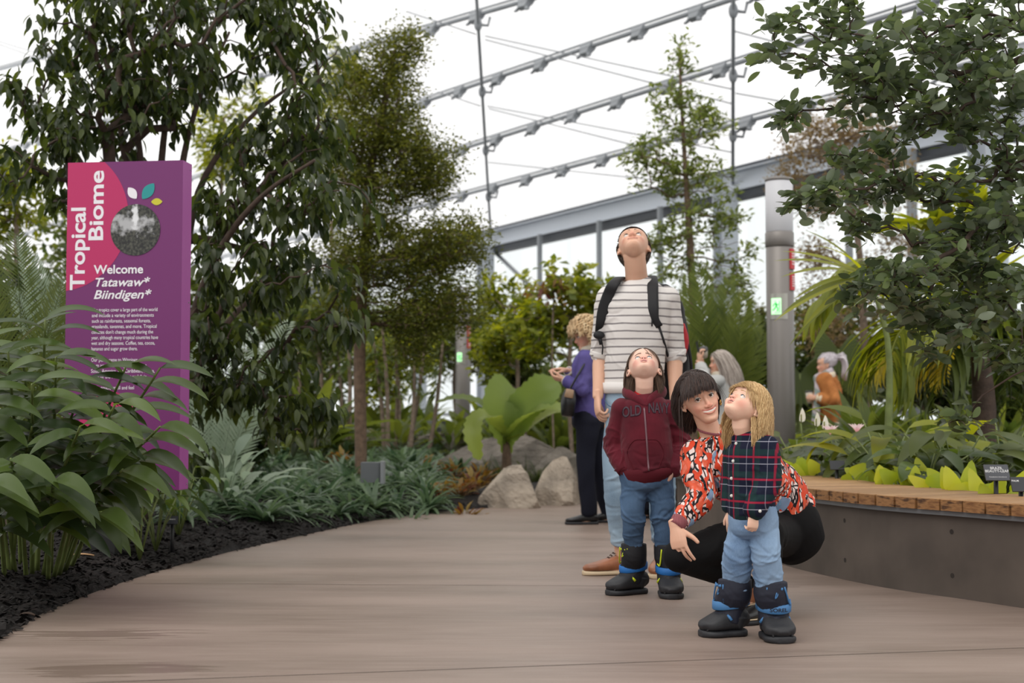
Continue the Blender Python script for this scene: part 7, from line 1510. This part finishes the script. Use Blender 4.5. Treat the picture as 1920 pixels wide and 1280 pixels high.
for (h0, t0, zz) in ((HEEL(J['anL'], (-.5, -.6), .25), TOE(J['anL'], (-.5, -.6), .25), 0), (HEEL(J['anR'], (-.8, -.6), .25), TOE(J['anR'], (-.8, -.6), .25), 0)):
    sh_, W, x, d_ = shoe(wom, 'ankle_boot', h0, t0, .92, 'black_leather' if h0.y < 5.9 else 'brown_leather', 'sole_tan' if False else 'black_rubber', w=.046, h=.075, high=.11, soleh=.022)
    mb = MB(); mb.loft([(W(y, .023), .046 * ww, .003) for y, ww in ((0, .5), (.25, .97), (.65, 1.09), (.94, .84), (1.03, .46))], x, 18, dens=2, ex=4); mb.build('welt', MAT['sole_tan'], sh_); laces(sh_, W, x, 1, 'sock_cream', 4, .32, .5, .11, .07)
mb = MB(); mb.loft([(J['anR'] + Vector((0, 0, .0)), .044, .044), (J['anR'] + Vector((0, 0, .05)), .047, .047), (J['anR'] + Vector((0, 0, .08)), .045, .045)], (1, 0, 0), 16); mb.build('sock', MAT['sock_cream'], wom)

# ================================================================ toddler in plaid
YT = 5.34; J = dict(neck=P(1399, 815, YT + .01), chest=P(1409, 868, YT), pel=P(1414, 962, YT + .01), shL=P(1380, 838, YT + .08), shR=P(1436, 838, YT - .07), elL=P(1376, 900, YT + .10), elR=P(1441, 902, YT - .09), wrL=P(1372, 955, YT + .06), wrR=P(1411, 962, YT - .12),
                    hipL=P(1397, 985, YT + .04), hipR=P(1432, 985, YT - .02), knL=P(1385, 1038, YT + .02), knR=P(1438, 1036, YT - .05), anL=AK(1370, YT + .10, .06), anR=AK(1446, YT + .02, .06), nr=.038, nkb=(-.012, -.012, 0)); footed(J, .15, (-.92, -.25), (.12, -1))
tod = person('toddler with blond hair in a plaid shirt and blue jeans, looking up', (J['pel'].x, J['pel'].y, 0)); S = .55
hd = Head(P(1399, 760, YT), (-.50, -.44, .75), (.45, .3, .8), .188, child=True); hd.lids = (.46, .38)
body(J, S, hd, 'skin_toddler', tod, kid=1, hands=[(J['wrR'], (-.02, -.05, -1), (-.35, 1, 0), .56, -1, (.75, .8, .8, .8), (.25, .2), .02, .3), (J['wrL'], (0, -.1, -1), (.3, 1, 0), .56, 1)], face=dict(open_=.4, nose=.8, brow=.5), voxel=.0026)
hd.details(tod, 'iris_blue', 'hair_blond', look=(.1, 1, .3), open_=.4, browth=.5)
hd.hair(tod, 'hair_blond', 10000, .115, lambda p: ((p[:, 2] > .30) & (p[:, 1] > .05)) | ((p[:, 1] <= .08) & (p[:, 2] > -.02)) | ((p[:, 1] < -.08) & (p[:, 2] > -.22)), lambda p: np.stack([np.sign(p[:, 0]) * .4, -.25 - .4 * p[:, 1], -.7 + 0 * p[:, 0]], -1), r=.00062, steps=11, grav=.5, off=.008, vol=.04, curl=.017, seed=8, capoff=.015, jit=.14)
hd.hair(tod, 'hair_blond', 2500, .042, lambda p: (p[:, 2] > .24) & (p[:, 1] > .0), lambda p: np.stack([p[:, 0] * .9, .25 + 0 * p[:, 0], -1.0 + 0 * p[:, 0]], -1), r=.0008, steps=6, grav=.0, off=.0, vol=.008, seed=9, cap=False, name='fringe', jit=.15)
mb = MB(); ax_ = axis(J['shL'], J['shR'])
mb.loft([(P(1410, 970, YT), .092, .080), (P(1409, 955, YT), .098, .086), (P(1408, 920, YT), .094, .084), (P(1406, 880, YT), .090, .080), (P(1405, 850, YT), .092, .074), (P(1404, 834, YT), .088, .066), (P(1401, 822, YT), .056, .05), (P(1399, 812, YT), .044, .042)], ax_, 30, dens=3, roundcap=.2)
for s_ in 'LR':
    sh, el, wr = J['sh' + s_], J['el' + s_], J['wr' + s_]; limb(mb, [mixp(sh, J['chest'], .3), sh, mixp(sh, el, .5), el, mixp(el, wr, .5), mixp(el, wr, .93)], [.044, .046, .049, .050, .046, .040])
ps = cloth('plaid_shirt', mb, 'plaid_flannel', tod, .004, 3, [(J['elR'], J['wrR'] - J['elR'], .05, .005, .03), (P(1395, 930, YT - .1), (.5, 0, 1), .07, .003, .04), (mixp(J['shR'], J['elR'], .2), (1, 0, .5), .05, .003, .03)], .0015, 11)
mb = MB()
cN = np.array(list(P(1399, 815, YT))); q = np.linspace(-2.3, 2.3, 17); fr = np.array([-.62, -.78, 0]); rt = np.array([.78, -.62, 0])
mb.loft([(cN + (-fr * math.cos(t) + rt * math.sin(t)) * .050 + np.array([0, 0, -.010 - .016 * (abs(t) / 2.3) ** 2]), .018, .005) for t in q], [(0, 0, 1)] * 1 + [(0, 0, 1)] * 16, 8, ex=3); mb.build('collar', MAT['plaid_flannel'], ps)
Pm = ps.data; bp_ = on_cloth(Pm, [P(1372, 832, YT - .1), P(1368, 865, YT - .1), P(1364, 898, YT - .1), P(1364, 931, YT - .1)], (.35, .9, 0), .003)
for b_ in bp_: mb = MB(); mb.ball(b_, (.0062, .003, .0062), None, 12, 8); mb.build('button', MAT['button_pearl'], ps)
mb = MB(); mb.loft([(mixp(J['elR'], J['wrR'], .78), .040, .038), (mixp(J['elR'], J['wrR'], .98), .038, .036)], (1, 0, 0), 20, roundcap=.1); mb.build('cuff', MAT['plaid_flannel'], ps)
mb = MB(); mb.ball(P(1425, 958, YT - .157), (.006, .003, .006), None, 12, 8); mb.build('button', MAT['button_pearl'], ps)
mb = MB(); mb.loft([(P(1413, 950, YT), .095, .08), (P(1414, 970, YT), .100, .086), (P(1414, 992, YT), .098, .084)], ax_, 24, dens=3, roundcap=.5)
for s_ in 'LR':
    hp, kn, an = J['hip' + s_], J['kn' + s_], J['an' + s_]; limb(mb, [hp, mixp(hp, kn, .5), kn, mixp(kn, an, .3), mixp(kn, an, .64)], [(.056, .062), .056, .054, .053, .044])
fs = []
for s_ in 'LR': fs += [(J['kn' + s_], J['an' + s_] - J['kn' + s_], .07, .006, .03), (mixp(J['kn' + s_], J['an' + s_], .6), J['an' + s_] - J['kn' + s_], .06, .008, .026), (J['hip' + s_], (.6, 0, .8), .06, .004, .03)]
cloth('jeans', mb, 'denim_toddler', tod, .004, 3, fs, .002, 12)
snow_boot(tod, HEEL(J['anL'], (-.92, -.25), .175), TOE(J['anL'], (-.92, -.25), .175), .92, .215, mixp(J['knL'], J['anL'], .58), 'boot_nylon_navy', 'strap_steel_blue', 'strap_steel_blue', w=.064, r_top=.060, strap_z=.125)
snow_boot(tod, HEEL(J['anR'], (.12, -1), .175), TOE(J['anR'], (.12, -1), .175), .92, .215, mixp(J['knR'], J['anR'], .58), 'boot_nylon_navy', 'strap_steel_blue', 'strap_steel_blue', letters='SOREL', w=.064, r_top=.060, strap_z=.125)

# ================================================================ visitors behind
def cup(c, label, h=.11, r=.04, tilt=(0, 0, 1), sleeve=False):
    root = empty('coffee_cup', c); tag(root, label, 'cup'); t = Vector(tilt).normalized(); c = Vector(c); mb = MB(); mb.loft([(c, r * .75, r * .75), (c + t * h * .92, r, r)], (1, 0, 0) if abs(t.x) < .8 else (0, 1, 0), 20); mb.build('cup', MAT['cup_paper'], root)
    mb = MB(); mb.loft([(c + t * h * .9, r * 1.08, r * 1.08), (c + t * h * .96, r * 1.08, r * 1.08), (c + t * h * 1.02, r * .9, r * .9)], (1, 0, 0) if abs(t.x) < .8 else (0, 1, 0), 20); mb.build('lid', MAT['cup_lid'], root)
# woman in the purple sweater, side on, looking at what she holds
Yv = 11.1; J = dict(neck=P(1104, 655, Yv), chest=P(1103, 695, Yv), pel=P(1104, 775, Yv), shL=P(1098, 672, Yv - .16), shR=P(1108, 672, Yv + .16), elL=P(1090, 728, Yv - .20), elR=P(1085, 715, Yv + .2), wrL=P(1058, 712, Yv - .10), wrR=P(1064, 694, Yv + .08), hipL=P(1103, 790, Yv - .09), hipR=P(1112, 790, Yv + .09), knL=P(1098, 868, Yv - .09), knR=P(1122, 868, Yv + .1), anL=AK(1104, Yv - .06, .09), anR=AK(1142, Yv + .14, .09), nr=.048); footed(J, .22, (-1, -.1), (-1, -.1))
w2 = person('woman with short blonde curls in a purple sweater and navy trousers', (J['pel'].x, Yv, 0)); S = .93
hd = Head(P(1098, 627, Yv), (-.92, -.10, -.30), (-.2, 0, 1), .22); body(J, S, hd, 'skin_woman', w2, fem=1, hands=[(J['wrL'], (-1, .3, .25), (0, .5, 1), .9, 1, (.5, .6, .6, .6)), (J['wrR'], (-1, -.2, .1), (0, 0, -1), .9, -1, (.15, .2, .3, .3))], face=dict(nose=1.1), voxel=.004)
hd.details(w2, 'iris_blue', 'hair_curly')
hd.hair(w2, 'hair_curly', 1500, .075, lambda p: ((p[:, 2] > .26) & (p[:, 1] > .1)) | ((p[:, 1] <= .12) & (p[:, 2] > .06)) | ((p[:, 1] < -.12) & (p[:, 2] > -.2)), lambda p: np.stack([p[:, 0], .4 - p[:, 1], .2 - p[:, 2] * .8], -1), r=.0028, steps=7, grav=.1, off=.03, vol=.20, curl=.045, seed=12, capoff=.06, jit=.5)
mb = MB(); mb.loft([(P(1106, 786, Yv), .160, .135), (P(1106, 768, Yv), .162, .137), (P(1105, 740, Yv), .155, .13), (P(1103, 710, Yv), .15, .125), (P(1102, 685, Yv), .16, .125), (P(1103, 668, Yv), .13, .095), (P(1104, 657, Yv), .07, .065)], axis(J['shL'], J['shR']), 28, dens=3, roundcap=.15)
for s_ in 'LR': sh, el, wr = J['sh' + s_], J['el' + s_], J['wr' + s_]; limb(mb, [mixp(sh, J['chest'], .3), sh, mixp(sh, el, .5), el, mixp(el, wr, .5), mixp(el, wr, .85)], [.062, .066, .06, .056, .05, .042])
cloth('sweater', mb, 'purple_knit', w2, .007, 4, [(J['elL'], J['wrL'] - J['elL'], .1, .008, .05)], .003, 13)
mb = MB(); a = np.linspace(0, 6.283, 19); cN = np.array(list(P(1105, 652, Yv))); mb.loft([(cN + np.array([.066 * math.cos(q), .064 * math.sin(q), .02 * math.cos(q)]), .022, .009) for q in a], (0, 0, 1), 8); mb.build('collar', MAT['cream_cloth'], w2)
for s_ in 'LR': el, wr = J['el' + s_], J['wr' + s_]; mb = MB(); mb.loft([(mixp(el, wr, .83), .043, .043), (mixp(el, wr, .96), .041, .041)], (0, 1, 0), 16); mb.build('cuff', MAT['cream_cloth'], w2)
def trousers(root, J, mat, k=.012, S=.95, seed=14, name='trousers'):
    mb = MB(); p = Vector(J['pel']); mb.loft([(p + Vector((0, 0, .06)), .14 * S, .11 * S), (p, .182 * S, .14 * S), (p - Vector((0, 0, .08)), .178 * S, .138 * S)], axis(J['shL'], J['shR']), 24, dens=3, roundcap=.5)
    for s_ in 'LR': hp, kn, an = J['hip' + s_], J['kn' + s_], J['an' + s_]; limb(mb, [mixp(hp, p, .35), hp, mixp(hp, kn, .4), kn, mixp(kn, an, .4), mixp(kn, an, 1.0)], [.10 * S, .10 * S, .09 * S, .078 * S, .074 * S, .07 * S])
    return cloth(name, mb, mat, root, .008, 3, [], .003, seed)
trousers(w2, J, 'navy_trousers')
[shoe(w2, 'black_boot', HEEL(J[q], (-1, -.1), .25), TOE(J[q], (-1, -.1), .25), .98, 'black_leather', 'black_rubber', high=.12) for q in ('anL', 'anR')]
hb_ = empty('shoulder_bag', P(1066, 755, Yv - .25)); tag(hb_, 'small black bag hanging at the hip of the purple-sweater woman', 'bag'); mb = MB(); mb.loft([(P(1064, 778, Yv - .2), .05, .10), (P(1066, 752, Yv - .2), .06, .12), (P(1069, 733, Yv - .2), .045, .10)], (1, 0, 0), 16, dens=3, ex=3, roundcap=.3); bb_ = mb.build('bag', MAT['black_leather'], hb_)
mb = MB(); mb.loft([(P(1066, 745, Yv - .325), .035, .006), (P(1069, 730, Yv - .32), .03, .01)], (1, 0, 0), 12, roundcap=.3); mb.build('flap', MAT['tan_leather'], bb_); mb = MB(); mb.tube([P(1066, 735, Yv - .26), P(1085, 700, Yv - .27), P(1105, 668, Yv - .18)], .008, 6, dens=4); mb.build('strap', MAT['black_leather'], bb_)
ph_ = empty('paper', P(1048, 704, Yv - .05)); tag(ph_, 'small white folded paper held by the purple-sweater woman', 'paper'); mb = MB(); mb.box(P(1049, 702, Yv - .04), (.10, .09, .006), np.array(Matrix.Rotation(.35, 3, 'Y'))); mb.build('sheet', MAT['paper_white'], ph_, smooth=False)
# grey-haired woman raising a phone and a cup
Yv = 13.5; J = dict(neck=P(1358, 703, Yv), chest=P(1360, 735, Yv), pel=P(1362, 800, Yv), shL=P(1346, 716, Yv - .1), shR=P(1372, 716, Yv + .12), elL=P(1322, 716, Yv - .3), elR=P(1335, 725, Yv + .2), wrL=P(1312, 678, Yv - .2), wrR=P(1320, 690, Yv + .05), hipL=P(1354, 812, Yv), hipR=P(1370, 812, Yv), knL=P(1352, 862, Yv), knR=P(1372, 862, Yv), anL=AK(1352, Yv, .09), anR=AK(1372, Yv + .05, .09), nr=.045); footed(J, .22, (-1, -.1), (-1, -.1))
w3 = person('woman with long grey-blonde hair in a pale coat, raising a phone', (J['pel'].x, Yv, 0)); S = .92
hd = Head(P(1349, 680, Yv), (-.96, -.15, .0), (0, 0, 1), .218); body(J, S, hd, 'skin_woman', w3, fem=1, hands=[(J['wrL'], (-.1, 0, 1), (1, .2, 0), .9, 1, (.6, .6, .7, .7)), (J['wrR'], (-.5, -.2, .8), (0, -1, 0), .9, 1, (.6, .6, .7, .7))], voxel=.004)
hd.details(w3, 'iris_dark', 'hair_brown')
hd.hair(w3, 'hair_ash', 1600, .34, lambda p: ((p[:, 2] > .30) & (p[:, 1] > .1)) | ((p[:, 1] <= .12) & (p[:, 2] > .0)) | ((p[:, 1] < -.10) & (p[:, 2] > -.25)), lambda p: np.stack([np.sign(p[:, 0]) * .5, -.7 + 0 * p[:, 0], -.6 + 0 * p[:, 0]], -1), r=.0028, steps=12, grav=.8, off=.04, vol=.05, seed=15, capoff=.035, jit=.08)
mb = MB(); mb.loft([(P(1362, 860, Yv), .20, .16), (P(1362, 800, Yv), .185, .15), (P(1360, 745, Yv), .165, .135), (P(1359, 722, Yv), .165, .12), (P(1358, 708, Yv), .08, .075)], axis(J['shL'], J['shR']), 26, dens=3, roundcap=.15)
for s_ in 'LR': sh, el, wr = J['sh' + s_], J['el' + s_], J['wr' + s_]; limb(mb, [mixp(sh, J['chest'], .3), sh, mixp(sh, el, .5), el, mixp(el, wr, .5), mixp(el, wr, .82)], [.07, .075, .072, .07, .065, .06])
cloth('coat', mb, 'grey_coat', w3, .008, 4, [(J['elL'], J['wrL'] - J['elL'], .12, .008, .06)], .004, 16); mb = MB(); a = np.linspace(0, 6.283, 19); cN = np.array(list(P(1352, 702, Yv))); mb.loft([(cN + np.array([.075 * math.cos(q), .07 * math.sin(q), .0]), .03, .02) for q in a], (0, 0, 1), 8); mb.build('collar', MAT['cream_cloth'], w3)
trousers(w3, J, 'dark_coat', seed=17); [shoe(w3, 'black_shoe', HEEL(J[q], (-1, -.1), .25), TOE(J[q], (-1, -.1), .25), .95, 'black_leather', 'black_rubber') for q in ('anL', 'anR')]
cup(P(1321, 668, Yv - .1), 'white takeaway cup in the raised hand of the grey-haired woman', .10, .04, (-.15, -.5, .5)); rt_ = empty('phone', P(1310, 660, Yv - .2)); tag(rt_, 'dark phone held upright by the grey-haired woman', 'phone'); mb = MB(); mb.box(P(1309, 655, Yv - .2), (.010, .07, .15), np.array(Matrix.Rotation(-.18, 3, 'Y'))); mb.build('case', MAT['black_plastic'], rt_, smooth=False)
# woman in the orange shearling jacket
Yv = 17.2; J = dict(neck=P(1549, 701, Yv), chest=P(1551, 728, Yv), pel=P(1552, 792, Yv), shL=P(1546, 712, Yv - .15), shR=P(1556, 712, Yv + .15), elL=P(1562, 750, Yv - .25), elR=P(1548, 750, Yv + .2), wrL=P(1530, 746, Yv - .2), wrR=P(1526, 744, Yv + .05), hipL=P(1549, 802, Yv - .08), hipR=P(1556, 802, Yv + .08), knL=P(1549, 855, Yv - .08), knR=P(1556, 855, Yv + .08), anL=AK(1550, Yv - .08, .09), anR=AK(1558, Yv + .08, .09), nr=.045); footed(J, .22, (-1, -.1), (-1, -.1))
w4 = person('woman in an orange suede jacket and scarf holding a cup beyond the bench', (J['pel'].x, Yv, 0)); S = .92
hd = Head(P(1546, 683, Yv), (-.97, -.1, -.1), (0, 0, 1), .218); body(J, S, hd, 'skin_woman', w4, fem=1, hands=[(J['wrL'], (-1, .2, .2), (0, 1, 0), .9, -1, (.7, .7, .7, .7)), (J['wrR'], (-1, -.2, .1), (0, -1, 0), .9, 1, (.7, .7, .7, .7))], voxel=.0045)
hd.details(w4, 'iris_dark', 'hair_dark')
hd.hair(w4, 'hair_lilac', 900, .10, lambda p: ((p[:, 2] > .28) & (p[:, 1] > .1)) | ((p[:, 1] <= .12) & (p[:, 2] > .04)) | ((p[:, 1] < -.12) & (p[:, 2] > -.2)), lambda p: np.stack([-p[:, 0], -.9 + 0 * p[:, 0], .5 - p[:, 2]], -1), r=.003, steps=6, grav=.0, off=.03, seed=18, capoff=.03, jit=.08)
mb = MB(); c0 = hd.w1(0, -.50, .28)
for k in range(70): a = random.uniform(0, 6.28); q = random.uniform(0, .05); mb.tube([c0, c0 + [.07 + q, q * math.cos(a) * 1.4, .02 + q * math.sin(a)], c0 + [.12 + q * .8, q * math.cos(a) * 1.6, -.08 + q * math.sin(a)], c0 + [.10 + q, q * math.cos(a), -.22 - q]], [.006, .012, .011, .004], 5, tone=random.uniform(.4, 1), dens=2)
mb.build('ponytail', MAT['hair_lilac'], w4)
mb = MB(); mb.loft([(P(1553, 793, Yv), .17, .14), (P(1552, 770, Yv), .20, .17), (P(1553, 745, Yv), .20, .175), (P(1552, 722, Yv), .185, .15), (P(1550, 708, Yv), .11, .10)], axis(J['shL'], J['shR']), 26, dens=3, roundcap=.3)
for s_ in 'LR': sh, el, wr = J['sh' + s_], J['el' + s_], J['wr' + s_]; limb(mb, [mixp(sh, J['chest'], .3), sh, mixp(sh, el, .5), el, mixp(el, wr, .5), mixp(el, wr, .8)], [.085, .09, .088, .085, .075, .06])
cloth('suede_jacket', mb, 'suede', w4, .009, 4, [(J['elL'], J['wrL'] - J['elL'], .15, .012, .07), (P(1560, 730, Yv), (0, 0, 1), .15, .008, .08)], .005, 19)
mb = MB(); mb.loft([(P(1553, 803, Yv), .165, .14), (P(1553, 793, Yv), .175, .145)], (0, 1, 0), 24, roundcap=.3); mb.build('hem_lining', MAT['shearling'], w4); mb = MB(); mb.loft([(P(1542, 748, Yv - .24), .058, .058), (P(1534, 746, Yv - .21), .06, .06)], (0, 0, 1), 16, roundcap=.3); mb.build('fur_cuff', MAT['shearling'], w4)
mb = MB(); mb.loft([(P(1546, 720, Yv - .13), .03, .02), (P(1553, 708, Yv - .13), .045, .025), (P(1562, 703, Yv - .03), .05, .03), (P(1562, 703, Yv + .08), .05, .03)], (0, 0, 1), 12, dens=3, roundcap=.5); mb.build('fur_collar', MAT['shearling'], w4)
mb = MB(); a = np.linspace(0, 6.283, 19); cN = np.array(list(P(1544, 703, Yv))); mb.loft([(cN + np.array([.095 * math.cos(q), .09 * math.sin(q), .05 * math.cos(q)]), .05, .03) for q in a], (0, 0, 1), 10); mb.loft([(P(1535, 708, Yv - .1), .05, .02), (P(1534, 730, Yv - .17), .045, .018), (P(1531, 765, Yv - .19), .045, .015), (P(1528, 797, Yv - .17), .045, .012)], (1, -.3, 0), 10, dens=3); mb.build('scarf', MAT['scarf_cloth'], w4)
trousers(w4, J, 'navy_trousers', seed=20); [shoe(w4, 'black_shoe', HEEL(J[q], (-1, -.1), .25), TOE(J[q], (-1, -.1), .25), .95, 'black_leather', 'black_rubber') for q in ('anL', 'anR')]
cup(P(1519, 756, Yv - .12), 'beige takeaway cup with dark lid held in front of the orange jacket', .15, .045, (-.08, 0, 1))
# visitor hidden behind the man; only dark boots and trousers show
Yv = 11.7; J = dict(neck=P(1212, 660, Yv), chest=P(1212, 700, Yv), pel=P(1212, 780, Yv), shL=P(1192, 675, Yv), shR=P(1232, 675, Yv), elL=P(1184, 725, Yv), elR=P(1240, 725, Yv), wrL=P(1184, 775, Yv - .04), wrR=P(1240, 775, Yv - .04), hipL=P(1203, 795, Yv), hipR=P(1222, 795, Yv), knL=P(1203, 870, Yv), knR=P(1224, 870, Yv), anL=AK(1212, Yv, .09), anR=AK(1226, Yv + .08, .09), nr=.048); footed(J, .22, (-.9, -.4), (-.9, -.4))
w5 = person('visitor hidden behind the man, only dark trousers and black boots visible', (J['pel'].x, Yv, 0)); S = .9
hd = Head(P(1212, 632, Yv), (.3, .9, 0), (0, 0, 1), .215); body(J, S, hd, 'skin_woman', w5, hands=[(J['wrL'], (0, 0, -1), (1, 0, 0), .9, 1), (J['wrR'], (0, 0, -1), (-1, 0, 0), .9, -1)], voxel=.004)
hd.details(w5, 'iris_dark', 'hair_dark'); hd.hair(w5, 'hair_dark', 2500, .16, lambda p: ((p[:, 2] > .28) & (p[:, 1] > .05)) | ((p[:, 1] <= .05) & (p[:, 2] > -.02)) | ((p[:, 1] < -.08) & (p[:, 2] > -.25)), lambda p: np.stack([np.sign(p[:, 0]) * .4, -.6 + 0 * p[:, 0], -.6 + 0 * p[:, 0]], -1), r=.0012, steps=8, grav=.6, off=.02, vol=.03, seed=30, capoff=.015)
mb = MB(); mb.loft([(P(1212, 800, Yv), .16, .13), (P(1212, 740, Yv), .16, .13), (P(1212, 690, Yv), .16, .12), (P(1212, 664, Yv), .07, .07)], (1, 0, 0), 22, dens=3, roundcap=.2)
for s_ in 'LR': sh, el, wr = J['sh' + s_], J['el' + s_], J['wr' + s_]; limb(mb, [mixp(sh, J['chest'], .3), sh, el, mixp(el, wr, .9)], [.06, .064, .056, .046])
cloth('coat', mb, 'dark_coat', w5, .01, 3, [], .003, 21); trousers(w5, J, 'navy_trousers', seed=22, S=.85)
for (a, b_) in ((HEEL(J['anL'], (-.9, -.4), .26), TOE(J['anL'], (-.9, -.4), .26)), (HEEL(J['anR'], (-.9, -.4), .26), TOE(J['anR'], (-.9, -.4), .26))):
    sh_, W, x, d_ = shoe(w5, 'black_boot', a, b_, .95, 'black_leather', 'black_rubber', high=.13); laces(sh_, W, x, 1, 'lace_brown')
